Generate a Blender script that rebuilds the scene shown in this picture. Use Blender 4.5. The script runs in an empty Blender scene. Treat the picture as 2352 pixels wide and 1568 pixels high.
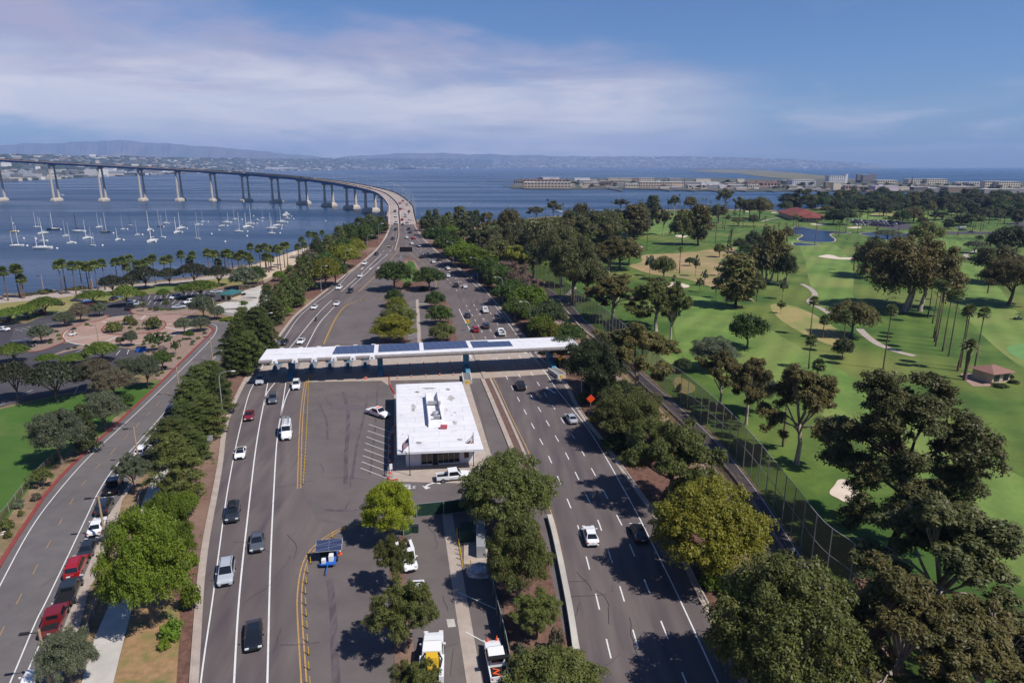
import bpy, bmesh, math, random
import numpy as np
from mathutils import Vector, Matrix
from mathutils.geometry import tessellate_polygon
R=random.Random(7)
SC=bpy.context.scene
COL=SC.collection
PI=math.pi
# ---------------------------------------------------------------- camera model (survey of the place: picture points -> ground points)
F=1540.;HY=382.;CX=1176.;CY=784.;H=50.
PT=math.atan((CY-HY)/F);cp,sp=math.cos(PT),math.sin(PT)
def W(x,y,z=0.0):
    dx=(x-CX)/F;dy=-(y-CY)/F
    d=(dx,cp+dy*sp,-sp+dy*cp)
    t=(z-H)/d[2]
    return Vector((d[0]*t,d[1]*t,z))
def prj(p):
    x,y,z=p[0],p[1],p[2]-H
    zc=y*cp-z*sp; yc=y*sp+z*cp
    return (CX+F*x/zc,CY-F*yc/zc)
def ss(a,b,x):
    t=max(0.,min(1.,(x-a)/(b-a)));return t*t*(3-2*t)
def hz(x,y):
    if y<255 or y>560: return 0.
    t=(y-270)/200.
    c=-45+t*(-76+45);hw=34+t*(9.5-34)
    if hw<9.5: hw=9.5
    d=abs(x-c)-hw-7
    up=10*ss(255,480,y)*(1-ss(500,560,y))
    return up*(1-ss(0,26,d)) if d>0 else up
def Tn(x,y,dz=0.0):
    z=10.
    for i in range(40):
        p=W(x,y,z+dz);z=.6*z+.4*hz(p.x,p.y)
    return Vector((p.x,p.y,z+dz))
cam=bpy.data.cameras.new('camera');co=bpy.data.objects.new('camera',cam);COL.objects.link(co)
co.location=(0,0,H);co.rotation_euler=(PI/2-PT,0,0)
cam.sensor_width=36;cam.lens=F/2352*36;cam.clip_start=.5;cam.clip_end=90000
SC.camera=co
# ---------------------------------------------------------------- materials
def s2l(c): c=c/255.;return c/12.92 if c<=.04045 else ((c+.055)/1.055)**2.4
KA=0.78
def lin(c,k=KA): return (s2l(c[0])*k,s2l(c[1])*k,s2l(c[2])*k,1)
MT={}
def nd(nt,t,**k):
    n=nt.nodes.new(t)
    for a,b in k.items(): setattr(n,a,b)
    return n
def mat(name,c,c2=None,rough=.85,metal=0.,scale=1.,detail=6,lo=.35,hi=.65,bump=0.,bscale=None,spec=.3,c3=None,scale3=.02,k=KA,trans=0,streak=None,coat=0):
    if name in MT: return MT[name]
    m=bpy.data.materials.new(name);m.use_nodes=True;nt=m.node_tree
    b=nt.nodes['Principled BSDF'];L=nt.links.new
    b.inputs['Roughness'].default_value=rough;b.inputs['Metallic'].default_value=metal
    b.inputs['Specular IOR Level'].default_value=spec
    if coat: b.inputs['Coat Weight'].default_value=coat;b.inputs['Coat Roughness'].default_value=.08
    b.inputs['Base Color'].default_value=lin(c,k)
    tc=None
    if c2 or bump or c3:
        tc=nd(nt,'ShaderNodeTexCoord')
        mp=nd(nt,'ShaderNodeMapping');L(tc.outputs['Object'],mp.inputs['Vector'])
        if streak: mp.inputs['Scale'].default_value=streak
    if c2:
        n=nd(nt,'ShaderNodeTexNoise');n.inputs['Scale'].default_value=scale;n.inputs['Detail'].default_value=detail;n.inputs['Roughness'].default_value=.62
        L(mp.outputs[0],n.inputs['Vector'])
        r=nd(nt,'ShaderNodeMapRange');r.inputs[1].default_value=lo;r.inputs[2].default_value=hi
        L(n.outputs['Fac'],r.inputs[0])
        mx=nd(nt,'ShaderNodeMix',data_type='RGBA');mx.inputs[6].default_value=lin(c,k);mx.inputs[7].default_value=lin(c2,k)
        L(r.outputs[0],mx.inputs[0]);out=mx.outputs[2]
        if c3:
            n3=nd(nt,'ShaderNodeTexNoise');n3.inputs['Scale'].default_value=scale3;n3.inputs['Detail'].default_value=5;n3.inputs['Distortion'].default_value=.4
            L(tc.outputs['Object'],n3.inputs['Vector'])
            r3=nd(nt,'ShaderNodeMapRange');r3.inputs[1].default_value=.48;r3.inputs[2].default_value=.68
            L(n3.outputs['Fac'],r3.inputs[0])
            m3=nd(nt,'ShaderNodeMix',data_type='RGBA');m3.inputs[7].default_value=lin(c3,k);L(out,m3.inputs[6]);L(r3.outputs[0],m3.inputs[0]);out=m3.outputs[2]
        L(out,b.inputs['Base Color'])
    if bump:
        nb=nd(nt,'ShaderNodeTexNoise');nb.inputs['Scale'].default_value=bscale or scale*4;nb.inputs['Detail'].default_value=4
        L(tc.outputs['Object'],nb.inputs['Vector'])
        bp=nd(nt,'ShaderNodeBump');bp.inputs['Strength'].default_value=bump;bp.inputs['Distance'].default_value=.1
        L(nb.outputs['Fac'],bp.inputs['Height']);L(bp.outputs[0],b.inputs['Normal'])
    MT[name]=m;return m
def leafmat(name,ca,cb,tr=.25):
    if name in MT: return MT[name]
    m=bpy.data.materials.new(name);m.use_nodes=True;nt=m.node_tree;L=nt.links.new
    nt.nodes.remove(nt.nodes['Principled BSDF']);out=nt.nodes['Material Output']
    at=nd(nt,'ShaderNodeAttribute',attribute_name='tint')
    oi=nd(nt,'ShaderNodeObjectInfo')
    mx=nd(nt,'ShaderNodeMix',data_type='RGBA');mx.inputs[6].default_value=lin(ca);mx.inputs[7].default_value=lin(cb)
    L(at.outputs['Fac'],mx.inputs[0])
    hs=nd(nt,'ShaderNodeHueSaturation')
    mr=nd(nt,'ShaderNodeMapRange');mr.inputs[3].default_value=.78;mr.inputs[4].default_value=1.22;L(oi.outputs['Random'],mr.inputs[0])
    mr2=nd(nt,'ShaderNodeMapRange');mr2.inputs[3].default_value=.488;mr2.inputs[4].default_value=.512
    mu=nd(nt,'ShaderNodeMath',operation='FRACT');mm=nd(nt,'ShaderNodeMath',operation='MULTIPLY');mm.inputs[1].default_value=7.3
    L(oi.outputs['Random'],mm.inputs[0]);L(mm.outputs[0],mu.inputs[0]);L(mu.outputs[0],mr2.inputs[0])
    L(mr.outputs[0],hs.inputs['Value']);L(mr2.outputs[0],hs.inputs['Hue']);L(mx.outputs[2],hs.inputs['Color'])
    d=nd(nt,'ShaderNodeBsdfPrincipled');d.inputs['Roughness'].default_value=.5;d.inputs['Specular IOR Level'].default_value=.25
    t=nd(nt,'ShaderNodeBsdfTranslucent')
    ms=nd(nt,'ShaderNodeMixShader');ms.inputs[0].default_value=tr
    L(hs.outputs[0],d.inputs['Base Color']);L(hs.outputs[0],t.inputs['Color']);L(d.outputs[0],ms.inputs[1]);L(t.outputs[0],ms.inputs[2]);L(ms.outputs[0],out.inputs['Surface'])
    MT[name]=m;return m
# ---------------------------------------------------------------- mesh helpers
class MB:
    def __init__(s): s.v=[];s.f=[];s.m=[]
    def quad(s,a,b,c,d,m=0):
        i=len(s.v);s.v+=[tuple(a),tuple(b),tuple(c),tuple(d)];s.f.append((i,i+1,i+2,i+3));s.m.append(m)
    def face(s,ps,m=0):
        i=len(s.v);s.v+=[tuple(p) for p in ps];s.f.append(tuple(range(i,i+len(ps))));s.m.append(m)
    def box(s,c,h,rz=0,m=0,top=1.,M=None):
        cs,sn=math.cos(rz),math.sin(rz);i=len(s.v)
        for dz in (-1,1):
            k=top if dz>0 else 1
            for dx,dy in ((-1,-1),(1,-1),(1,1),(-1,1)):
                x,y=dx*h[0]*k,dy*h[1]*k
                p=Vector((c[0]+x*cs-y*sn,c[1]+x*sn+y*cs,c[2]+dz*h[2]))
                if M: p=M@p
                s.v.append(tuple(p))
        for f in ((0,3,2,1),(4,5,6,7),(0,1,5,4),(1,2,6,5),(2,3,7,6),(3,0,4,7)): s.f.append(tuple(i+k for k in f));s.m.append(m)
    def loft(s,rings,m=0,cap=True,closed=True):
        n=len(rings[0]);i=len(s.v)
        for r in rings: s.v+=[tuple(p) for p in r]
        for a in range(len(rings)-1):
            for k in range(n if closed else n-1):
                k2=(k+1)%n
                s.f.append((i+a*n+k,i+a*n+k2,i+(a+1)*n+k2,i+(a+1)*n+k));s.m.append(m)
        if cap and closed:
            s.f.append(tuple(i+k for k in range(n-1,-1,-1)));s.m.append(m)
            s.f.append(tuple(i+(len(rings)-1)*n+k for k in range(n)));s.m.append(m)
    def tube(s,pts,r,n=6,m=0,cap=True):
        pts=[Vector(p) for p in pts];rs=r if isinstance(r,(list,tuple)) else [r]*len(pts)
        rings=[];u=None
        for i,p in enumerate(pts):
            d=(pts[min(i+1,len(pts)-1)]-pts[max(i-1,0)])
            if d.length<1e-6: d=Vector((0,0,1))
            d.normalize()
            if u is None: u=d.orthogonal().normalized()
            u=(u-d*u.dot(d))
            if u.length<1e-4: u=d.orthogonal()
            u.normalize();w=d.cross(u)
            rings.append([p+(u*math.cos(2*PI*k/n)+w*math.sin(2*PI*k/n))*rs[i] for k in range(n)])
        s.loft(rings,m,cap)
    def cyl(s,c,r,h,n=12,m=0,r2=None,ax='z'):
        r2=r if r2 is None else r2
        rings=[]
        for z,q in ((0,r),(h,r2)):
            ring=[]
            for k in range(n):
                a=2*PI*k/n;x,y=q*math.cos(a),q*math.sin(a)
                if ax=='z': ring.append((c[0]+x,c[1]+y,c[2]+z))
                elif ax=='x': ring.append((c[0]+z,c[1]+x,c[2]+y))
                else: ring.append((c[0]-x,c[1]+z,c[2]+y))
            rings.append(ring)
        s.loft(rings,m)
    def poly(s,pts,m=0):
        pts=[Vector(p) for p in pts];i=len(s.v);s.v+=[tuple(p) for p in pts]
        fl=[Vector((p.x,p.y,0)) for p in pts]
        for t in tessellate_polygon([fl]):
            a,b,c=[fl[k] for k in t]
            if (b-a).cross(c-a).z<0: t=(t[0],t[2],t[1])
            s.f.append(tuple(i+k for k in t));s.m.append(m)
    def mesh(s,name,mats,smooth=False,bevel=0):
        me=bpy.data.meshes.new(name);me.from_pydata(s.v,[],s.f)
        for mm in (mats if isinstance(mats,(list,tuple)) else [mats]): me.materials.append(mm)
        me.polygons.foreach_set('material_index',s.m)
        if bevel:
            bm=bmesh.new();bm.from_mesh(me);bmesh.ops.remove_doubles(bm,verts=bm.verts,dist=1e-4)
            es=[e for e in bm.edges if len(e.link_faces)==2 and e.calc_face_angle(0)>.35]
            bmesh.ops.bevel(bm,geom=es,offset=bevel,segments=2,affect='EDGES',profile=.6)
            bm.to_mesh(me);bm.free()
        if smooth: me.polygons.foreach_set('use_smooth',[True]*len(me.polygons))
        me.update();return me
    def build(s,name,mats,parent=None,smooth=False,bevel=0,loc=None):
        o=bpy.data.objects.new(name,s.mesh(name,mats,smooth,bevel));COL.objects.link(o)
        if parent: o.parent=parent
        if loc: o.location=loc
        return o
def tag(o,label=None,cat=None,group=None,kind=None):
    if label: o['label']=label
    if cat: o['category']=cat
    if group: o['group']=group
    if kind: o['kind']=kind
    return o
AUTO=[]
def auto(o,desc,cat,group=None):
    tag(o,desc,cat,group);AUTO.append(o);return o
def empty(name,loc=(0,0,0),rz=0):
    o=bpy.data.objects.new(name,None);COL.objects.link(o);o.location=loc;o.rotation_euler=(0,0,rz);o.empty_display_size=.2;return o
def kids(o): return KID.get(o.name,[]) 
def dup(src,loc,rz=0,sc=None):
    r=src.copy();COL.objects.link(r);r.location=loc;r.rotation_euler=(0,0,rz)
    if sc: r.scale=sc
    for ch in list(src.children):
        c=ch.copy();COL.objects.link(c);c.parent=r
        for g in ch.children:
            d=g.copy();COL.objects.link(d);d.parent=c
    return r
def cr(pts,n=6,closed=False):
    P=[Vector(p) for p in pts];out=[];N=len(P)
    rng=range(N) if closed else range(N-1)
    for i in rng:
        g=lambda k:P[k%N] if closed else P[max(0,min(N-1,k))]
        a,b,c,d=g(i-1),g(i),g(i+1),g(i+2)
        for j in range(n):
            t=j/n
            out.append(.5*((2*b)+(c-a)*t+(2*a-5*b+4*c-d)*t*t+(3*b-a-3*c+d)*t**3))
    if not closed: out.append(P[-1])
    return out
def struct(mb,name,mats,**k):
    o=mb.build(name,mats,**k);return tag(o,kind='structure')
def sheet(name,ptsD,m,z,smooth=0,terr=False,zw=None):
    f=(lambda p:Tn(p[0],p[1],z)) if terr else (lambda p:W(p[0],p[1],z if zw is None else zw))
    P=[f(p) if not isinstance(p,Vector) else p for p in ptsD]
    if smooth: P=cr(P,smooth,True)
    mb=MB();mb.poly(P);return struct(mb,name,m)
def ribpts(P,w):
    L=[];Rr=[]
    for i,p in enumerate(P):
        d=P[min(i+1,len(P)-1)]-P[max(i-1,0)];d.z=0
        if d.length<1e-6: d=Vector((0,1,0))
        d.normalize();n=Vector((-d.y,d.x,0))
        L.append(p+n*w/2);Rr.append(p-n*w/2)
    return L,Rr
def ribbon(mb,P,w,m=0,h=0):
    L,Rr=ribpts(P,w)
    if h:
        for i in range(len(P)-1):
            u=Vector((0,0,h))
            a,b,c,d=L[i],Rr[i],Rr[i+1],L[i+1]
            mb.quad(a+u,b+u,c+u,d+u,m);mb.quad(b,c,c+u,b+u,m);mb.quad(d,a,a+u,d+u,m)
        for i in (0,-1):
            a,b=L[i],Rr[i];mb.quad(a,b,b+u,a+u,m)
    else:
        for i in range(len(P)-1): mb.quad(L[i],Rr[i],Rr[i+1],L[i+1],m)
def path(D,z,n=5): return cr([Tn(a,b,z) for a,b in D],n)
def resample(P,step):
    out=[P[0].copy()];acc=0
    for i in range(len(P)-1):
        a,b=P[i],P[i+1];L=(b-a).length;t=step-acc
        while t<=L: out.append(a+(b-a)*(t/L));t+=step
        acc=(acc+L)%step if L+acc>=step else acc+L
    return out
def dashes(mb,P,w,on,off,m=0,start=0):
    Q=resample(P,.5);k=int(on/.5);p=int((on+off)/.5);i=int(start/.5)
    while i+k<len(Q): ribbon(mb,Q[i:i+k+1:max(1,k//2)],w,m);i+=p
# ---------------------------------------------------------------- world, sun, haze
SUNEL=math.radians(52.);SUNAZ=math.radians(-30.)   # direction towards the sun, measured from +X
wd=bpy.data.worlds.new('World');SC.world=wd;wd.use_nodes=True;nt=wd.node_tree;L=nt.links.new
bg=nt.nodes['Background']
sky=nd(nt,'ShaderNodeTexSky');sky.sky_type='NISHITA';sky.sun_disc=False;sky.sun_elevation=SUNEL
sky.sun_rotation=PI/2-SUNAZ;sky.altitude=50;sky.air_density=1.0;sky.dust_density=.4;sky.ozone_density=2.5
tc=nd(nt,'ShaderNodeTexCoord');sx=nd(nt,'ShaderNodeSeparateXYZ');L(tc.outputs['Generated'],sx.inputs[0])
def M(op,a,b=None,c=None):
    n=nd(nt,'ShaderNodeMath',operation=op)
    for i,v in enumerate((a,b,c)):
        if v is None: continue
        if isinstance(v,(int,float)): n.inputs[i].default_value=v
        else: L(v,n.inputs[i])
    return n.outputs[0]
def MR(v,a,b,c=0.,d=1.,st='SMOOTHSTEP'):
    n=nd(nt,'ShaderNodeMapRange',interpolation_type=st);L(v,n.inputs[0])
    for i,q in enumerate((a,b,c,d)): n.inputs[i+1].default_value=q
    return n.outputs[0]
az=M('ARCTAN2',sx.outputs[0],sx.outputs[1]);el=M('ARCSINE',sx.outputs[2])
cv=nd(nt,'ShaderNodeCombineXYZ');L(az,cv.inputs[0]);L(el,cv.inputs[1])
def noise(sx_,sy_,sc,det=7,dist=.3,ox=0,rg=.6):
    mp=nd(nt,'ShaderNodeMapping');mp.inputs['Scale'].default_value=(sx_,sy_,1);mp.inputs['Location'].default_value=(ox,ox*.37,0);L(cv.outputs[0],mp.inputs[0])
    n=nd(nt,'ShaderNodeTexNoise');n.inputs['Scale'].default_value=sc;n.inputs['Detail'].default_value=det;n.inputs['Distortion'].default_value=dist;n.inputs['Roughness'].default_value=rg
    L(mp.outputs[0],n.inputs['Vector']);return n.outputs['Fac']
wob=noise(1,2.5,2.2,6,.3,3.1);wob2=noise(1,5.,3.5,9,.5,9.)
# top edge of the cloud bank falls from left to right; it ends at about az +.28
top=MR(az,-.62,.36,.215,.105,'LINEAR')
e2=M('ADD',el,M('MULTIPLY',M('SUBTRACT',wob2,.5),.10));e2=M('ADD',e2,M('MULTIPLY',M('SUBTRACT',wob,.5),.16))
bank=M('MULTIPLY',MR(M('SUBTRACT',top,e2),-.02,.045),MR(az,.40,.16))
bank=M('MULTIPLY',bank,MR(e2,.006,.04))
low=M('MULTIPLY',MR(noise(1,7.,4.,8,.5,21.),.47,.66),M('MULTIPLY',MR(el,.005,.03),MR(el,.10,.05)))
low=M('MULTIPLY',low,.55)
wis=M('MULTIPLY',MR(noise(1,4.,3.,9,.7,5.),.52,.78),MR(el,.30,.10));wis=M('MULTIPLY',wis,.22)
m0=M('MAXIMUM',M('MAXIMUM',M('MULTIPLY',bank,.92),low),wis)
fine=MR(noise(1,4.5,7.,10,.6,2.),.25,.75,.72,1.08)
m0=M('MULTIPLY',m0,fine);m0=M('MINIMUM',m0,1.)
shade=MR(M('ADD',M('MULTIPLY',noise(1,6.,2.6,8,.5,13.),1.),M('MULTIPLY',MR(el,.08,.17),.36)),.44,.80)
cc=nd(nt,'ShaderNodeMix',data_type='RGBA');L(shade,cc.inputs[0]);cc.inputs[6].default_value=(9.6,9.2,9.7,1);cc.inputs[7].default_value=(5.1,4.95,6.8,1)
cm=nd(nt,'ShaderNodeMix',data_type='RGBA')
tint=nd(nt,'ShaderNodeMix',data_type='RGBA',blend_type='MULTIPLY');tint.inputs[0].default_value=1.;tint.inputs[7].default_value=(.57,.77,1.09,1);L(sky.outputs[0],tint.inputs[6])
L(m0,cm.inputs[0]);L(tint.outputs[2],cm.inputs[6]);L(cc.outputs[2],cm.inputs[7])
L(cm.outputs[2],bg.inputs['Color']);bg.inputs['Strength'].default_value=.075
sl=bpy.data.lights.new('sun','SUN');sl.energy=5.0;sl.angle=math.radians(.53);sl.color=(1,.955,.89)
so=bpy.data.objects.new('sun',sl);COL.objects.link(so)
dv=Vector((math.cos(SUNAZ)*math.cos(SUNEL),math.sin(SUNAZ)*math.cos(SUNEL),math.sin(SUNEL)))
so.rotation_euler=dv.to_track_quat('Z','Y').to_euler();so.location=(60,-60,120)
SC.view_settings.view_transform='Standard';SC.view_settings.look='None';SC.view_settings.exposure=.24;SC.view_settings.gamma=1
SC.render.engine='CYCLES';SC.cycles.use_denoising=True;SC.cycles.max_bounces=5;SC.cycles.transparent_max_bounces=12;SC.cycles.volume_bounces=0
hb=MB();hb.box((0,11500,430),(26000,14500,470))
hm=bpy.data.materials.new('haze_air');hm.use_nodes=True;n_=hm.node_tree
n_.nodes.remove(n_.nodes['Principled BSDF']);pv=n_.nodes.new('ShaderNodeVolumePrincipled')
pv.inputs['Color'].default_value=(.40,.58,1.,1);pv.inputs['Density'].default_value=5.5e-5;pv.inputs['Anisotropy'].default_value=.0
n_.links.new(pv.outputs[0],n_.nodes['Material Output'].inputs['Volume'])
ho=hb.build('haze',hm);tag(ho,'thin blue sea haze over the whole bay','haze',kind='stuff')
# ================================================================ GROUND, WATER, ROADS
m_water=mat('sea_water',(38,64,92),rough=.14,spec=.5,bump=.0)
def wat(m,s1,s2,st):
    nt=m.node_tree;L=nt.links.new;b=nt.nodes['Principled BSDF'];tc=nd(nt,'ShaderNodeTexCoord')
    mp=nd(nt,'ShaderNodeMapping');mp.inputs['Scale'].default_value=(1,2.2,1);mp.inputs['Rotation'].default_value=(0,0,.25);L(tc.outputs['Object'],mp.inputs[0])
    a=nd(nt,'ShaderNodeTexNoise');a.inputs['Scale'].default_value=s1;a.inputs['Detail'].default_value=3;L(mp.outputs[0],a.inputs[0])
    c=nd(nt,'ShaderNodeTexNoise');c.inputs['Scale'].default_value=s2;c.inputs['Detail'].default_value=4;L(mp.outputs[0],c.inputs[0])
    bp=nd(nt,'ShaderNodeBump');bp.inputs['Strength'].default_value=st;bp.inputs['Distance'].default_value=.6;L(a.outputs['Fac'],bp.inputs['Height'])
    bp2=nd(nt,'ShaderNodeBump');bp2.inputs['Strength'].default_value=st*.6;bp2.inputs['Distance'].default_value=3;L(c.outputs['Fac'],bp2.inputs['Height']);L(bp.outputs[0],bp2.inputs['Normal'])
    L(bp2.outputs[0],b.inputs['Normal'])
    g=nd(nt,'ShaderNodeTexNoise');g.inputs['Scale'].default_value=.0035;g.inputs['Detail'].default_value=6;mp2=nd(nt,'ShaderNodeMapping');mp2.inputs['Scale'].default_value=(.5,2.5,1);L(tc.outputs['Object'],mp2.inputs[0]);L(mp2.outputs[0],g.inputs[0])
    r=nd(nt,'ShaderNodeMapRange');r.inputs[1].default_value=.38;r.inputs[2].default_value=.66;r.inputs[3].default_value=.22;r.inputs[4].default_value=.42;L(g.outputs['Fac'],r.inputs[0]);L(r.outputs[0],b.inputs['Roughness'])
    b.inputs['IOR'].default_value=1.33
wat(m_water,.35,.05,.32)
mb=MB()
mb.quad((-24000,-1500,-3),(24000,-1500,-3),(24000,25000,-3),(-24000,25000,-3));struct(mb,'water',m_water)
m_mulch=mat('bark_mulch',(126,92,78),(92,66,56),scale=1.2,bump=.4,bscale=6,c3=(150,124,108),scale3=.03)
m_dry=mat('dry_earth',(158,132,104),(120,98,76),scale=.5,bump=.3,bscale=5,c3=(104,104,62),scale3=.06)
m_grass=mat('golf_grass',(62,92,28),(92,114,44),scale=.045,detail=12,lo=.42,hi=.58,c3=(118,124,58),scale3=.018,bump=.3,bscale=3)
m_fair=mat('fairway_grass',(94,122,50),(112,136,62),scale=.06,detail=11,lo=.42,hi=.58,c3=(132,140,74),scale3=.025)
for m_,sw in ((m_grass,.5),(m_fair,.35)):
    nt=m_.node_tree;b=nt.nodes['Principled BSDF'];src=b.inputs['Base Color'].links[0].from_socket;tc=nd(nt,'ShaderNodeTexCoord');wv=nd(nt,'ShaderNodeTexNoise');wv.inputs['Scale'].default_value=.9;wv.inputs['Detail'].default_value=8;wv.inputs['Roughness'].default_value=.8;nt.links.new(tc.outputs['Object'],wv.inputs[0])
    w2=nd(nt,'ShaderNodeTexWave');w2.inputs['Scale'].default_value=.045;w2.inputs['Distortion'].default_value=1.2;w2.inputs['Detail'].default_value=2;mp=nd(nt,'ShaderNodeMapping');mp.inputs['Rotation'].default_value=(0,0,.5);nt.links.new(tc.outputs['Object'],mp.inputs[0]);nt.links.new(mp.outputs[0],w2.inputs[0])
    ad=nd(nt,'ShaderNodeMath',operation='MULTIPLY_ADD');ad.inputs[1].default_value=.22;nt.links.new(w2.outputs['Fac'],ad.inputs[0]);nt.links.new(wv.outputs['Fac'],ad.inputs[2]);r=nd(nt,'ShaderNodeMapRange');r.inputs[1].default_value=.3;r.inputs[2].default_value=.95;r.inputs[3].default_value=.72;r.inputs[4].default_value=1.25;nt.links.new(ad.outputs[0],r.inputs[0]);hs=nd(nt,'ShaderNodeHueSaturation');nt.links.new(r.outputs[0],hs.inputs['Value']);nt.links.new(src,hs.inputs['Color']);nt.links.new(hs.outputs[0],b.inputs['Base Color'])
m_green=mat('putting_green',(110,148,84),(102,140,78),scale=.2)
m_lawn=mat('park_lawn',(62,96,30),(76,108,40),scale=.12,c3=(120,126,70),scale3=.04)
m_lawn2=mat('dry_park_lawn',(122,124,66),(150,136,84),scale=.08,c3=(98,118,56),scale3=.03)
m_asph=mat('asphalt',(118,107,104),(105,95,93),scale=.5,detail=9,rough=.9,bump=.15,bscale=14,c3=(100,91,89),scale3=.05,streak=(1,.12,1))
m_asph2=mat('dark_asphalt',(110,101,99),(98,90,89),scale=.25,detail=9,rough=.9,bump=.15,bscale=14,c3=(112,103,101),scale3=.06)
m_asph3=mat('lot_asphalt',(72,68,74),(84,80,84),scale=.2,detail=9,rough=.9,c3=(62,58,64),scale3=.04)
m_street=mat('street_asphalt',(114,108,107),(104,98,98),scale=.4,detail=9,rough=.9,bump=.15,bscale=12,c3=(100,94,94),scale3=.07)
m_conc=mat('concrete',(184,170,158),(164,150,140),scale=.7,detail=8,c3=(172,156,144),scale3=.1)
m_conc2=mat('pale_concrete',(206,200,192),(188,182,174),scale=.4,detail=8,c3=(174,168,160),scale3=.08)
m_deckc=mat('bridge_concrete',(176,160,150),(164,148,140),scale=.2,c3=(150,136,130),scale3=.05)
m_brick=mat('paving_brick',(170,140,126),(154,126,114),scale=2.,c3=(178,150,136),scale3=.1)
m_white=mat('white_paint_line',(226,224,222),(196,194,192),scale=1.5,lo=.5,hi=.8)
m_yel=mat('yellow_paint_line',(196,154,92),(168,134,92),scale=1.5)
m_redk=mat('red_kerb_paint',(150,70,66),(130,62,58),scale=2.)
m_sand=mat('beach_sand',(206,186,160),(192,170,144),scale=.3)
m_bunk=mat('bunker_sand',(222,204,186),(208,190,170),scale=.5)
m_path=mat('bike_path_asphalt',(104,92,90),(92,82,80),scale=.6,detail=8)
m_blueP=mat('blue_paint',(92,120,176))
def rowpoly(name,pts,m,z,n=36):
    ys=[p[1] for p in pts];y0,y1=min(ys)+.05,max(ys)-.05;mb=MB();prev=None
    for i in range(n+1):
        y=y0+(y1-y0)*i/n;xs=[]
        for (a,b),(c,d) in zip(pts,pts[1:]+pts[:1]):
            if (b-y)*(d-y)<0: xs.append(a+(c-a)*(y-b)/(d-b))
        if len(xs)<2: continue
        cur=[Tn(min(xs)+(max(xs)-min(xs))*k/6,y,z) for k in range(7)]
        if prev:
            for k in range(6): mb.quad(cur[k],cur[k+1],prev[k+1],prev[k])
        prev=cur
    return struct(mb,name,m)
# main land (with a shelving shore)
sl_=[(0,679),(45,677),(116,669),(233,658),(344,647),(437,640),(537,615),(588,606),(625,593),(675,576),(703,568),(760,545),(830,515),(885,505),(958,505),(1013,508),(1060,512),(1105,513),(1176,505),(1233,499.5),(1276,495.8),(1340,493),(1406,490.8),(1451,482),(1601,480.8),(1701,480.8),(1819,483.3),(1914,473),(2014,465),(2352,462)]
shore=[Vector((-420,-200,0)),Vector((-420,120,0))]+[W(a,b) for a,b in sl_]+[Vector((1600,1010,0)),Vector((2400,700,0)),Vector((2400,-200,0))]
mb=MB();mb.poly(shore)
Lr,_=ribpts(shore,0);ring=[]
for i,p in enumerate(shore):
    d=shore[min(i+1,len(shore)-1)]-shore[max(i-1,0)];d.normalize();ring.append(p+Vector((-d.y,d.x,0))*7+Vector((0,0,-4)))
for i in range(len(shore)-1): mb.quad(shore[i],shore[i+1],ring[i+1],ring[i],1)
struct(mb,'ground',[m_dry,mat('shore_rock',(140,122,108),(104,92,84),scale=.8,bump=.6)])
# embankment that carries the motorway up to the bridge
mb=MB();xs=[-190+5*i for i in range(56)];ys=[250+6*j for j in range(55)]
V=[[Vector((x,y,hz(x,y)+.012-.3*min(1,hz(x,y)/2))) for x in xs] for y in ys]
for j in range(len(ys)-1):
    for i in range(len(xs)-1):
        if max(V[j][i].z,V[j+1][i+1].z,V[j][i+1].z,V[j+1][i].z)>.02: mb.quad(V[j][i],V[j][i+1],V[j+1][i+1],V[j+1][i])
struct(mb,'embankment',m_mulch)
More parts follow.
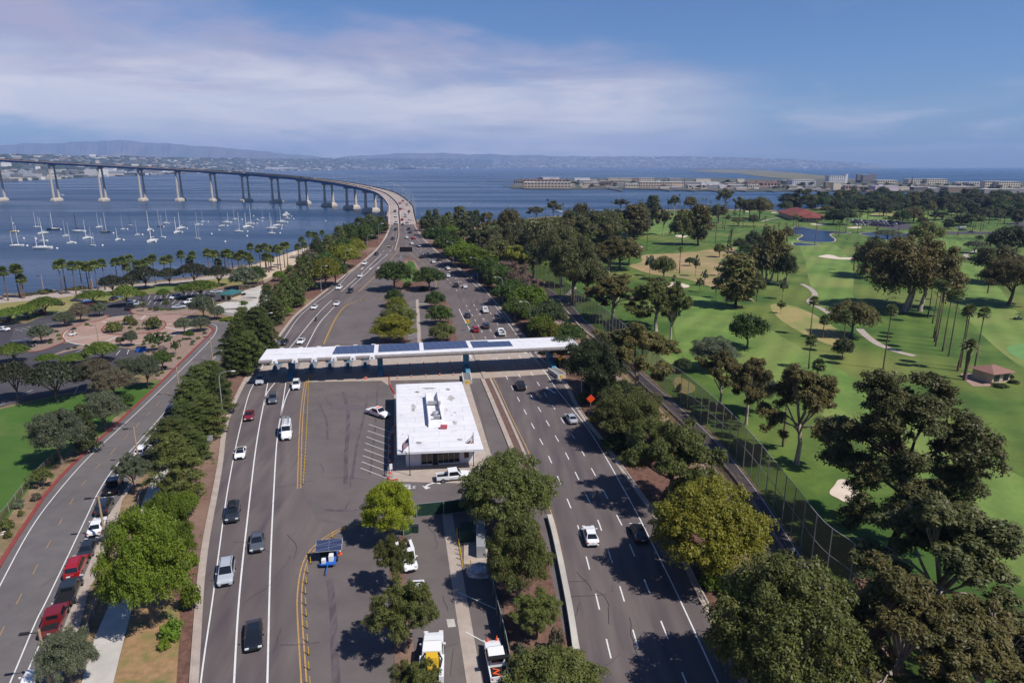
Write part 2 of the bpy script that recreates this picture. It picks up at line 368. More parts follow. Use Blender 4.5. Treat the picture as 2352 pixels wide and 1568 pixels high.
# kerb lines of the motorway
KL=[(380,2300),(405,2050),(425,1740),(437,1568),(450,1388),(457,1313),(470,1226),(490,1126),(502,1058.7),(515,972.8),(547,897.8),(582.5,835),(608,803),(633,779),(673,727.8),(708,697.8),(758,658),(797,627),(830,602),(863,573),(882,548),(894,521),(897,514)]
KR=[(1985,2050),(1850,1820),(1716,1568),(1688.5,1513.5),(1638.5,1408.5),(1601,1336),(1551,1238.5),(1480,1140),(1416,1051),(1391,1015),(1356,973),(1326,927.8),(1301,880),(1268.5,850),(1230,803),(1203.5,770),(1176,737.8),(1150.5,706),(1113,663),(1075.5,631),(1038,603),(1003,575.8),(973,548),(957,523),(953,514)]
def fill2(name,A,B,m,z,n=4,step=None):
    PA=path(A,z,n);PB=path(B,z,n)
    mb=MB();N=90
    def at(P,t):
        ys=[prj((p.x,p.y,p.z-z))[1] for p in P];return P,ys
    ysA=[prj(p)[1] for p in PA];ysB=[prj(p)[1] for p in PB]
    y0=min(ysA[0],ysB[0]);y1=max(ysA[-1],ysB[-1])
    inv=[1/(y0-340)+(1/(y1-340)-1/(y0-340))*k/N for k in range(N+1)]
    def ip(P,Y,y):
        for i in range(len(P)-1):
            if Y[i]>=y>=Y[i+1]:
                t=(Y[i]-y)/max(1e-6,Y[i]-Y[i+1]);return P[i]+(P[i+1]-P[i])*t
        return P[-1] if y<Y[-1] else P[0]
    rows=[];K=64
    for q in inv:
        y=1/q+340;a,b=ip(PA,ysA,y),ip(PB,ysB,y)
        rows.append([a+(b-a)*(k/K) for k in range(K+1)])
    lines=np.array([[p.x,p.y] for P in LNS for p in resample(path(P,0),2.)])
    V=[p for r in rows for p in r];A_=np.array([[p.x,p.y] for p in V]);d=np.concatenate([np.sqrt(((c[:,None,:]-lines[None])**2).sum(2)).min(1) for c in np.array_split(A_,24)])
    me=bpy.data.meshes.new(name);me.from_pydata([tuple(p) for p in V],[],[(i*(K+1)+k,i*(K+1)+k+1,(i+1)*(K+1)+k+1,(i+1)*(K+1)+k) for i in range(N) for k in range(K)])
    at=me.attributes.new('wear','FLOAT','POINT');at.data.foreach_set('value',np.where(d<2.6,.5-.5*np.cos(2*np.pi*d/2.3),.3).astype(np.float32))
    me.materials.append(m);o=bpy.data.objects.new(name,me);COL.objects.link(o)
    nt=m.node_tree;L=nt.links.new;b=nt.nodes['Principled BSDF'];src=b.inputs['Base Color'].links[0].from_socket
    a=nd(nt,'ShaderNodeAttribute',attribute_name='wear');tc=nd(nt,'ShaderNodeTexCoord');mp=nd(nt,'ShaderNodeMapping');mp.inputs['Scale'].default_value=(.5,.05,1);L(tc.outputs['Object'],mp.inputs[0]);n=nd(nt,'ShaderNodeTexNoise');n.inputs['Scale'].default_value=1.;n.inputs['Detail'].default_value=8;L(mp.outputs[0],n.inputs[0])
    r=nd(nt,'ShaderNodeMapRange');r.inputs[1].default_value=.3;r.inputs[2].default_value=.7;L(n.outputs['Fac'],r.inputs[0]);mu=nd(nt,'ShaderNodeMath',operation='MULTIPLY');L(a.outputs['Fac'],mu.inputs[0]);L(r.outputs[0],mu.inputs[1])
    mx=nd(nt,'ShaderNodeMix',data_type='RGBA');L(mu.outputs[0],mx.inputs[0]);L(src,mx.inputs[6]);mx.inputs[7].default_value=lin((84,75,79));L(mx.outputs[2],b.inputs['Base Color'])
    return tag(o,kind='structure')
mulchL=[(a-60-(b-500)*.05,b) for a,b in KL[3:20]]
sheet('mulch_bank',[(350,1900),(425,1740),(437,1568),(450,1388),(457,1313),(470,1226),(490,1126),(502,1058),(515,972),(547,898),(582,835),(633,782),(673,730),(708,700),(640,700),(560,770),(480,900),(440,1000),(400,1150),(330,1568),(280,1900)],m_mulch,.02)
LA=[(450,1740),(461,1568),(490,1363.5),(515,1176),(527,1101),(545,1010),(570,910),(588,873),(608,832.8),(642,792.8),(683,732.8),(715.5,702.8),(771.8,660),(805.5,625.8),(831.8,605),(865.5,574),(888,543),(896,521)]
LB=[(530,1740),(537.5,1568),(550,1363.5),(570,1176),(588,1026),(603,941),(612,905),(631.8,877.8)]
LB2=[(606.8,930),(610,905),(615.5,877.8)]
LB3=[(660,803),(670.5,792.8),(728,722.8),(758,692.8),(794,660),(830,628),(874,585.8)]
LC=[(608,1740),(614,1568),(620.5,1309),(628,1143.7),(635.5,1018.7),(644,960),(656,915),(671.8,880)]
LC2=[(644,960),(651,915),(656.8,877.8)]
LC3=[(699,803),(705.5,792.8),(733,742.8),(766.8,705),(800.5,665.8),(845,624),(888,585.8)]
EW=[(1790,1880),(1716,1715),(1650,1568),(1576,1407),(1538.5,1328.5),(1488.5,1228.5),(1462,1176),(1430,1118),(1392,1051),(1351,985),(1316,940),(1276,890),(1251,852.8),(1211,801.5),(1176,754),(1140.5,706),(1103,665.8),(1050.5,615.8),(1000.5,573),(970.5,545),(953,521)]
D1=[(1440,1650),(1413.5,1551),(1392,1463.5),(1372,1378.5),(1353.5,1304.8),(1336,1239.8),(1318.5,1183.5),(1261,1049),(1244.8,1016.5),(1227.8,985),(1211,954),(1196.8,927.8),(1184,904),(1171.8,881.7),(1159,857.6),(1134.4,811),(1111.8,770),(1098,746.5),(1086,725.8),(1073,705),(1061.8,686.5),(1053,671.5),(1026.8,640),(1013,622),(998,605),(963,575),(938,546),(930,528),(928,515)]
D2=[(1510,1650),(1484.8,1553.5),(1458.5,1462),(1432,1373.5),(1409,1298.5),(1387,1236),(1368,1182),(1302.8,1046.5),(1283.5,1014),(1265,982.8),(1247.8,954),(1231.8,927.8),(1217.8,904),(1191.5,860),(1165,815),(1124,754),(1110.5,732.8),(1096.8,714),(1085.5,695),(1074,676.5),(1064,663),(1043,635.8),(1010.5,602),(985.5,578),(958,550),(942,530),(938,515)]
D3=[(1610,1650),(1576,1566),(1538.5,1476),(1504,1389.8),(1473.5,1314.8),(1446,1248.5),(1421,1191),(1329,1022),(1307.8,989.5),(1288.5,960),(1271.8,935),(1254.8,909.5),(1239.8,886.5),(1226,865),(1190,812),(1153,757.8),(1140.5,740),(1126.8,719),(1113,702.8),(1085,672),(1060,648),(1020,610),(990,583)]
YE=[(1357,1600),(1336,1516),(1311,1383.5),(1291,1276),(1266,1176),(1220,1051),(1176,960),(1144.4,890),(1133,867.8),(1106,812),(1081.8,762)]
LNS=(LA,LB,LB3,LC,LC3,EW,D1,D2,D3,YE)
fill2('road',KL,KR,m_asph,.05)
# concrete gutters and kerbs
mb=MB()
for K,s in ((KL,1),(KR,-1)):
    P=path(K,.075,4);L_,R_=ribpts(P,1.5);Q=[(a+b)/2 for a,b in zip(P,R_ if s>0 else L_)]
    ribbon(mb,Q,.8,0);ribbon(mb,[p-Vector((0,0,.08)) for p in (P)],.22,0,.2)
struct(mb,'kerb',m_conc)
# white, yellow lines
mb=MB()
for P,w in ((LA,.16),(LB,.2),(LB2,.2),(LB3,.2),(LC,.2),(LC2,.2),(LC3,.2)): ribbon(mb,path(P,.08),w)
for P in ([(874,585.8),(892,560),(903,535),(906,520)],[(888,585.8),(903,566),(911,540),(913,520)]): dashes(mb,path(P,.08),.2,3,8)
ribbon(mb,path(EW,.08),.17)
for i,P in enumerate((D1,D2,D3)): dashes(mb,path(P,.08),.17,3.,5.2,start=i*1.5)
ribbon(mb,path([(1054,709),(1066,733),(1081.8,762)],.085),.25)
my=MB();ribbon(my,path(YE,.08),.17)
YL=[(703,1700),(698,1568),(689,1426),(688,1363.5),(695.5,1308.5),(708,1276),(728,1251),(758,1228.5),(788,1213.5),(845.5,1198.5)]
YM=[(686.8,1121),(690.5,993.7),(695.5,926),(703,874)]
YU=[(743,790),(768,735),(788,707.8),(805.5,696.5),(838,690),(888,687.8)]
YV=[(821.8,672),(846,649),(870.5,626)];YW=[(894,598),(910.5,580),(923,555)];YX=[(931,561),(945,583),(978,611),(992,630),(1002,648),(999,668)]
for P in (YL,YM):
    for s in (-.25,.25):
        q=path(P,.08);a,b=ribpts(q,2*abs(s));ribbon(my,a if s>0 else b,.17)
for P,w in ((YU,.3),(YV,.3),(YW,.22),(YX,.22)): ribbon(my,path(P,.08),w)
struct(my,'yellow_line',m_yel)
# arrows on the road
def arrow(mb,x,y,dx,dy,L=3.6,z=.085,bend=0):
    a=Tn(x,y,z);b=Tn(x+dx,y+dy,z);d=(b-a).normalized();n=Vector((-d.y,d.x,0))
    t=a+d*L
    mb.quad(a-n*.18,a+n*.18,a+d*L*.62+n*.18,a+d*L*.62-n*.18)
    if bend: t=t-d*L*.1;
    mb.face([a+d*L*.58-n*.62,t,a+d*L*.58+n*.62])
for x,y in ((835,614),(854,614),(871,613)): arrow(mb,x,y,-7,6,5)
for x,y,q in ((1027,690,-3),(1056,690,-5),(1077,690,-5)): arrow(mb,x,y,q,-14,5.5)
arrow(mb,1152,727,-17,-10,6);arrow(mb,1276,903,-26,-17,5);arrow(mb,1083,822,-8,-12,4);arrow(mb,1209,811,-16,-10,6)
arrow(mb,1147,1055,3,-8,3.);struct(mb,'lane_line',m_white)
# darker asphalt plaza and side lane, median lots
sheet('dark_asphalt_lane',[(1075,868),(1112,868),(1130,905),(1215,1080),(1262,1188),(1290,1350),(1300,1420),(1320,1700),(1210,1700),(1200,1200),(1128,1050),(1098,915)],m_asph2,.085)
sheet('plaza_asphalt',[(705,877),(890,872),(893,905),(905,960),(908,1100),(890,1108),(1180,1100),(1200,1230),(1250,1700),(850,1700),(706,1700),(700,1500),(693,1380),(712,1290),(760,1236),(830,1207),(730,1195),(690,1125),(695,960)],m_asph2,.072)
rowpoly('plaza_asphalt',[(750,790),(775,738),(795,711),(840,694),(826,673),(872,627),(905,600),(915,600),(985,670),(1000,690),(1050,790)],m_asph2,.075)
sheet('concrete_pad',[(583,838),(608,806),(745,800),(890,800),(892,793),(1030,793),(1060,800),(1200,800),(1262,846),(1276,858),(1120,868),(1075,870),(880,874),(700,877),(612,879),(575,877),(560,876)],m_conc,.078)
sheet('apron',[(873,866),(894,864),(897,884),(907,905),(1075,873),(1085,905),(1130,1050),(1140,1075),(1095,1110),(893,1105),(885,1090),(905,1060),(905,905),(893,885),(872,872)],m_conc,.10)
# median planting strip and its kerbs
mb=MB();mp_=path([(1117,870),(1133,905),(1158,962),(1188,1032),(1213,1096)],.08);ribbon(mb,mp_,1.3,0,.16)
a,b=ribpts(mp_,1.9);ribbon(mb,a,.5,1,.2);ribbon(mb,b,.9,1,.2)
mp2=path([(1090,808),(1100,835),(1117,870)],.08);ribbon(mb,mp2,1.1,1,.17)
struct(mb,'median_strip',[mat('median_soil',(120,92,82),(100,78,70),scale=1.),m_conc])
o=MB();bp=path([(1262,1191),(1275,1240),(1296,1340),(1311,1420),(1323,1503)],.08);ribbon(o,bp,.7,0,.75)
tag(o.build('concrete_barrier',m_conc2),'long low pale concrete wall beside the yellow line at lower centre','barrier')
o=MB();bp=path([(915,515),(916,540),(913,556),(906.8,577)],.08);ribbon(o,bp,.5,0,.8)
tag(o.build('median_barrier',m_conc),'concrete median barrier where the bridge road splits','barrier')
# yard between the trees
mb=MB();ribbon(mb,path([(1027,1180),(1037,1243),(1062,1400),(1090,1568),(1112,1700)],.10),1.55)
struct(mb,'drain_strip',m_conc);mb=MB();mb.poly([W(x,y,.11) for x,y in ((1025,1421),(1043,1420),(1047,1438),(1029,1440))]);struct(mb,'manhole_slab',m_conc2)
sheet('planting_bed',[(893,1245),(925,1225),(935,1360),(952,1500),(965,1700),(915,1700),(905,1500),(898,1350)],m_mulch,.13)
sheet('planting_bed',[(1100,1180),(1190,1150),(1240,1205),(1262,1300),(1290,1430),(1310,1500),(1330,1700),(1190,1700),(1165,1450),(1140,1300)],m_mulch,.13)
rowpoly('planting_bed',[(885,672),(900,700),(940,792),(860,792),(890,740)],m_mulch,.12)
rowpoly('planting_bed',[(985,675),(1012,672),(1032,700),(1052,792),(1008,792),(992,720)],m_mulch,.12)
rowpoly('planting_bed',[(932,588),(950,596),(970,625),(992,668),(905,669),(896,661),(905,640),(918,610)],m_mulch,.12)
rowpoly('traffic_island_lawn',[(938,598),(949,601),(960,622),(970,647),(925,648),(918,640),(930,615)],m_lawn,.15)
mw=MB()
for a,b,c,d in ((824,1036+28,890,1089+7),):pass
for k in range(8):
    t=k/7.;ribbon(mw,[W(828+19*(1-t)-0*t,1074-100*(1-t),.10),W(888+16*(1-t)*.7,1097-105*(1-t)+ (0),.10)],.12)
for k in range(11):
    t=k/10;ribbon(mw,[W(928+10*t,698+80*t,.10),W(955+4*t,693+80*t,.10)],.14)
for q in (((1053,1359),(1146,1401)),((1070,1450),(1110,1472)),((893,822),(938,828)),((943,818),(964,828)),((965,817),(987,826))): ribbon(mw,[W(a,b,.13) for a,b in q],.13)
ribbon(mw,[W(a,b,.13) for a,b in ((1018,812),(1063,805),(1060,826),(1018,812))],.25)
ribbon(mw,cr([W(a,b,.10) for a,b in ((1012,1110),(1000,1108),(985,1112),(978,1117))],4),.35)
mw.face([W(a,b,.10) for a,b in ((970,1115),(990,1119),(978,1123))])
for k in range(5): ribbon(mw,[W(922,1113+2.4*k,.10),W(943,1112.5+2.4*k,.10)],.16)
for k in range(7): ribbon(mw,[W(930+4.*k*.4,700+12*k,.125),W(953+1.2*k,697+12*k,.125)],.16)
for a,b in ((990,716),(992,735),(996,752),(1000,770)): ribbon(mw,[W(a,b,.125),W(a+9,b,.125)],.3)
struct(mw,'parking_line',m_white)
mb=MB();ribbon(mb,[W(958,686,.11),W(960,720,.11),W(962,760,.11),W(964,800,.11)],1.1);ribbon(mb,[W(958,698,.115),W(985,698,.115)],1.4);struct(mb,'drain_strip',m_conc)
mb=MB();ribbon(mb,cr([W(a,b,.12) for a,b in ((872,865),(893,864),(894,880),(900,893),(908,905))],3),.22,0,.16)
ribbon(mb,cr([W(a,b,.12) for a,b in ((892,1096),(893,1101),(900,1103),(914,1101))],3),.25,0,.16);struct(mb,'red_kerb',mat('bright_red_kerb',(190,60,54)))
# ---------------------------------------------------------------- left street, paths and park
SL=[(-330,1900),(-150,1568),(0,1296),(77.5,1176),(112.5,1126),(175,1058.7),(265,976),(300,942.8),(375,872.8),(425,822.8),(485,765),(490,757),(482,750),(462,745)]
sheet('street',[(-330,1900),(-150,1568),(0,1296),(77.5,1176),(112.5,1126),(175,1058.7),(265,976),(300,942.8),(375,872.8),(425,822.8),(478,770),(489,759),(484,751),(462,747),(440,748),(440,736),(470,736),(520,738),(560,742),(560,770),(530,800),(490,850),(430,915),(392,952.8),(365,1003.7),(347.5,1023.7),(300,1090),(275,1145),(250,1181),(217.5,1263.5),(175,1363.5),(136,1466),(97,1568),(30,1900)],m_street,.03)
mb=MB();k_=[W(a,b,.03) for a,b in SL];ribbon(mb,cr(k_,4),.55,0,.14);struct(mb,'red_kerb',m_redk)
mw=MB()
for P in ([(-140,1620),(0,1343.5),(67.5,1218.7),(125,1138.7),(200,1053),(282.5,976),(350,912.8),(475,790),(497.5,757.8),(492,745),(465,741)],[(-20,1660),(22.5,1568),(82.5,1426),(112.5,1366.7),(200,1183.7),(225,1131),(262.5,1073.7),(310,1023.7),(352.5,976),(430,887.8),(517.5,795)],[(10,1660),(51,1568),(130,1391),(179,1278.7),(217.5,1188.7),(270,1090),(325,1023.7),(352.5,991),(372,965)],[(440,741),(490,738),(535,741)]):
    ribbon(mw,cr([W(a,b,.06) for a,b in P],4),.14)
for x,y in ((375,664),):pass
for q in (((212,1010),(222,1002)),((206,1017),(216,1008)),((198,1024),(208,1016)),((4,1222),(12,1219)),((1,1228),(9,1225))): ribbon(mw,[W(a,b,.06) for a,b in q],.3)
struct(mw,'lane_line',m_white)
mw=MB()
for a,b,c,d in ((143,1190,135,1205),(117,1239,107,1258),(87,1295,75,1318),(50,1362,37,1387),(10,1437,-4,1465),(295,996,284,1009),(266,1027,254,1043),(231,1064,219,1077),(198,1101,187,1115),(169,1143,160,1158),(407,881,400,888),(388,900,381,907),(368,921,359,931),(346,945,337,954),(320,970,312,981),(472,815,465,823),(453,833,446,840),(428,858,420,866)):
    ribbon(mw,[W(a,b,.06),W(c,d,.06)],.085)
struct(mw,'yellow_line',m_yel)
sheet('sidewalk',[(97,1568),(136,1466),(175,1363.5),(217.5,1263.5),(250,1181),(275,1145),(347.5,1023.7),(368,1003),(380,1010),(345,1060),(310,1105),(280,1150),(270,1200),(240,1290),(205,1350),(180,1450),(135,1568),(60,1800),(20,1800)],m_conc,.12)
sheet('footpath',[(187,1568),(205,1500),(232,1430),(262,1360),(300,1240),(318,1180),(340,1120),(375,1060),(395,1060),(372,1110),(350,1170),(338,1230),(320,1330),(285,1466),(260,1568),(230,1700),(150,1700)],m_conc2,.05,smooth=3)
sheet('weedy_verge',[(260,1570),(300,1440),(345,1380),(410,1380),(405,1568),(395,1800),(220,1800)],mat('dry_weeds',(170,134,98),(140,114,78),scale=1.,c3=(110,118,62),scale3=.35,bump=.5,bscale=8),.045,smooth=3)
sheet('park_lawn',[(-250,1190),(0,940),(60,925),(150,905),(250,895),(330,880),(372,872),(352,893),(300,937),(262,958),(235,1000),(180,1010),(120,1070),(60,1130),(0,1215),(-200,1500)],m_lawn,.04)
sheet('shore_lawn',[(-60,745),(0,737),(60,735),(120,722),(150,715),(200,700),(260,693),(340,672),(430,663),(520,655),(600,645),(600,625),(500,640),(400,652),(300,662),(200,676),(100,688),(0,696),(-60,703)],m_lawn2,.04,smooth=3)
sheet('promenade',[(-60,703),(0,696),(100,688),(200,676),(300,662),(400,652),(500,640),(600,630),(650,600),(640,596),(588,612),(540,622),(437,642),(344,650),(233,661),(116,671),(45,679),(-60,690)],m_conc,.045)
sheet('beach',[(537,616),(588,607),(625,594),(675,577),(703,569),(730,560),(700,590),(665,625),(640,650),(610,655),(600,632),(560,640)],m_sand,.055)
sheet('car_park',[(-200,850),(-60,760),(0,745),(60,742),(90,730),(140,705),(200,694),(262,686),(262,680),(340,676),(440,668),(530,662),(545,668),(520,690),(440,705),(400,712),(330,706),(302,708),(300,713),(312,722),(320,735),(250,733),(245,722),(235,722),(170,728),(140,742),(110,760),(95,775),(60,790),(130,790),(200,782),(225,790),(310,803),(330,805),(330,845),(300,870),(245,890),(160,900),(60,920),(0,935),(-200,960)],m_asph3,.035)
# landscaped islands
sheet('planting_bed',[(47,806),(70,792),(75,778),(113,755),(140,742),(205,732),(243,722),(250,728),(225,738),(190,746),(160,760),(145,775),(150,783),(120,797),(75,808)],mat('gravel_bed',(158,134,120),(136,112,100),scale=1.,c3=(148,126,112),scale3=.1,bump=.4,bscale=7),.09,smooth=2)
m_grav=MT['gravel_bed']
sheet('planting_bed',[(300,712),(325,707),(400,714),(445,706),(455,712),(440,722),(400,722),(330,722),(312,722)],m_grav,.09,smooth=2)
sheet('planting_bed',[(120,817),(160,806),(200,798),(260,797),(300,800),(316,799),(318,806),(330,806),(330,846),(360,872),(372,872),(425,822),(478,770),(487,758),(480,752),(440,753),(400,772),(345,789),(300,795),(250,794),(200,790),(165,798),(125,812)],m_grav,.09)
# brick roundabout
rc=[(143,773),(152,760),(175,748),(215,739),(262,728),(330,722),(400,722),(438,727),(460,738),(458,746),(440,752),(400,770),(345,786),(260,794),(205,793),(160,786)]
sheet('brick_plaza',rc,m_brick,.06,smooth=4)
mb=MB();ribbon(mb,cr([W(a,b,.07) for a,b in rc+[rc[0]]],5),.6,0,.03);
for q in (((155,782),(235,767)),((230,790),(272,771)),((235,738),(253,742)),((323,735),(334,724)),((375,750),(420,759)),((381,745),(425,741))): ribbon(mb,[W(a,b,.08) for a,b in q],.7)
struct(mb,'concrete_band',m_conc2)
ri=[(233,757),(245,746),(280,737),(340,736),(372,737),(381,744),(372,756),(340,764),(300,768),(262,768),(240,764)]
sheet('planting_bed',ri,m_grav,.12,smooth=4)
mb=MB();ribbon(mb,cr([W(a,b,.08) for a,b in ri+[ri[0]]],5),.35,0,.14)
ribbon(mb,cr([W(a,b,.08) for a,b in ((47,808),(90,806),(130,793),(149,783),(142,772),(155,757),(190,744),(225,737),(248,729),(242,721))],4),.3,0,.12)
ribbon(mb,cr([W(a,b,.08) for a,b in ((299,713),(303,719),(320,723),(400,722),(440,727),(458,735))],4),.3,0,.12);struct(mb,'red_kerb',m_redk)
sheet('skate_park',[(493,703),(520,692),(545,680),(560,668),(600,655),(640,643),(655,650),(630,690),(620,712),(600,725),(560,728),(510,722)],m_conc2,.06,smooth=3)
# parking stall lines
mw=MB()
for k in range(14): ribbon(mw,[W(34+14.5*k,756-2.6*k,.07),W(52+14.2*k,760-3.2*k,.07)],.12)
for k in range(9): ribbon(mw,[W(20+1.5*k,791-4.5*k,.07),W(62+3.0*k,784-4.6*k,.07)],.12)
for k in range(8): ribbon(mw,[W(116+9*k,720-4.5*k,.07),W(128+9*k,724-4.5*k,.07)],.12)
for k in range(13): ribbon(mw,[W(345+14*k,678-1.1*k,.07),W(340+14*k,687-1.1*k,.07)],.12)
for k in range(9): ribbon(mw,[W(347+14.2*k,690-.6*k,.07),W(339+14.*k,700-.4*k,.07)],.12)
for k in range(5): ribbon(mw,[W(416+9*k,704-.4*k,.07),W(410+9*k,708-.4*k,.07)],.12)
for q in (((176,808),(190,802)),((192,810),(206,804)),((267,815),(276,804)),((292,813),(296,803)),((290,804),(304,802)),((170,906),(180,886)),((195,900),(205,880)),((0,930),(12,926)),((50,905),(75,895)),((292,890),(300,880))): ribbon(mw,[W(a,b,.07) for a,b in q],.14)
struct(mw,'parking_line',m_white)
mb=MB();mb.poly([W(a,b,.075) for a,b in ((184,690),(207,687),(213,692),(190,695))]);mb.poly([W(a,b,.075) for a,b in ((254,681),(278,679),(280,683),(256,685))]);struct(mb,'disabled_bay_paint',m_blueP)
# ---------------------------------------------------------------- golf course, bike path
gl=[(1100,517),(1140,560),(1150,590),(1200,610),(1240,650),(1287,688),(1330,722),(1388,768),(1455,830),(1523,893),(1576,935),(1654,1010),(1720,1090),(1810,1214),(1880,1312),(1952,1374),(2029,1470),(2100,1568),(2300,1800)]
gp=[W(a,b,.03) for a,b in gl]+[Vector((2300,20,.03)),Vector((2300,720,.03))]+[W(a,b+1.2,.03) for a,b in ((2352,463),(2014,466),(1914,474),(1819,484),(1701,482),(1601,482),(1451,483),(1406,491.5),(1340,494),(1276,497),(1233,501),(1176,506))]
mb=MB();mb.poly(gp);struct(mb,'golf_course',m_grass)
for i,P in enumerate(([(1545,690),(1600,680),(1680,705),(1790,770),(1900,830),(2050,930),(2200,1020),(2400,1130),(2500,1300),(2300,1330),(2120,1130),(1900,960),(1750,880),(1640,870),(1560,800)],
    [(1840,560),(1900,555),(1935,575),(1960,620),(1960,680),(1990,730),(1900,720),(1860,650),(1850,600)],[(2180,620),(2240,590),(2280,640),(2352,740),(2400,860),(2290,800),(2200,700)],
    [(1420,500),(1560,500),(1640,520),(1500,540),(1400,525)],[(1660,560),(1760,548),(1840,552),(1780,575),(1690,585)],[(1960,495),(2120,490),(2160,500),(2060,508),(1970,504)],[(1560,800),(1500,800),(1480,850),(1560,870)],[(2010,560),(2120,545),(2240,560),(2160,575)])):
    sheet('fairway',P,m_fair,.045+.004*i,smooth=5)
sheet('putting_green',[(2312,800),(2340,790),(2400,790),(2450,815),(2400,830),(2340,823)],m_green,.09,smooth=5)
Z6=lambda x,y,X0,Y0:(X0+x/6.016,Y0+y/6.016)
sheet('bare_ground',[Z6(x,y,1435.5,447.9) for x,y in ((240,830),(500,815),(900,790),(1250,740),(1480,715),(1540,790),(1420,840),(1330,900),(1340,960),(1360,1080),(1420,1300),(1700,1400),(1800,1480),(1650,1420),(1400,1340),(1250,1290),(1050,1220),(800,1150),(400,1100),(150,1020),(60,970),(230,920))],mat('bare_soil',(176,150,112),(150,128,88),scale=.12,c3=(128,128,72),scale3=.04),.085,smooth=3)
m_dryg=mat('dry_grass',(142,140,82),(170,148,98),scale=.15,c3=(96,126,58),scale3=.05)
for P in ([(1770,700),(1830,705),(1900,740),(1960,790),(1900,790),(1800,740)],[(1560,865),(1600,890),(1570,905),(1545,880)],[(2010,480+9),(2090,486),(2080,494),(2010,497)]): sheet('dry_patch',P,m_dryg,.08,smooth=4)
for i,(cx,cy,wx,wy) in enumerate(((1550,655,32,6.5),(1467,567.5,9,3.2),(1391,496,15,1.2),(1565,542.5,14,2.6),(1883,515,20,2),(1964,522.5,17,1.7),(1940,1126,32,23),(1717,486,7,1.2),(1779,488,8,1.),(1320,500,10,1.))):
    P=[(cx+wx*math.cos(t)*(1+.18*math.sin(3*t+i)),cy+wy*math.sin(t)*(1+.22*math.sin(2*t+i*2))) for t in [2*PI*k/12 for k in range(12)]]
    sheet('sand_bunker',P,m_bunk,.10,smooth=3)
sheet('sand_bunker',[(1879,589),(1890,586),(1900,584.5),(1912,586),(1920,588),(1930,591),(1962,591),(1966,594),(1950,596),(1920,595),(1895,592)],m_bunk,.10,smooth=3)
m_pond=mat('pond_water',(20,34,56),rough=.06,spec=.5);wat(m_pond,.8,.2,.08)
G4=lambda P:[(1764+x/4,315.8+y/4) for x,y in P]
for P in (((230,825),(310,822),(410,840),(520,855),(700,868),(760,872),(720,880),(600,880),(570,895),(600,920),(620,940),(590,960),(430,962),(300,950),(270,930),(315,905),(300,890),(230,885)),((840,882),(950,872),(1050,885),(1250,880),(1340,880),(1320,920),(1200,940),(1120,950),(1050,930),(900,900)),((240,965),(460,985),(430,992),(250,992))):
    q=[W(a,b,.075) for a,b in G4(P)];q=cr(q,3,True);mb=MB();ribbon(mb,q+[q[0]],1.,0,.06);struct(mb,'pond_edge',m_conc);mb=MB();mb.poly([p+Vector((0,0,.015)) for p in q]);struct(mb,'pond',m_pond)
mb=MB()
for P,w in (([(1841.5,652),(1859,661),(1871,673),(1869,683),(1859,690),(1866,699),(1884,707),(1905,720)],2.2),([(1974,755),(1989,770),(2014,788),(2039,799),(2071,810),(2101,817)],2.4),([(2222,591),(2218,587),(2222,582),(2240,577),(2262,570)],2.4),([(1350,553),(1390,552.5)],2),([(1750,509),(1770,503),(1800,500),(1850,503)],2.5),([(1270,690),(1300,680),(1320,660)],2.)): ribbon(mb,cr([W(a,b,.095) for a,b in P],5),w)
struct(mb,'cart_path',m_conc)
sheet('golf_car_park',G4([(745,780),(820,755),(1080,760),(1290,780),(1330,840),(1180,850),(980,815),(830,800)]),m_asph3,.09)
sheet('club_road',[(2165,532),(2280,532),(2352,540),(2352,546),(2280,538),(2170,538)],m_asph3,.09)
sheet('club_road',[(2312,515),(2330,510),(2400,508),(2400,520),(2340,520)],m_asph3,.09)
BL=[(1135,590),(1200,640),(1278,692),(1331,750),(1373.5,785),(1430,840),(1488.5,897),(1576,982),(1680,1090),(1764,1212),(1824,1311),(1880,1400),(1976,1526),(2100,1690)]
BR=[(1150,585),(1215,632),(1300,688),(1345,735),(1392,775),(1450,835),(1523,900),(1626,992),(1712,1090),(1790,1200),(1850,1290),(1910,1372),(2040,1540),(2160,1700)]
sheet('bike_path',BL+BR[::-1],m_path,.06)
mb=MB();ribbon(mb,cr([W(a-2,b+1,.09) for a,b in BR],4),.12)
ribbon(mb,cr([W(a+2,b,.09) for a,b in BL],4),.12);struct(mb,'lane_line',m_white)
mb=MB();dashes(mb,cr([W((a+c)/2,(b+d)/2,.09) for (a,b),(c,d) in zip(BL,BR)],5),.12,2,5);struct(mb,'yellow_line',m_yel)
mb=MB();ribbon(mb,cr([W(a,b,.04) for a,b in BL],4),.4,0,.35);struct(mb,'kerb',m_conc)
sheet('sidewalk',[(1236,684),(1290,735),(1330,780),(1430,870),(1500,940),(1580,1010),(1680,1110),(1660,1115),(1560,1020),(1480,945),(1400,880),(1320,800),(1270,745),(1225,694)],mat('old_path',(160,136,124),(140,118,106),scale=.5),.055)
# mulch verge right of the motorway
sheet('mulch_bank',[(957,523),(973,548),(1003,576),(1038,603),(1075,631),(1113,663),(1150,706),(1203,770),(1268,850),(1326,928),(1391,1015),(1480,1140),(1551,1238),(1638,1408),(1716,1568),(1850,1820),(1950,1820),(1800,1500),(1700,1330),(1580,1130),(1480,1010),(1380,890),(1290,790),(1220,720),(1150,650),(1090,600),(1040,565),(1000,540)],m_mulch,.03)

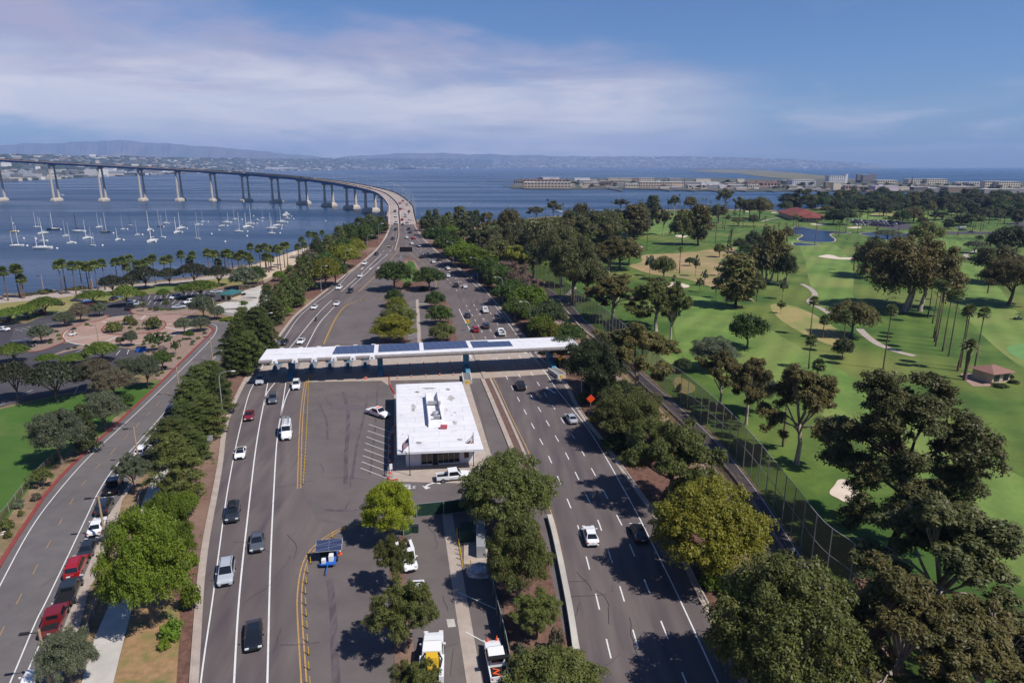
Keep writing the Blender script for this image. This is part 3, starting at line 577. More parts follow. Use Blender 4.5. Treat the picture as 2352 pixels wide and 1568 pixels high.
m_tm=mat('tyre_marks',(84,76,80),(104,94,97),scale=.9,detail=10,lo=.42,hi=.58,streak=(2,.25,1))
mb=MB()
for P,w in (([(845,905),(835,960),(822,1010),(808,1100)],.5),([(790,900),(800,960),(795,1040),(794,1110)],.7),([(940,880),(915,920),(880,930)],.35),([(757,1330),(765,1400),(768,1480),(775,1600)],.8),([(868,880),(862,980),(850,1090)],.35),([(735,930),(750,965),(752,1010)],.4),([(850,1165),(800,1172),(745,1170)],.5)):
    ribbon(mb,path(P,.095),w)
struct(mb,'tyre_mark',m_tm)
mb=MB()
for x,y,w,h in ((800,935,40,6),(600,1420,3,9),(23,1391,5,5),(1410,1350,4,8),(978,1107,12,5)): mb.poly([W(x+w*math.cos(t)*(1+.2*math.sin(3*t)),y+h*math.sin(t),.096 if x>500 else .045) for t in [2*PI*k/14 for k in range(14)]])
struct(mb,'asphalt_patch',mat('patched_asphalt',(98,88,91),(108,98,100),scale=1.2,detail=9))

RC=random.Random(21);mb=MB()
for k in range(46):
    x,y=RC.choice([(RC.uniform(480,690),RC.uniform(960,1560)),(RC.uniform(720,900),RC.uniform(900,1180)),(RC.uniform(1290,1500),RC.uniform(1180,1560)),(RC.uniform(20,180),RC.uniform(1150,1500)),(RC.uniform(960,1040),RC.uniform(1250,1560))]);p=Tn(x,y,.105 if x>400 else .05);a=RC.choice([1.5,1.6,.05,1.45]);P=[p]
    for j in range(RC.randint(4,9)): a+=RC.uniform(-.3,.3);P.append(P[-1]+Vector((math.cos(a),math.sin(a),0))*RC.uniform(.5,1.1))
    ribbon(mb,P,.045)
struct(mb,'sealed_crack',mat('crack_sealant',(70,64,66)))
# ================================================================ TREES
NR=np.random.RandomState(11)
def unit(n):
    v=NR.normal(size=(n,3));return v/np.linalg.norm(v,axis=1)[:,None]
def cards(pos,nrm,size,tint,elong=1.,droop=0.,name='crown',m=None):
    n=len(pos);nrm=nrm/np.maximum(1e-6,np.linalg.norm(nrm,axis=1))[:,None]
    r=unit(n)
    if droop: r=r*(1-droop)+np.array([0,0,1.])*droop
    u=r-nrm*(r*nrm).sum(1)[:,None];u/=np.maximum(1e-6,np.linalg.norm(u,axis=1))[:,None];w=np.cross(nrm,u)
    s=(size*(.45+1.0*NR.rand(n)**1.6))[:,None] if np.isscalar(size) else size[:,None]
    a=u*s*elong;b=w*s
    V=np.stack([pos-a-b*.55,pos+b*.15-a*.2-b*1.,pos+a+b*.35,pos+b],1).reshape(-1,3)
    me=bpy.data.meshes.new(name);me.vertices.add(4*n);me.vertices.foreach_set('co',V.astype(np.float32).ravel())
    me.loops.add(4*n);me.loops.foreach_set('vertex_index',np.arange(4*n,dtype=np.int32))
    me.polygons.add(n);me.polygons.foreach_set('loop_start',np.arange(0,4*n,4,dtype=np.int32));me.polygons.foreach_set('loop_total',np.full(n,4,dtype=np.int32))
    at=me.attributes.new('tint','FLOAT','FACE');at.data.foreach_set('value',np.clip(tint,0,1).astype(np.float32))
    me.materials.append(m);me.update();me.validate();return me
def puffs(P,n,size,m,name='crown',elong=1.,droop=0.,up=.35,flat=1.,shell=.22,hang=0.,squash=1.):
    """P: list of (x,y,z,r) foliage clumps; n leaf cards shared by clump area"""
    if n>15000:
        Q_=[]
        for x,y,z,r in P:
            Q_.append((x,y,z,r*.72))
            for j in range(9):
                d_=unit(1)[0];d_[2]=abs(d_[2])*.9-.15;k=R.uniform(.62,.95);q=r*R.uniform(.26,.46);Q_.append((x+d_[0]*r*k,y+d_[1]*r*k,z+d_[2]*r*k*squash,q))
        P=Q_
    P=np.array(P);wt=P[:,3]**2;wt/=wt.sum();k=NR.choice(len(P),n,p=wt)
    d=unit(n);d[:,2]=np.where(d[:,2]<-.35,-d[:,2]*.6,d[:,2])
    rad=P[k,3]*(1-shell*NR.rand(n)**1.5);ct=NR.rand(len(P))
    lump=1+.3*np.sin(d[:,0]*7+k)*np.cos(d[:,1]*6+k*1.7)
    off=d*(rad*lump)[:,None];off[:,2]*=squash
    pos=P[k,:3]+off
    if hang: pos[:,2]-=hang*P[k,3]*NR.rand(n)**2*1.2
    nrm=d*.75+np.array([0,0,up])+unit(n)*.55
    tint=ct[k]*.55+.45*NR.rand(n)
    return cards(pos,nrm,size,tint,elong,droop,name,m)
def limbs(mb,P,base,h0,r0,nl=7,fork=.45,col=0,wig=.06):
    """tapered trunk with limbs reaching to clump centres"""
    base=Vector(base);top=Vector((base.x+R.uniform(-.3,.3),base.y+R.uniform(-.3,.3),h0))
    mb.tube([base+Vector((0,0,-.6)),base+Vector((0,0,.05)),base+Vector((0,0,.5)),base.lerp(top,.5)+Vector((R.uniform(-wig,wig)*3,R.uniform(-wig,wig)*3,0)),top],[r0*1.7,r0*1.45,r0*1.05,r0*.85,r0*.72],8)
    Q=sorted(P,key=lambda p:-p[3])
    Q=R.sample(P,min(nl,len(P)))
    for q in Q:
        e=Vector(q[:3]);s=base.lerp(top,R.uniform(.65,1.));m1=s.lerp(e,.4)+Vector((R.uniform(-.5,.5),R.uniform(-.5,.5),R.uniform(0,.8)));m2=s.lerp(e,.75)+Vector((R.uniform(-.4,.4),R.uniform(-.4,.4),.3))
        mb.tube([s,m1,m2,e],[r0*.5,r0*.34,r0*.2,r0*.07],5)
        for _ in range(5):
            e2=e+Vector((R.uniform(-1,1),R.uniform(-1,1),R.uniform(-.3,.8)))*q[3]*1.05;mb.tube([m1.lerp(m2,R.random()),m2.lerp(e2,.6)+Vector((0,0,.3)),e2],[r0*.2,r0*.12,r0*.04],4)
def dome(n,Wd,z0,z1,r,flat=.0,inner=.35,jit=.12):
    """clumps over a dome; width Wd, from z0 to z1"""
    out=[]
    for i in range(n):
        t=(i+.5)/n;ph=i*2.399963+R.uniform(-.3,.3)
        ct=1-t*(1.25+.15);ct=max(-.4,ct);st=math.sqrt(max(0,1-ct*ct))
        k=R.uniform(.78,1.02) if R.random()>inner else R.uniform(.3,.7)
        rr=r*R.uniform(.7,1.25)
        x=math.cos(ph)*st*(Wd/2-rr*.8)*k;y=math.sin(ph)*st*(Wd/2-rr*.8)*k
        zc=z0+(z1-z0)*.32
        z=zc+ct*k*((z1-rr*.8-zc) if ct>0 else (zc-z0-rr*.3))
        out.append((x+R.uniform(-jit,jit)*Wd*.3,y+R.uniform(-jit,jit)*Wd*.3,z,rr))
    return out
lm=leafmat
LM=dict(olive=lm('leaf_olive',(76,84,38),(122,126,64)),bright=lm('leaf_bright',(118,134,24),(164,168,48),.35),fresh=lm('leaf_fresh',(78,104,28),(122,142,44),.3),ficus=lm('leaf_deep_green',(52,74,32),(88,106,44)),golden=lm('leaf_golden_green',(98,104,30),(142,140,48),.3),
 dark=lm('leaf_dark',(54,66,38),(84,92,52)),coral=lm('leaf_dark_olive',(44,50,36),(74,76,50)),pine=lm('leaf_pine',(60,76,34),(112,118,60),.2),euca=lm('leaf_eucalyptus',(68,78,42),(116,112,68)),brown=lm('leaf_bronze',(82,84,44),(124,110,64)),
 grey=lm('leaf_grey_green',(72,84,62),(124,128,100)),redgrey=lm('leaf_grey_red',(92,74,62),(126,122,96)),tipu=lm('leaf_yellow_green',(84,108,34),(124,142,58),.35),palm=lm('leaf_palm',(84,100,50),(136,146,84),.3),dpalm=lm('leaf_dark_palm',(86,98,56),(140,146,92),.3),twig=lm('leaf_bare_twig',(130,104,88),(108,92,66),.1))
m_bark=mat('bark_grey',(126,112,98),(92,80,70),scale=3.,streak=(3,3,.6));m_barkd=mat('bark_dark',(84,70,58),(60,50,44),scale=3.,streak=(3,3,.6));m_barkw=mat('bark_pale',(186,174,160),(140,122,106),scale=1.6,streak=(2,2,.5));m_palmt=mat('palm_bark',(122,100,84),(96,78,66),scale=4.,streak=(1,1,4))
PRO={}
HID=[]
def proto(key,crown,trunk_mb,bark,dims,extra=None):
    PRO.setdefault(key,[]).append((crown,trunk_mb.mesh('trunk',bark,smooth=True),dims))
def mkproto(key,kind,Wd,Hh,leaf,bark,n,nl,size,hi=True):
    mb=MB()
    if kind=='broad':
        P=dome(nl,Wd,Hh*.26,Hh,Wd*.135);me=puffs(P,n,size,leaf);limbs(mb,P,(0,0,0),Hh*.36,Wd*.026,8)
    elif kind=='dense':
        P=dome(nl,Wd,Hh*.16,Hh,Wd*.12,inner=.2,jit=.06);me=puffs(P,n,size,leaf,up=.45);limbs(mb,P,(0,0,0),Hh*.3,Wd*.024,6)
    elif kind=='open':
        P=dome(nl,Wd,Hh*.34,Hh,Wd*.10,inner=.5,jit=.35);me=puffs(P,n,size,leaf,shell=.6);limbs(mb,P,(0,0,0),Hh*.42,Wd*.022,12)
    elif kind=='umb':
        P=[]
        for i in range(nl):
            a=i*2.4;k=math.sqrt((i+.5)/nl);rr=Wd*.115*R.uniform(.75,1.2)
            P.append((math.cos(a)*k*(Wd/2-rr),math.sin(a)*k*(Wd/2-rr),Hh*(.92-.26*k*k)+R.uniform(-.04,.03)*Hh-rr*.5,rr))
        me=puffs(P,n,size,leaf,squash=.6,up=.7);limbs(mb,P,(0,0,0),Hh*.3,Wd*.022,9)
    elif kind=='euca':
        P=[];ng=7
        for g in range(ng):
            a=g*2.4+R.uniform(-.4,.4);k=math.sqrt((g+.3)/ng);gx,gy=math.cos(a)*k*Wd*.34,math.sin(a)*k*Wd*.34;gz=Hh*(.9-.38*k*R.uniform(.6,1.3))
            for j in range(max(3,nl//ng)):
                rr=Wd*R.uniform(.055,.095);P.append((gx+R.gauss(0,.075)*Wd,gy+R.gauss(0,.075)*Wd,min(Hh-rr,gz+R.gauss(0,.05)*Hh),rr))
        me=puffs(P,n,size,leaf,elong=1.5,droop=.45,hang=.9,shell=.7);limbs(mb,P,(0,0,0),Hh*.42,Wd*.024,12,wig=.2)
    elif kind=='giant':
        P=[]
        for g_ in range(22):
            t=g_/21;a=g_*2.4+R.uniform(-.3,.3);rr_=Wd*(.16+.22*math.sin(PI*min(1,.15+t*.8)))*R.uniform(.75,1.1);gx,gy,gz=math.cos(a)*rr_,math.sin(a)*rr_,Hh*(.22+.66*t)
            for j in range(9):
                rr=Wd*R.uniform(.06,.10);P.append((gx+R.gauss(0,.06)*Wd,gy+R.gauss(0,.06)*Wd,min(Hh-rr,gz+R.gauss(0,.035)*Hh),rr))
        me=puffs(P,n,size,leaf,elong=1.5,droop=.4,hang=.6,shell=.6);limbs(mb,P,(0,0,0),Hh*.5,Wd*.026,14,wig=.3)
    elif kind=='weep':
        P=dome(nl,Wd,Hh*.22,Hh,Wd*.11,inner=.35,jit=.16);me=puffs(P,n,size,leaf,elong=1.9,droop=.75,hang=1.7,shell=.6)
        for b in ((-.07,.02),(.08,-.05),(.02,.1)): limbs(mb,P,(b[0]*Wd,b[1]*Wd,0),Hh*.45,Wd*.02,6,wig=.3)
    elif kind=='tall':
        P=[]
        for i in range(nl):
            t=(i+.5)/nl;z=Hh*(.16+.82*t);wd=Wd/2*math.sin(PI*(.18+.72*t))**.7;a=i*2.4;rr=Wd*.13*R.uniform(.7,1.3);k=R.uniform(.35,1.)
            P.append((math.cos(a)*max(0,wd-rr*.7)*k,math.sin(a)*max(0,wd-rr*.7)*k,min(z,Hh-rr),rr))
        me=puffs(P,n,size,leaf,hang=.5,shell=.5);limbs(mb,P,(0,0,0),Hh*.4,Wd*.03,7)
    elif kind=='pine':
        P=[]
        for i in range(nl):
            t=(i+.5)/nl;z=Hh*(.08+.9*t);wd=Wd/2*min(1,(1.1-t)*2.0)**.7*R.uniform(.7,1.1);a=i*2.4;rr=Wd*(.19-.05*t)*R.uniform(.75,1.25);k=R.uniform(.55,1.)
            P.append((math.cos(a)*max(0,wd-rr*.6)*k,math.sin(a)*max(0,wd-rr*.6)*k,min(z,Hh-rr*.6),rr))
        me=puffs(P,n,size,leaf,elong=1.3,up=.5,squash=.9,shell=.4);limbs(mb,P,(0,0,0),Hh*.75,Wd*.025,8)
    elif kind=='cone':
        P=[]
        for i in range(nl):
            t=(i+.5)/nl;z=Hh*(.05+.93*t);wd=Wd/2*(1.02-t);a=i*2.4;rr=Wd*.14*(1.1-t);P.append((math.cos(a)*wd*.75,math.sin(a)*wd*.75,z,rr))
        me=puffs(P,n,size,leaf,shell=.6);mb.tube([(0,0,-.5),(0,0,Hh*.95)],[Wd*.04,.03],6)
    elif kind=='shrub':
        P=dome(nl,Wd,0,Hh,Wd*.16,inner=.2);me=puffs(P,n,size,leaf);limbs(mb,P,(0,0,0),Hh*.3,Wd*.03,5)
    elif kind=='sparse':
        P=dome(nl,Wd,Hh*.3,Hh,Wd*.1,inner=.5,jit=.3);me=puffs(P,n,size,leaf,shell=.95);limbs(mb,P,(0,0,0),Hh*.4,Wd*.03,14,wig=.3)
        limbs(mb,P,(0,0,0),Hh*.5,Wd*.025,14,wig=.3)
    if 1:
        V=np.empty(len(me.vertices)*3,dtype=np.float32);me.vertices.foreach_get('co',V);V=V.reshape(-1,3)
        q=np.percentile(V,[.7,99.3],axis=0);cur=max((q[1]-q[0])[0],(q[1]-q[0])[1]);dims=(cur,q[1][2])
    proto(key,me,mb,bark,dims)
g=LM
for s in range(2):
    mkproto('broadH','broad',12,10,g['ficus'],m_bark,84000,58,.09)
    mkproto('denseH','dense',12,10,g['ficus'],m_bark,90000,70,.09)
    mkproto('eucaH','euca',14,17,g['euca'],m_barkw,74000,78,.095)
    mkproto('pineH','pine',8,13,g['pine'],m_bark,60000,54,.075)
mkproto('weepH','weep',18,17,g['brown'],m_barkw,52000,80,.14)
mkproto('giantH','giant',15,22,g['euca'],m_barkd,120000,120,.10)
mkproto('tallH','tall',12,19,g['euca'],m_barkd,50000,70,.13)
mkproto('openH','open',12,10,g['olive'],m_bark,70000,60,.085)
mkproto('sparseH','sparse',10,13,g['twig'],m_barkw,5000,40,.14)
for s in range(3):
    mkproto('broad','broad',12,10,g['ficus'],m_bark,11000,42,.21)
    mkproto('dense','dense',12,10,g['ficus'],m_bark,11000,46,.21)
    mkproto('euca','euca',14,17,g['euca'],m_barkw,10000,48,.24)
    mkproto('pine','pine',8,13,g['pine'],m_bark,9000,48,.19)
for s in range(2):
    mkproto('umb','umb',13,7,g['tipu'],m_bark,6500,46,.24)
    mkproto('umbd','umb',15,8.5,g['coral'],m_bark,8000,60,.26)
    mkproto('weep','weep',18,17,g['brown'],m_barkw,8000,60,.36)
    mkproto('tall','tall',12,19,g['euca'],m_barkd,7000,50,.36)
    mkproto('open','open',12,10,g['olive'],m_bark,3600,36,.28)
    mkproto('shrub','shrub',3,1.8,g['olive'],m_bark,1500,16,.12)
mkproto('cone','cone',5,12,g['dark'],m_bark,2600,50,.22)
mkproto('sparse','sparse',10,12,g['twig'],m_barkw,1500,36,.24)
# palms: trunk and head are separate meshes so that heads keep their size
def frond(P,N,Tt,a,el0,L,wd,sag,nseg=5,fan=False):
    pass
def palmhead(n,L,kind,leaf,dead=True):
    pos=[];faces=[];tint=[]
    def quad(a,b,c,d,t):
        i=len(pos);pos.extend([a,b,c,d]);faces.append((i,i+1,i+2,i+3));tint.append(t)
    for i in range(n):
        a=i*2.399963+R.uniform(-.2,.2);e=PI*.48-(i/n)*PI*(.74 if kind=='fan' else .55)+R.uniform(-.1,.1);t0=R.random()
        d=Vector((math.cos(a)*math.cos(e),math.sin(a)*math.cos(e),math.sin(e)));sd=Vector((-math.sin(a),math.cos(a),0))
        if kind=='fan':
            p0=d*L*.35;upv=d.cross(sd)
            for j in range(7):
                th=(j-3)*.36;dd=(d*math.cos(th)+sd*math.sin(th));tip=p0+dd*L*.62+Vector((0,0,-.2*L*(1-max(0,d.z))*R.uniform(.6,1.4)))
                n2=sd*math.cos(th)-d*math.sin(th);md=p0+dd*L*.36
                quad(p0,md-n2*L*.10,tip,md+n2*L*.10,t0*.6+.4*R.random())
            quad(Vector((0,0,0)),p0-sd*.03,p0,p0+sd*.03,.3)
        else:
            prev=Vector((0,0,0));hd=Vector((math.cos(a),math.sin(a),0))
            for j in range(6):
                t=(j+1)/6;p=d*L*t+Vector((0,0,-.55*L*t*t*(1.1-d.z*.5)))
                wdt=L*.15*math.sin(PI*min(1,.15+t*.8))
                for s in (-1,1):
                    o=(sd*s*wdt+Vector((0,0,-wdt*.5)));quad(prev,p,p+o,prev+o*.9,t0*.5+.5*R.random())
                prev=p
    me=bpy.data.meshes.new('fronds');me.from_pydata([tuple(p) for p in pos],[],faces);at=me.attributes.new('tint','FLOAT','FACE');at.data.foreach_set('value',tint);me.materials.append(leaf);me.update();return me
PH={'palm':[palmhead(34,1.9,'fan',g['palm']) for _ in range(3)],'dpalm':[palmhead(30,1.7,'fan',g['dpalm']) for _ in range(2)],'date':[palmhead(48,3.4,'feather',g['dpalm'])],'palmL':[palmhead(16,1.9,'fan',g['palm']) for _ in range(2)],'dpalmL':[palmhead(14,1.8,'fan',g['dpalm']) for _ in range(2)]}
def trunkmesh(r0,r1,fat=False,bend=0.):
    mb=MB();mb.tube([(0,0,-.05),(0,0,0),(bend*.2,0,.03),(bend*.6,0,.4),(bend*.7,bend*.2,.7),(0,0,1)],[r0*1.9,r0*1.7,r0*1.1,r0*.9,r1,r1],7);return mb.mesh('trunk',m_palmt,smooth=True)
PTK=[trunkmesh(.24,.15,bend=.25),trunkmesh(.22,.15,bend=-.3),trunkmesh(.25,.16,bend=0.)];DTK=trunkmesh(.42,.55)
sk=MB();sk.tube([(0,0,-1.3),(0,0,-.7),(0,0,.1)],[.18,.3,.18],8);SKm=sk.mesh('dead_skirt',mat('dead_fronds',(142,116,84),(112,90,66),scale=5.),smooth=False)
def palm(kind,x,yt,yb,desc,group,terr=True,wscale=1.,dark=False):
    """crown centre x, crown top yt, base yb in the survey picture"""
    xb=x+(CX-x)*(yb-yt)/(CY+F/math.tan(PT)-yt)
    b=Tn(xb,yb) if terr else W(xb,yb,0)
    lo,hi=.5,60
    for _ in range(30):
        m=(lo+hi)/2
        if prj((b.x,b.y,b.z+m))[1]>yt: lo=m
        else: hi=m
    h=lo;hd=h-(1.5 if kind!='date' else 1.6)*wscale
    hd=max(hd,.8)
    root=empty('fan_palm' if kind!='date' else 'date_palm',b,R.uniform(0,6.28))
    tk=bpy.data.objects.new('trunk',DTK if kind=='date' else R.choice(PTK));COL.objects.link(tk);tk.parent=root;q_=1. if kind!='dpalm' else .75;tk.scale=(q_,q_,hd)
    fr=bpy.data.objects.new('fronds',R.choice(PH[kind]));COL.objects.link(fr);fr.parent=root;fr.location=(0,0,hd);fr.scale=(wscale,)*3
    if not kind.endswith('L') and kind!='date':
        s=bpy.data.objects.new('dead_skirt',SKm);COL.objects.link(s);s.parent=root;s.location=(0,0,hd);s.scale=(wscale,)*3
    return auto(root,desc,'palm tree',group)
def tree(key,x,yt,yb,w,leaf,name,desc,group,bark=None,v=None,terr=True,rz=None):
    xb=x+(CX-x)*(yb-yt)*.6/(CY+F/math.tan(PT)-yt)
    b=Tn(xb,yb) if terr else W(xb,yb,0)
    zc=b.y*cp-(b.z-H)*sp
    wm=w*zc/F*(.9 if w>100 else .97)*(1.15 if key.startswith('euca') else 1)
    # tree top is seen over the middle of the crown
    lo,hi=.3,60
    for _ in range(30):
        m=(lo+hi)/2
        if prj((b.x,b.y+wm*.12,b.z+m))[1]>yt: lo=m
        else: hi=m
    h=lo
    cr_,tk_,dm=PRO[key][(v if v is not None else R.randrange(99))%len(PRO[key])]
    root=empty(name,b,R.uniform(0,6.28) if rz is None else rz);s=wm/dm[0];root.scale=(s,s,h/dm[1])
    c=bpy.data.objects.new('crown',cr_);COL.objects.link(c);c.parent=root
    t=bpy.data.objects.new('trunk',tk_);COL.objects.link(t);t.parent=root
    if leaf:
        c.material_slots[0].link='OBJECT';c.material_slots[0].material=LM[leaf]
    if bark:
        t.material_slots[0].link='OBJECT';t.material_slots[0].material=bark
    return auto(root,desc,'tree' if key not in('shrub',) else 'shrub',group)
# ---- trees of the median and the yard (left to right, near to far)
G1='trees in the median between the carriageways';G2='trees beside the left carriageway';G3='roadside trees between motorway and bike path';G4_='trees in the waterfront park';G5='trees on the golf course'
for a in [('denseH',893,1106,1243,126,'bright','broadleaf_tree','round tree with bright yellow-green crown'),
 ('openH',901,1230,1356,90,'olive','broadleaf_tree','small olive-green tree hiding a parked truck'),
 ('openH',928,1333,1500,168,'olive','broadleaf_tree','broad olive tree with pale twigs'),
 ('openH',955,1520,1668,150,'olive','broadleaf_tree','olive-green tree cut by the bottom edge'),
 ('denseH',1165,1045,1215,222,'olive','broadleaf_tree','large spreading olive-green tree'),
 ('denseH',1190,1185,1376,155,'olive','broadleaf_tree','tall olive-green tree'),
 ('openH',1234,1358,1470,128,'olive','broadleaf_tree','small thin-crowned olive-green tree'),
 ('denseH',1270,1497,1690,262,'olive','broadleaf_tree','wide olive-green tree cut by the bottom edge'),
 ('broad',905,600,668,80,'ficus','broadleaf_tree','deep green flat-topped tree'),
 ('broad',986,614,667,72,'ficus','broadleaf_tree','deep green leaning tree'),
 ('broad',905,664,705,46,'ficus','broadleaf_tree','small green twin-crowned tree'),
 ('dense',912,682,725,52,'golden','broadleaf_tree','small yellow-green tree'),
 ('dense',915,700,755,80,'olive','broadleaf_tree','olive-green tree'),
 ('denseH',904,722,788,104,'golden','broadleaf_tree','golden-green bushy tree'),
 ('dense',1000,668,708,46,'ficus','broadleaf_tree','small green tree'),
 ('dense',1010,700,745,62,'ficus','broadleaf_tree','round green tree'),
 ('dense',1016,740,785,60,'olive','broadleaf_tree','small dull olive tree'),
 ('shrub',936,645,661,20,'olive','shrub','clipped round shrub'),('shrub',972,658,668,24,'dark','shrub','clipped dark shrub'),
 ('shrub',1277,1440,1500,40,'redgrey','shrub','reddish flowering shrub'),('shrub',1198,1478,1530,42,'grey','shrub','grey-green shrub')]:
    tree(*a[:8],group=G1)
# right roadside
for a in [('denseH',1630,1107,1325,262,'golden','broadleaf_tree','large yellow-green spreading tree'),
 ('denseH',1806,1296,1620,350,'olive','broadleaf_tree','huge dark olive tree'),
 ('openH',1545,965,1160,218,'olive','broadleaf_tree','large olive tree with bare pale twigs'),
 ('broadH',1442,892,1020,170,'olive','broadleaf_tree','dense dull green tree'),
 ('broadH',1364,775,925,140,'dark','broadleaf_tree','dark green tree'),
 ('eucaH',1463,738,905,178,'brown','eucalyptus_tree','bronze eucalyptus with white trunks'),
 ('broad',1262,690,765,80,'dark','broadleaf_tree','dark green roadside tree'),('broad',1304,742,800,82,'ficus','broadleaf_tree','green roadside tree'),
 ('broad',1215,655,728,90,'fresh','broadleaf_tree','light green roadside tree'),('broad',1165,650,700,70,'ficus','broadleaf_tree','green roadside tree'),
 ('broad',1150,610,668,84,'ficus','broadleaf_tree','green roadside tree'),('broad',1100,568,632,92,'fresh','broadleaf_tree','light green roadside tree'),
 ('broad',1060,556,612,74,'fresh','broadleaf_tree','light green roadside tree'),('broad',1030,538,590,70,'ficus','broadleaf_tree','green roadside tree'),
 ('broad',1003,520,566,62,'ficus','broadleaf_tree','green roadside tree'),('broad',1120,592,648,60,'ficus','broadleaf_tree','green roadside tree'),
 ('broad',1185,685,740,60,'ficus','broadleaf_tree','green roadside tree'),('broad',1245,722,775,70,'fresh','broadleaf_tree','light green roadside tree'),
 ('pine',985,483,542,24,'pine','conifer','narrow dark conifer'),('pine',1001,481,548,26,'pine','conifer','narrow dark conifer'),('pine',974,497,530,26,'pine','conifer','low dark conifer'),('pine',1030,488,545,34,'pine','conifer','dark conifer'),('pine',1020,495,545,26,'pine','conifer','dark conifer'),
 ('tall',1056,474,540,38,'euca','eucalyptus_tree','tall dark eucalyptus by the water'),('tall',1078,485,535,28,'dark','eucalyptus_tree','dark shaggy tree by the water'),('tall',1094,483,530,22,'dark','eucalyptus_tree','dark shaggy tree by the water'),
 ('euca',1065,505,578,66,'euca','eucalyptus_tree','grey-brown eucalyptus'),('euca',1105,520,600,64,'euca','eucalyptus_tree','grey-brown eucalyptus'),
 ('shrub',1410,1000,1030,60,'ficus','shrub','low green shrub'),('shrub',1360,955,970,16,'bright','shrub','yellow flowering shrub'),('shrub',1560,880,900,14,'dark','shrub','small dark shrub')]:
    tree(*a[:8],group=G3)
for x,yt,yb,w,lf in ((1378,830,930,70,'dark'),(1290,770,835,70,'ficus'),(1240,700,752,76,'fresh'),(1205,665,715,70,'ficus'),(1175,640,690,66,'ficus'),(1150,628,668,50,'ficus'),(1130,600,640,60,'fresh'),(1090,572,612,60,'ficus'),(1075,552,598,60,'ficus'),(1048,545,585,54,'fresh'),(1020,528,566,54,'ficus'),(1040,520,562,50,'fresh'),(1268,740,800,60,'golden'),(1425,870,960,70,'dark'),(1420,905,990,90,'olive'),(1500,960,1060,110,'olive'),(1600,1080,1180,110,'olive'),(1470,915,985,80,'ficus')): tree('broadH' if w>75 else 'broad',x,yt,yb,w,lf,'broadleaf_tree','bushy green tree of the roadside belt',G3)
RU=random.Random(31)
for k in range(64):
    t=RU.random();i=min(int(t*16)+3,19);(a_x,a_y),(b_x,b_y)=KR[i],KR[i+1];f=RU.random();x=a_x+(b_x-a_x)*f;y=a_y+(b_y-a_y)*f;o_=RU.uniform(.18,1.)*(30+(y-520)*.13);w_=(7+(y-500)*.055)*RU.uniform(.7,1.3)
    tree('shrub',x+o_,y-w_*.55,y+2,w_,RU.choice(['ficus','fresh','olive','dark']),'shrub','low green shrub of the roadside undergrowth','undergrowth shrubs beside the right carriageway')
# left strip: pines, ficus
for a in [(850,493,545,44,'pine'),(875,497,535,34,'pine'),(826,499,560,40,'pine'),(803,513,575,40,'ficus'),(838,515,568,44,'ficus'),(778,519,585,36,'pine'),(862,510,548,36,'ficus'),(755,540,605,42,'pine'),(786,545,600,54,'ficus'),(815,548,592,52,'golden'),(728,545,615,32,'dark'),(712,572,640,44,'redgrey'),(745,580,640,60,'ficus'),(790,560,615,80,'golden'),(768,592,655,58,'ficus'),(745,592,662,70,'golden'),(707,586,668,34,'pine'),(690,588,678,34,'pine'),(668,610,695,36,'pine'),(680,632,705,38,'pine'),(655,632,712,40,'pine'),(640,652,730,40,'pine'),(615,652,738,44,'pine'),(632,680,745,42,'pine')]:
    k='pine' if a[4]=='pine' else 'broad'
    tree(k,a[0],a[1],a[2],a[3],a[4],'pine_tree' if k=='pine' else 'broadleaf_tree','dark fuzzy pine tree' if k=='pine' else ('golden-green roadside tree' if a[4]=='golden' else 'dense green roadside tree'),G2)
for a in [(592,704,815,74),(560,705,800,56),(612,730,822,56),(545,738,852,84),(572,760,855,66),(535,775,862,60),(478,828,905,84),(455,838,925,72),(500,850,948,66),(440,870,960,92),(472,905,1000,104),(428,925,1020,98),(400,955,1060,120),(440,985,1060,66)]:
    tree('pineH',a[0],a[1],a[2],a[3],'pine','pine_tree','large fuzzy dark green pine tree',G2)
tree('pineH',403,992,1160,118,'olive','pine_tree','big olive-green pine with spreading clumps',G2)
tree('denseH',326,1175,1440,196,'fresh','broadleaf_tree','huge fresh green tree beside the parked cars',G2)
tree('denseH',380,1132,1340,118,'fresh','broadleaf_tree','fresh green tree behind the huge one',G2)
tree('broad',420,1130,1190,62,'fresh','broadleaf_tree','low fresh green bush-like tree',G2)
tree('openH',302,1040,1135,72,'grey','broadleaf_tree','small grey-green tree with drooping twigs beside the pavement',G2)
tree('broadH',152,1446,1590,116,'grey','broadleaf_tree','low grey-green tree by the lamp post at lower left',G2)
tree('broad',262,1195,1240,46,'grey','broadleaf_tree','small grey-green tree above the black car',G2)
for a in [(393,1420,1462,50),(440,1265,1300,30),(375,1465,1490,26),(436,1330,1400,44),(470,1018,1040,22),(480,890,915,20),(575,750,770,40),(655,700,725,40),(680,672,700,44),(600,735,756,30)]:
    tree('shrub',a[0],a[1],a[2],a[3],'fresh','shrub','green shrub on the motorway bank',G2)
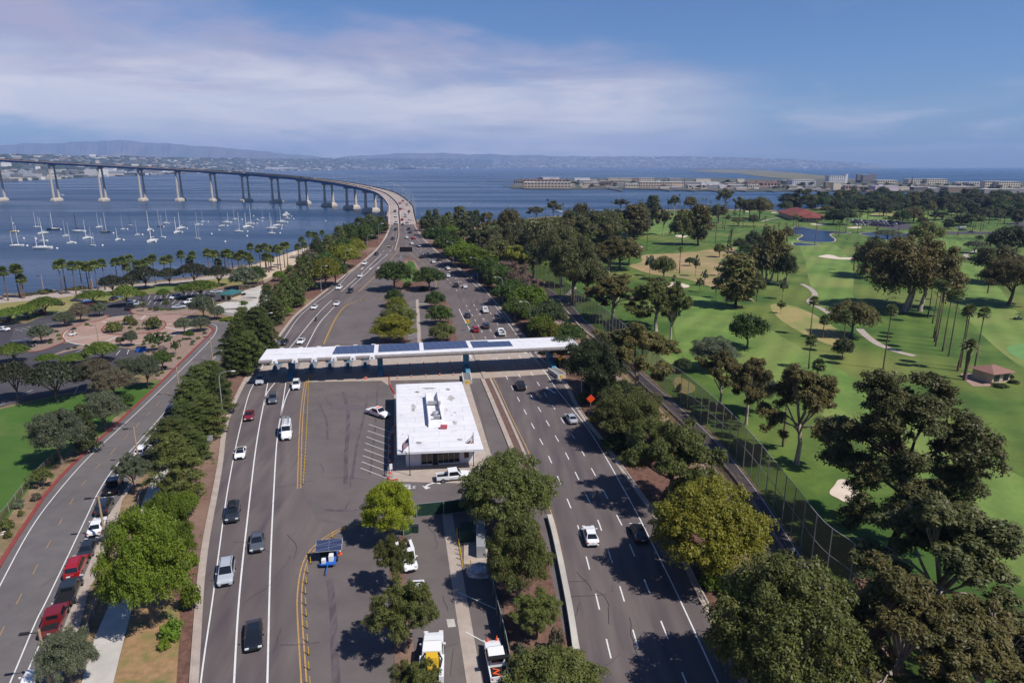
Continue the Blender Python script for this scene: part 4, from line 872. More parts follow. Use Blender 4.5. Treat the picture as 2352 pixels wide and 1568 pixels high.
# waterfront park
PK=[('umbd',32,828,921,76,'coral'),('umbd',122,830,922,122,'coral'),('umbd',257,632,676,54,'coral'),('umbd',303,627,668,46,'coral'),('umbd',331,611,664,64,'coral'),('umbd',388,615,656,46,'coral'),('umbd',443,604,655,70,'coral'),('umbd',501,610,657,56,'coral'),('dense',560,612,662,64,'grey'),('dense',590,610,652,40,'ficus'),
 ('broadH',212,824,900,84,'redgrey'),('broadH',258,846,918,84,'redgrey'),('broadH',292,822,880,62,'grey'),('broadH',335,814,893,56,'grey'),('broadH',235,900,990,90,'grey'),('broadH',130,942,1066,122,'grey'),('pine',190,928,1040,56,'dark'),('broad',280,906,938,50,'ficus'),
 ('umb',102,681,724,64,'tipu'),('umb',58,698,734,52,'tipu'),('umb',22,706,745,50,'tipu'),('umb',214,666,698,68,'tipu'),('umb',288,654,704,56,'tipu'),('umb',324,668,692,26,'tipu'),('umb',28,788,834,66,'tipu'),('umb',107,812,838,46,'fresh'),('umb',168,811,840,58,'tipu'),('umb',231,785,832,72,'tipu'),('umb',375,663,691,30,'tipu'),('umb',421,652,686,38,'tipu'),('umb',460,643,685,78,'tipu'),('open',381,688,712,15,'olive'),('open',328,690,715,16,'olive'),
 ('broad',183,697,740,46,'redgrey'),('broad',226,694,726,38,'grey'),('broad',146,717,750,43,'grey'),('broad',91,745,789,49,'grey'),('broad',299,759,795,30,'grey'),('broad',276,773,793,20,'redgrey'),('open',361,761,806,60,'ficus'),('broad',371,803,852,46,'ficus'),('broad',465,677,732,54,'grey'),('broad',497,702,733,36,'grey'),('broad',422,728,767,38,'grey'),('broad',460,727,761,44,'grey'),('broad',435,757,780,19,'ficus'),('open',402,782,815,24,'ficus'),
 ('shrub',260,737,762,38,'olive'),('shrub',295,723,745,27,'olive'),('shrub',308,734,748,16,'olive'),('shrub',350,726,755,40,'olive'),('shrub',358,702,714,12,'dark'),('shrub',218,785,797,14,'dark'),('shrub',516,729,737,22,'fresh'),('shrub',528,727,738,20,'fresh'),('shrub',546,716,738,16,'bright'),('broad',640,622,645,26,'fresh'),('shrub',560,690,700,18,'fresh'),('open',95,1075,1118,54,'olive'),('shrub',42,1145,1165,24,'grey'),('shrub',12,1190,1215,30,'olive'),('shrub',82,1130,1148,22,'redgrey'),('shrub',48,1170,1184,14,'olive'),('shrub',18,1218,1234,18,'olive'),('shrub',100,664,674,36,'olive'),('shrub',62,672,678,34,'redgrey'),('shrub',180,657,665,34,'olive'),('shrub',157,661,667,20,'redgrey')]
ds={'coral':'dark flat-topped tree','grey':'grey-green round tree','redgrey':'grey-green tree flushed with red','tipu':'light green umbrella-shaped tree','fresh':'fresh green tree','ficus':'mid-green tree','olive':'slim olive tree','dark':'dark narrow yew-like tree','bright':'bright yellow-green shrub'}
for k,x,yt,yb,w,lf in PK:
    d=ds[lf] if k!='shrub' else {'olive':'round olive bush','dark':'small dark bush','fresh':'low fresh green bush','bright':'bright yellow-green bush','grey':'low grey-green bush','redgrey':'low reddish bush'}[lf]
    tree(k,x,yt,yb,w,lf,'shrub' if k=='shrub' else 'park_tree',d,'bushes in the waterfront park' if k=='shrub' else G4_)
# small agaves and tufts in the gravel beds
for x,y in ((78,789),(134,772),(137,780),(117,783),(115,789),(130,763),(170,757),(200,747),(157,803),(198,797),(172,800),(275,755),(298,755),(318,757),(342,755),(262,762),(311,708),(345,712),(372,713),(389,713),(330,792),(352,797),(412,785),(440,792),(444,786),(455,779),(420,768),(398,820),(378,845),(412,824),(425,770),(463,762),(470,767),(350,846),(362,864),(372,858),(405,800),(422,781)):
    tree('shrub',x,y-6,y,10,R.choice(['fresh','olive','grey']),'desert_plant','small spiky plant in the gravel bed','plants in the gravel beds')
# palms of the left shore
for x,yt,yb in ((15,1185,1500),(125,1160,1475),(150,1165,1480),(185,1255,1475),(520,1130,1440),(560,1115,1435),(650,1135,1445),(715,1135,1400),(780,1140,1395),(800,1150,1400),(855,1125,1430),(925,1115,1400),(1050,1105,1360),(1110,1090,1360),(1180,1075,1330),(1155,1150,1350),(1250,1130,1330),(1300,1120,1320),(1345,1105,1310),(1395,1072,1340),(1497,1093,1300),(1550,1078,1290),(1655,1038,1260),(1762,1043,1250),(1735,1095,1240),(1895,1022,1260),(1945,1035,1250),(1972,1035,1240),(2000,1108,1230),(2055,1035,1240),(2085,1025,1245),(2120,1045,1230),(2180,1060,1230),(2210,1035,1225),(2240,1045,1220),(2280,1060,1210),(2300,1085,1210),(2295,970,1150)):
    palm('palm',x/4,315.8+yt/4,315.8+yb/4,'tall fan palm on the promenade','fan palms along the shore',wscale=1.3)
for x,yt,yb in ((20,985,1230),(75,970,1230),(120,990,1210),(185,985,1210),(210,1000,1230),(245,965,1200),(275,960,1180),(80,1060,1240),(105,1065,1240),(130,1080,1210),(380,975,1110),(415,910,1100),(440,960,1080),(480,860,1010),(520,865,1000),(545,870,1000),(605,850,930)):
    palm('palm',588+x/4,315.8+yt/4,315.8+yb/4,'tall fan palm on the beach','fan palms along the shore',wscale=1.3)
# ---- golf course
def Zg(x,y): return 1435.5+x/6.016,447.9+y/6.016
GT=[# x,ytop,ybase,w in 680 zoom
 ('tall',395,10,400,230,'euca','tall eucalyptus with a long bare trunk'),('euca',690,0,240,150,'euca','shoreline eucalyptus'),('broad',240,215,320,95,'dark','small dark tree'),('dense',810,205,690,350,'olive','large round olive tree'),('tall',1030,135,690,330,'brown','large dense bronze tree'),
 ('broad',40,330,605,260,'euca','brown-green tree'),('broad',250,290,585,190,'euca','brown-grey tree'),('open',310,300,520,130,'euca','thin brown tree'),('euca',540,210,550,190,'brown','bronze eucalyptus with pale trunk'),('open',630,380,535,90,'grey','small grey tree'),
 ('broad',910,20,230,190,'brown','bronze shoreline tree'),('broad',1130,150,360,190,'euca','brown-green tree'),('broad',1300,135,390,230,'euca','brown-green tree'),('euca',1390,-80,200,190,'euca','tall airy eucalyptus'),('euca',1600,30,320,170,'euca','tall airy eucalyptus'),('broad',1730,60,320,220,'brown','bronze tree'),('broad',1870,30,340,310,'brown','large bronze tree'),('umb',1520,245,290,70,'dark','small dark tree'),('umbd',1570,310,430,190,'euca','flat-topped dull tree'),('broad',1780,265,435,150,'euca','small brown-grey tree'),('broad',1430,270,380,70,'euca','small dull tree'),('broad',1215,400,465,75,'dark','small dark tree'),
 ('broad',1315,670,860,170,'olive','small olive-brown tree'),('cone',1447,510,775,90,'dark','narrow dark cypress'),('broad',1600,600,800,210,'dark','dark spreading tree'),('dense',1780,500,780,240,'dark','dark green tree'),('broad',1690,680,820,240,'ficus','deep green spreading tree'),('weep',2000,480,1200,620,'brown','huge weeping bronze eucalyptus'),
 ('tall',1560,815,1550,560,'brown','massive dark bronze tree with a thick trunk'),('broad',1840,1080,1470,190,'euca','small brown-grey tree'),('broad',60,640,960,330,'brown','large bronze tree'),
 ('open',350,835,1120,160,'grey','silvery grey tree'),('broad',545,850,1175,330,'olive','spreading olive-brown tree'),('broad',895,860,980,130,'ficus','green bushy tree'),('open',985,830,1125,130,'grey','grey-green tree'),('open',1105,1030,1255,100,'grey','small grey-green tree'),('open',1035,1145,1340,110,'euca','small sparse tree'),('open',1265,1195,1420,140,'euca','small sparse tree'),('open',1290,970,1115,130,'olive','small yellowish tree'),
 ('broad',2240,440,660,170,'brown','dark bronze tree'),('broad',2250,800,1250,250,'dark','dark tree'),('open',2190,1140,1440,150,'grey','small grey tree')]
for k,x,yt,yb,w,lf,d in GT:
    X,Y=Zg(x,yt);_,B=Zg(0,yb);tree(k,X,Y,B,w/6.016,lf,'golf_course_tree',d,G5)
G4b=[ # D directly
 ('eucaH',1510,640,760,130,'olive','eucalyptus_tree','flat-topped olive eucalyptus with pale limbs'),('eucaH',1410,630,740,130,'brown','eucalyptus_tree','bronze eucalyptus'),('eucaH',1545,650,790,90,'olive','eucalyptus_tree','leaning olive eucalyptus'),
 ('broadH',1320,548,700,130,'euca','eucalyptus_tree','big dark brown-green eucalyptus'),('broadH',1290,520,660,120,'euca','eucalyptus_tree','big dark brown-green eucalyptus'),('broad',1250,500,600,100,'euca','eucalyptus_tree','big dark brown-green eucalyptus'),('broad',1200,505,590,90,'euca','eucalyptus_tree','dark brown-green eucalyptus'),('broad',1170,480,560,60,'brown','eucalyptus_tree','bronze eucalyptus'),
 ('broad',1140,520,590,60,'euca','eucalyptus_tree','brown-green eucalyptus'),('broad',1225,560,640,70,'dark','eucalyptus_tree','dark eucalyptus'),('sparseH',1190,600,680,70,'twig','eucalyptus_tree','bare-branched dying eucalyptus'),('sparseH',1230,640,715,70,'twig','eucalyptus_tree','bare-branched dying eucalyptus'),('euca',1180,560,640,64,'golden','eucalyptus_tree','yellowish eucalyptus'),('broad',1350,590,690,90,'euca','eucalyptus_tree','dark brown-green eucalyptus'),
 ('eucaH',1400,545,640,110,'brown','eucalyptus_tree','spreading bronze eucalyptus'),('broad',1425,545,620,100,'brown','eucalyptus_tree','dense bronze eucalyptus'),('euca',1118,488,548,40,'brown','eucalyptus_tree','bronze eucalyptus'),
 ('euca',1232,475,505,34,'euca','eucalyptus_tree','airy brown eucalyptus at the water edge'),('euca',1270,459,502,30,'euca','eucalyptus_tree','airy brown eucalyptus at the water edge'),('broad',1333,467,545,46,'brown','eucalyptus_tree','bronze eucalyptus'),('broad',1365,484,530,34,'euca','eucalyptus_tree','brown tree'),('broad',1304,480,530,26,'brown','eucalyptus_tree','bronze eucalyptus'),('broad',1355,518,552,30,'dark','eucalyptus_tree','dark round tree'),('broad',1391,512,547,26,'dark','eucalyptus_tree','dark round tree'),('euca',1425,457,482,30,'euca','eucalyptus_tree','airy eucalyptus at the water edge'),
 ('eucaH',1658,802,935,96,'brown','eucalyptus_tree','bronze eucalyptus with curved white trunk'),('eucaH',1722,818,975,104,'brown','eucalyptus_tree','bronze eucalyptus with straight white trunk'),('broadH',1745,850,950,70,'grey','eucalyptus_tree','grey-green tree'),('broadH',1640,775,850,110,'grey','eucalyptus_tree','low grey-green tree'),('broad',1720,720,800,84,'ficus','broadleaf_tree','mid-green tree casting a shadow on the fairway'),('broad',1568,822,856,40,'dark','broadleaf_tree','small wind-bent dark tree'),
 ('eucaH',1845,838,1065,175,'brown','eucalyptus_tree','rust-coloured eucalyptus with forked white trunk'),('giantH',2085,850,1265,350,'euca','eucalyptus_tree','giant dark eucalyptus'),('eucaH',2180,1130,1480,330,'euca','eucalyptus_tree','leaning bronze eucalyptus'),('eucaH',2080,1300,1640,320,'brown','eucalyptus_tree','windblown bronze eucalyptus at the lower edge'),('eucaH',2260,1390,1680,280,'brown','eucalyptus_tree','dark bronze eucalyptus in the lower right corner'),('sparseH',2010,1320,1560,170,'twig','eucalyptus_tree','bare-branched eucalyptus by the bike path'),
 ('broad',1962,692,773,114,'brown','broadleaf_tree','dome-shaped bronze tree on the cart path'),('dense',1938,775,823,48,'dark','broadleaf_tree','small dense dark tree'),('open',1795,690,720,20,'olive','broadleaf_tree','tiny sapling'),
 ('weepH',2100,548,712,220,'brown','eucalyptus_tree','huge weeping bronze eucalyptus clump'),('broad',1990,560,632,60,'brown','eucalyptus_tree','bronze tree'),('broad',2010,545,640,60,'euca','eucalyptus_tree','brown-green tree'),
 ('broadH',2330,590,700,140,'brown','eucalyptus_tree','dark bronze tree at the right edge'),('broad',2290,562,650,110,'euca','eucalyptus_tree','dark brown-green tree'),('broad',2320,520,600,90,'dark','eucalyptus_tree','dark green tree'),
 ('umbd',2240,553,582,44,'grey','broadleaf_tree','windswept flat tree beside the cart path'),('broad',1936,478,516,66,'dark','broadleaf_tree','dark green tree beside the clubhouse'),('dense',1915,486,515,40,'dark','broadleaf_tree','dark green tree beside the clubhouse'),('dense',2130,510,565,72,'olive','broadleaf_tree','large round olive tree'),('umbd',2040,528,548,60,'grey','broadleaf_tree','low grey-green tree by the pond'),('shrub',2250,540,550,18,'dark','shrub','clipped dark hedge bush'),('dense',2335,518,545,40,'dark','broadleaf_tree','dark round tree')]
for a in G4b:
    tree(a[0],a[1],a[2],a[3],a[4],a[5],a[6],a[7],G5)
# far wooded band of the golf course
far=[]
for k in range(46):
    t=R.random();x=R.uniform(1790,2352);far.append((x,R.uniform(462,500)))
for k in range(60): x=R.uniform(1880,2352);far.append((x,R.uniform(464,490)))
far+=[(1840,452),(1890,470),(1600,492),(1640,494),(1720,486),(1480,505),(1500,500)]
for x,yb in far[:106:1]+[(2000,466),(2023,468),(2050,470),(2070,470),(2090,472),(2112,473),(2126,468),(2145,474),(2165,480),(2185,482),(2195,486),(2210,478),(2230,476),(2250,480),(2260,472),(2285,470),(2300,478),(2320,476),(2340,482),(2338,468),(2310,500),(2290,505),(2340,515),(2260,508),(2230,520),(2210,516),(2150,512),(2120,520),(2180,525),(2165,505),(2200,500),(2100,507),(2048,513),(2073,513),(2100,512),(2105,495),(2135,492),(1900,490),(1865,478),(1985,478),(1960,472),(1945,482),(1975,470),(2060,480),(2080,482),(2095,465),(2350,500),(2345,492),(1925,474),(1880,472)]:
    hh=R.uniform(17,34);lf=R.choice(['dark','dark','euca','brown','dark','ficus'])
    tree(R.choice(['dense','broad','tall','euca']),x,yb-hh,yb,R.uniform(24,44),lf,'golf_course_tree',{'dark':'dark green tree in the far wooded part','euca':'brown-green tree in the far wooded part','brown':'bronze tree in the far wooded part','ficus':'green tree in the far wooded part'}[lf],G5)
tree('euca',1842,434,484,52,'euca','eucalyptus_tree','tall airy eucalyptus by the clubhouse',G5)
for k in range(34):
    x=R.uniform(1130,1480);yb=540+(1480-x)*.2+R.uniform(-15,25)*(1-(x-1130)/500);tree(R.choice(['broad','euca','tall','dense']),x,yb-R.uniform(48,85),yb,R.uniform(44,78),R.choice(['euca','euca','dark','brown','olive']),'eucalyptus_tree','brown-green eucalyptus of the grove',G5) if not(1400<x and yb>560) else None
for x,yt,yb in ((2173,449,463),(2182,448,462),(2195,447,462)): tree('cone',x,yt,yb,9,'dark','conifer','small pointed conifer near the far water',G5)
# golf palms (large ones measured, far ones scattered)
G4p=[(430,75,440,'D'),(525,250,465,0),(730,200,605,0),(1145,150,750,0),(410,430,745,0),(215,720,1460,0),(475,650,950,0),(1525,-80,270,0),(1580,-80,330,0),(1610,-75,465,0),(1625,-70,500,0),(1640,-60,540,0),(1700,15,585,0),(1765,15,630,0),(1870,145,735,0),(2000,175,780,0),(1850,160,770,0)]
for x,yt,yb,_ in G4p: palm('dpalm',1764+x/4,660.3+yt/4,660.3+yb/4,'tall slender fan palm','tall fan palms on the golf course',wscale=1.1)
palm('date',1764+1870/4,660.3+480/4,660.3+850/4,'thick-trunked date palm beside the small tiled building','date palms on the golf course',wscale=.85)
for x,yt,yb in ((1480,470,640),):
    X,Y=Zg(x,yt);palm('date',X,Y,Zg(0,yb)[1],'stout date palm next to the cypress','date palms on the golf course',wscale=.5)
for x,yt,yb in ((775,710,1085),(685,1105,1185),(180,130,330),(205,155,320),(590,30,190),(605,95,240),(640,110,250),(745,80,200),(765,85,200),(825,120,220),(1075,45,190),(1125,45,200),(1190,85,180),(1290,120,670),(1375,130,460),(1405,100,490),(1450,0,190),(1520,200,500),(1650,220,460),(1795,420,500),(1945,290,510),(2065,420,500),(2135,390,490),(2235,385,450),(330,220,740),(40,360,650),(2000,640,1000),(2140,900,1200),(1860,940,1150)):
    X,Y=Zg(x,yt);palm('dpalmL',X,Y,Zg(0,yb)[1],'slim fan palm','fan palms on the golf course',wscale=.9)
for x,yt,yb in ((455,755,990),(820,960,1225),(270,700,900),(245,700,870),(290,720,880),(640,770,890),(665,770,905),(730,740,870),(845,700,880),(1010,820,920),(1155,850,950),(1220,720,890),(1450,830,950),(1520,830,950),(925,670,820),(1030,665,790),(1090,670,770),(1190,665,770),(1300,660,770),(860,690,790),(1780,690,900),(1900,730,860),(1925,700,850),(1975,720,860),(1995,720,850),(2075,560,760),(2060,620,800),(2130,680,820),(2220,900,1060),(2280,920,1000),(2340,930,1010),(2080,1080,1430),(2200,620,790),(2300,700,820),(1690,530,620),(1840,520,600),(1940,510,600),(2130,520,600),(1660,520,600),(1370,500,560),(680,535,660),(610,545,650),(510,540,650),(420,530,660),(560,530,640),(770,540,660),(800,560,660),(840,540,660),(870,540,670),(1010,520,650),(1030,530,650),(1060,540,650),(450,540,650),(1700,1240,1500),(1650,1250,1520)):
    palm('dpalmL',1764+x/4,315.8+yt/4,315.8+yb/4,'slim fan palm','fan palms on the golf course',wscale=1.)
for k in range(38):
    x=1900+R.random()*450;yb=R.uniform(462,515);palm('dpalmL',x,yb-R.uniform(16,30),yb,'slim fan palm','fan palms on the golf course',wscale=1.)
for x,yt,yb in ((1253,474,506),(1294,467,500),(1327,466,495),(1282,494,515),(1290,498,518),(1318,504,542),(1330,505,545),(1338,500,550),(1352,508,556),(1297,495,514),(1305,497,516),(1406,462,494),(1426,463,482),(1439,469,482)): palm('dpalmL',x,yt,yb,'slim fan palm','fan palms on the golf course')
palm('dpalm',1098,483,522,'leaning fan palm by the water','fan palms on the golf course')
# ================================================================ STRUCTURES AND STREET FURNITURE
m_wht=mat('white_roof_membrane',(240,238,240),(226,224,228),scale=.5,lo=.4,hi=.75,k=.74)
def stain(m,sc,lo_,hi_,col,stretch=(1,1,1)):
    nt=m.node_tree;L=nt.links.new;b=nt.nodes['Principled BSDF'];src=b.inputs['Base Color'].links[0].from_socket
    tc=nd(nt,'ShaderNodeTexCoord');mp=nd(nt,'ShaderNodeMapping');mp.inputs['Scale'].default_value=stretch;L(tc.outputs['Object'],mp.inputs[0])
    n=nd(nt,'ShaderNodeTexNoise');n.inputs['Scale'].default_value=sc;n.inputs['Detail'].default_value=9;n.inputs['Roughness'].default_value=.75;L(mp.outputs[0],n.inputs[0])
    r=nd(nt,'ShaderNodeMapRange');r.inputs[1].default_value=lo_;r.inputs[2].default_value=hi_;r.inputs[4].default_value=.8;L(n.outputs['Fac'],r.inputs[0])
    mx=nd(nt,'ShaderNodeMix',data_type='RGBA');L(r.outputs[0],mx.inputs[0]);L(src,mx.inputs[6]);mx.inputs[7].default_value=lin(col);L(mx.outputs[2],b.inputs['Base Color'])
m_roof2=mat('stained_white_roof',(240,238,240),(228,226,230),scale=.6,lo=.4,hi=.75,k=.74);stain(m_roof2,.3,.58,.70,(120,108,104),(1,.8,1));stain(m_wht,.4,.56,.75,(160,154,150),(.35,2.2,1))
m_fasc=mat('grey_fascia',(150,142,140),(128,120,118),scale=.8);m_wall=mat('white_wall',(236,236,240),(222,222,228),scale=.8,k=.76)
m_blue=mat('toll_blue_paint',(86,146,176),(72,130,162),scale=.8);m_gblue=mat('bridge_blue_steel',(50,116,184),(44,102,168),scale=.08);m_dkgl=mat('dark_glass',(38,40,44),rough=.08,spec=.6)
m_galv=mat('galvanised_steel',(176,178,180),rough=.5,metal=.3);m_blk=mat('black_rubber',(28,28,30));m_dark=mat('dark_metal',(44,44,48),rough=.5);m_pier=mat('pier_concrete',(196,186,174),(178,168,156),scale=.3,k=.8)
m_org=mat('orange_plastic',(226,86,40),k=.9);m_pw=mat('white_plastic',(232,232,232));m_py=mat('yellow_plastic',(222,178,44));m_red=mat('red_paint',(170,40,40));m_tan=mat('tan_stucco',(204,188,160),(190,172,146),scale=.5);m_grnf=mat('green_fence_fabric',(34,66,56),(28,56,48),scale=2.)
m_sol=mat('solar_cells',(58,66,96),(50,58,86),scale=.6,rough=.18,spec=.6)
nt=m_sol.node_tree;bt=nd(nt,'ShaderNodeTexBrick');bt.offset=0;tcx=nd(nt,'ShaderNodeTexCoord');mpx=nd(nt,'ShaderNodeMapping');mpx.inputs['Rotation'].default_value=(0,0,-.187);nt.links.new(tcx.outputs['Object'],mpx.inputs[0]);nt.links.new(mpx.outputs[0],bt.inputs[0])
bt.inputs['Color1'].default_value=lin((56,64,94));bt.inputs['Color2'].default_value=lin((62,70,100));bt.inputs['Mortar'].default_value=lin((120,124,140));bt.inputs['Scale'].default_value=1.;bt.inputs['Brick Width'].default_value=1.6;bt.inputs['Row Height'].default_value=.95;bt.inputs['Mortar Size'].default_value=.025
nt.links.new(bt.outputs[0],nt.nodes['Principled BSDF'].inputs['Base Color'])
def seam(m,bw,rh,rot):
    nt=m.node_tree;b=nt.nodes['Principled BSDF'];src=b.inputs['Base Color'].links[0].from_socket;tc=nd(nt,'ShaderNodeTexCoord');mp=nd(nt,'ShaderNodeMapping');mp.inputs['Rotation'].default_value=(0,0,rot);bt=nd(nt,'ShaderNodeTexBrick')
    bt.inputs['Scale'].default_value=1.;bt.inputs['Brick Width'].default_value=bw;bt.inputs['Row Height'].default_value=rh;bt.inputs['Mortar Size'].default_value=.035;bt.inputs['Color1'].default_value=(1,1,1,1);bt.inputs['Color2'].default_value=(.93,.93,.94,1);bt.inputs['Mortar'].default_value=(.62,.6,.6,1)
    nt.links.new(tc.outputs['Object'],mp.inputs[0]);nt.links.new(mp.outputs[0],bt.inputs[0]);mx=nd(nt,'ShaderNodeMix',data_type='RGBA',blend_type='MULTIPLY');mx.inputs[0].default_value=1.;nt.links.new(src,mx.inputs[6]);nt.links.new(bt.outputs[0],mx.inputs[7]);nt.links.new(mx.outputs[2],b.inputs['Base Color'])
seam(m_roof2,9.,2.4,-.1);seam(m_wht,6.,1.7,0)
# ---- toll canopy
A=W(593,829,6.4);B=W(1333,796,6.4);ang=math.atan2(B.y-A.y,B.x-A.x);CL=(B-A).length
can=empty('toll_canopy',(A.x,A.y,0),ang);tag(can,'long white toll plaza canopy on blue columns spanning all lanes','canopy')
# local: x along the length, y away from camera
dep=10.6
mb=MB();prof=[(0.35,5.55),(.05,5.75),(0,6.05),(.15,6.3),(.5,6.42),(dep-.5,6.42),(dep-.1,6.3),(dep,6.0),(dep-.3,5.6),(dep-2,5.5),(2,5.5)]
mb.loft([[(x,y,z) for y,z in prof] for x in (0,CL*.25,CL*.5,CL*.75,CL)])
mb.build('roof_slab',m_fasc,can)
mb=MB();mb.box((CL/2,dep/2,6.47),(CL/2-.15,dep/2-.35,.04));mb.build('roof_membrane',m_wht,can)
inv=can.matrix_basis if False else Matrix.Translation((A.x,A.y,0))@Matrix.Rotation(ang,4,'Z');inv=inv.inverted()
for P in (((763,813),(772,795.5),(860.5,791),(858.5,809.6)),((869,808.3),(870.5,791),(962.5,786.5),(964,804)),((974,803.3),(972,785.8),(1069,782),(1077,798.3)),((1087,798.3),(1079.5,783.5),(1118,782.3),(1122,784.5),(1170,782.8),(1178.5,794.3))):
    q=[inv@W(a,b,6.6) for a,b in P];mb=MB();mb.poly(q);i=MB();i.loft([[Vector((p.x,p.y,6.515)) for p in q],[Vector((p.x,p.y,6.595)) for p in q]],cap=False);i.build('panel_frame',m_galv,can);mb.build('solar_panel',m_sol,can)
for X,Y in ((183,655),(365,650),(540,640),(720,632),(893,625),(1068,615)):
    p=inv@W(588+X/4,660.3+Y/4,6.2)
    mb=MB();mb.box((p.x,.05,6.1),(.75,.5,.42),top=.7);mb.build('light_housing',m_wht,can,bevel=.08)
    mb=MB();mb.box((p.x,dep-.1,6.2),(.7,.45,.38),top=.7);mb.build('light_housing',m_wht,can,bevel=.08)
    mb=MB();mb.box((p.x,-.37,6.05),(.16,.1,.12));mb.build('signal_lamp',m_dkgl,can)
def leg(x,nose):
    p=inv@Vector((x[0],x[1],0));mb=MB()
    pr=[(2.2,0),(2.2,5.6),(7.6,5.6),(6.6,4.6),(5.2,3.),(4.8,0)]
    y0=p.y-2.4
    mb.loft([[(p.x+s,y0+a,b) for a,b in pr] for s in (-.62,.62)])
    pr2=[(nose,0),(nose,.5),(nose+1.4,1.25),(nose+1.7,1.2),(2.25,1.9),(2.25,0)]
    mb.loft([[(p.x+s*(.55 if a<nose+2 else .6),y0+a,b) for a,b in pr2] for s in (-1,1)])
    mb.build('column',m_blue,can,bevel=.05)
leg(W(670,863),-1.2);leg(W(874,857),-.8);leg(W(1072,852),-2.8);leg(W(1264,838),-2.5)
for i_,(fx,fy,bx_,by_,lb) in enumerate(((632,852.8,640,838,'leftmost toll island, under the canopy edge'),(674,856,681,835,'toll island behind the first blue column'),(715.5,849,723,834,'toll island just right of the first blue column'),(758,847.8,760,832.8,'middle toll island under the canopy'),(799,846.5,802,831.5,'toll island second from the double column on its left side'),(839,845.3,841,828,'rightmost toll island, next to the centre blue column'))):
    a=W(fx,fy);b=W(bx_,by_);d=(b-a);hd=math.atan2(d.y,d.x)-PI/2
    t=empty('toll_island',a,hd);tag(t,'low '+lb,'toll island','toll islands under the canopy')
    mb=MB();L=d.length+4;rg=[]
    for z,k in ((0,1),(.2,.97)):
        rg.append([((1.05*k)*math.cos(q)*1.,-2.4*k+1.5*math.sin(q)-.2 if math.sin(q)<0 else L-1+1.5*math.sin(q)*.8,z) for q in [2*PI*j/16 for j in range(16)]])
    mb.loft(rg);mb.build('island_kerb',m_fasc,t)
    mb=MB();mb.box((0,0,.75),(.5,.9,.55),top=.75);mb.box((0,.2,1.35),(.32,.5,.1));mb.build('booth_base',m_blue,t,bevel=.04)
    mb=MB();mb.box((0,L-3.2,.95),(.6,1.2,.75),top=.9);mb.box((0,L-3.4,1.8),(.42,.7,.12));mb.build('booth_base',m_blue,t,bevel=.04)
    mb=MB();mb.tube([(0,L-1.2,.2),(0,L-1.2,2.6)],.06,6);mb.box((0,L-1.3,2.7),(.18,.1,.22));mb.build('sensor_post',m_galv,t)
for (x,y),rz,lb in (((1074,882),.12,'crash cushion wall in front of the centre-right column, by the office roof'),((1290,869),.35,'crash cushion wall at the right shoulder column')):
    p=W(x,y);t=empty('crash_cushion',p,rz);tag(t,'concrete '+lb,'crash barrier')
    mb=MB()
    for s in (-1,1): mb.box((s*.95,3,.55),(.14,3.1,.55))
    mb.box((0,.05,.5),(.9,.14,.5));mb.build('side_wall',m_conc2,t)
    for k in range(7):
        mb=MB();mb.box((0,.9+k*.75,.62+.03*k),(.75,.06,.35));mb.build('fin',m_galv,t)
    mb=MB();mb.box((0,-.14,.5),(.35,.05,.45));mb.build('striped_board',m_py,t)
# ---- plaza office
zr=4.2;fl,fr,br_,bl_=[W(a,b,zr) for a,b in ((912,1038),(1111,1030),(1061,876),(909,882))]
off=empty('toll_office',W(1010,1066));tag(off,'white flat-roofed toll office with glazed front and stained roof','office building')
o_=off.location.copy();lc=lambda p:Vector(p)-o_
mb=MB();ring=lambda z,k=0.:[lc(Vector((p.x,p.y,z))) for p in (fl,fr,br_,bl_)]
cen=(fl+fr+br_+bl_)/4
def rg(z,s): return [lc(Vector((cen.x+(p.x-cen.x)*s,cen.y+(p.y-cen.y)*(1-(1-s)*.45),z))) for p in (fl,fr,br_,bl_)]
mb.loft([rg(3.6,.94),rg(3.74,1.),rg(4.12,1.)]);mb.build('eave',m_wall,off)
mb=MB();mb.loft([rg(4.121,.992),rg(4.2,.985)]);mb.build('roof',m_roof2,off)
wl=W(932.8,1072.4);wr=W(1090.7,1061.6);sd=(bl_-fl).normalized();wlb=wl+sd*34.;wrb=wr+sd*34.
for p in (wl,wr,wlb,wrb): p.z=0
mb=MB();mb.loft([[lc(p) for p in (wl,wr,wrb,wlb)],[lc(p+Vector((0,0,3.5))) for p in (wl,wr,wrb,wlb)]]);mb.build('wall',m_wall,off)
fd=(wr-wl)/(1380-430);fn=Vector((fd.y,-fd.x,0)).normalized()
def facade(name,a,b,z0,z1,m,out=.04,frame=True):
    p=wl+fd*(a-430)+fn*out;q=wl+fd*(b-430)+fn*out;mb=MB();mb.loft([[lc(p),lc(q),lc(q-fn*.06),lc(p-fn*.06)],[lc(p+Vector((0,0,z1-z0))),lc(q+Vector((0,0,z1-z0))),lc(q-fn*.06+Vector((0,0,z1-z0))),lc(p-fn*.06+Vector((0,0,z1-z0)))]])
    o=mb.build(name,m,off);o.location.z=z0;return o
for a,b in ((640,715),(718,790),(870,940),(945,1015),(1018,1090),(1095,1165)): facade('window',a,b,.35,2.95,m_dkgl)
facade('door',793,868,0,2.7,m_dark)
for a in (636,714,788,866,940,1014,1090,1163): facade('window_mullion',a,a+6,.02,3.0,m_galv,.09)
facade('window_sill',870,1168,.02,.3,m_wall,.1);facade('window_sill',718,790,.02,.3,m_wall,.1)
facade('plaque',1233,1298,1.0,2.5,mat('brown_plaque',(96,66,40)))
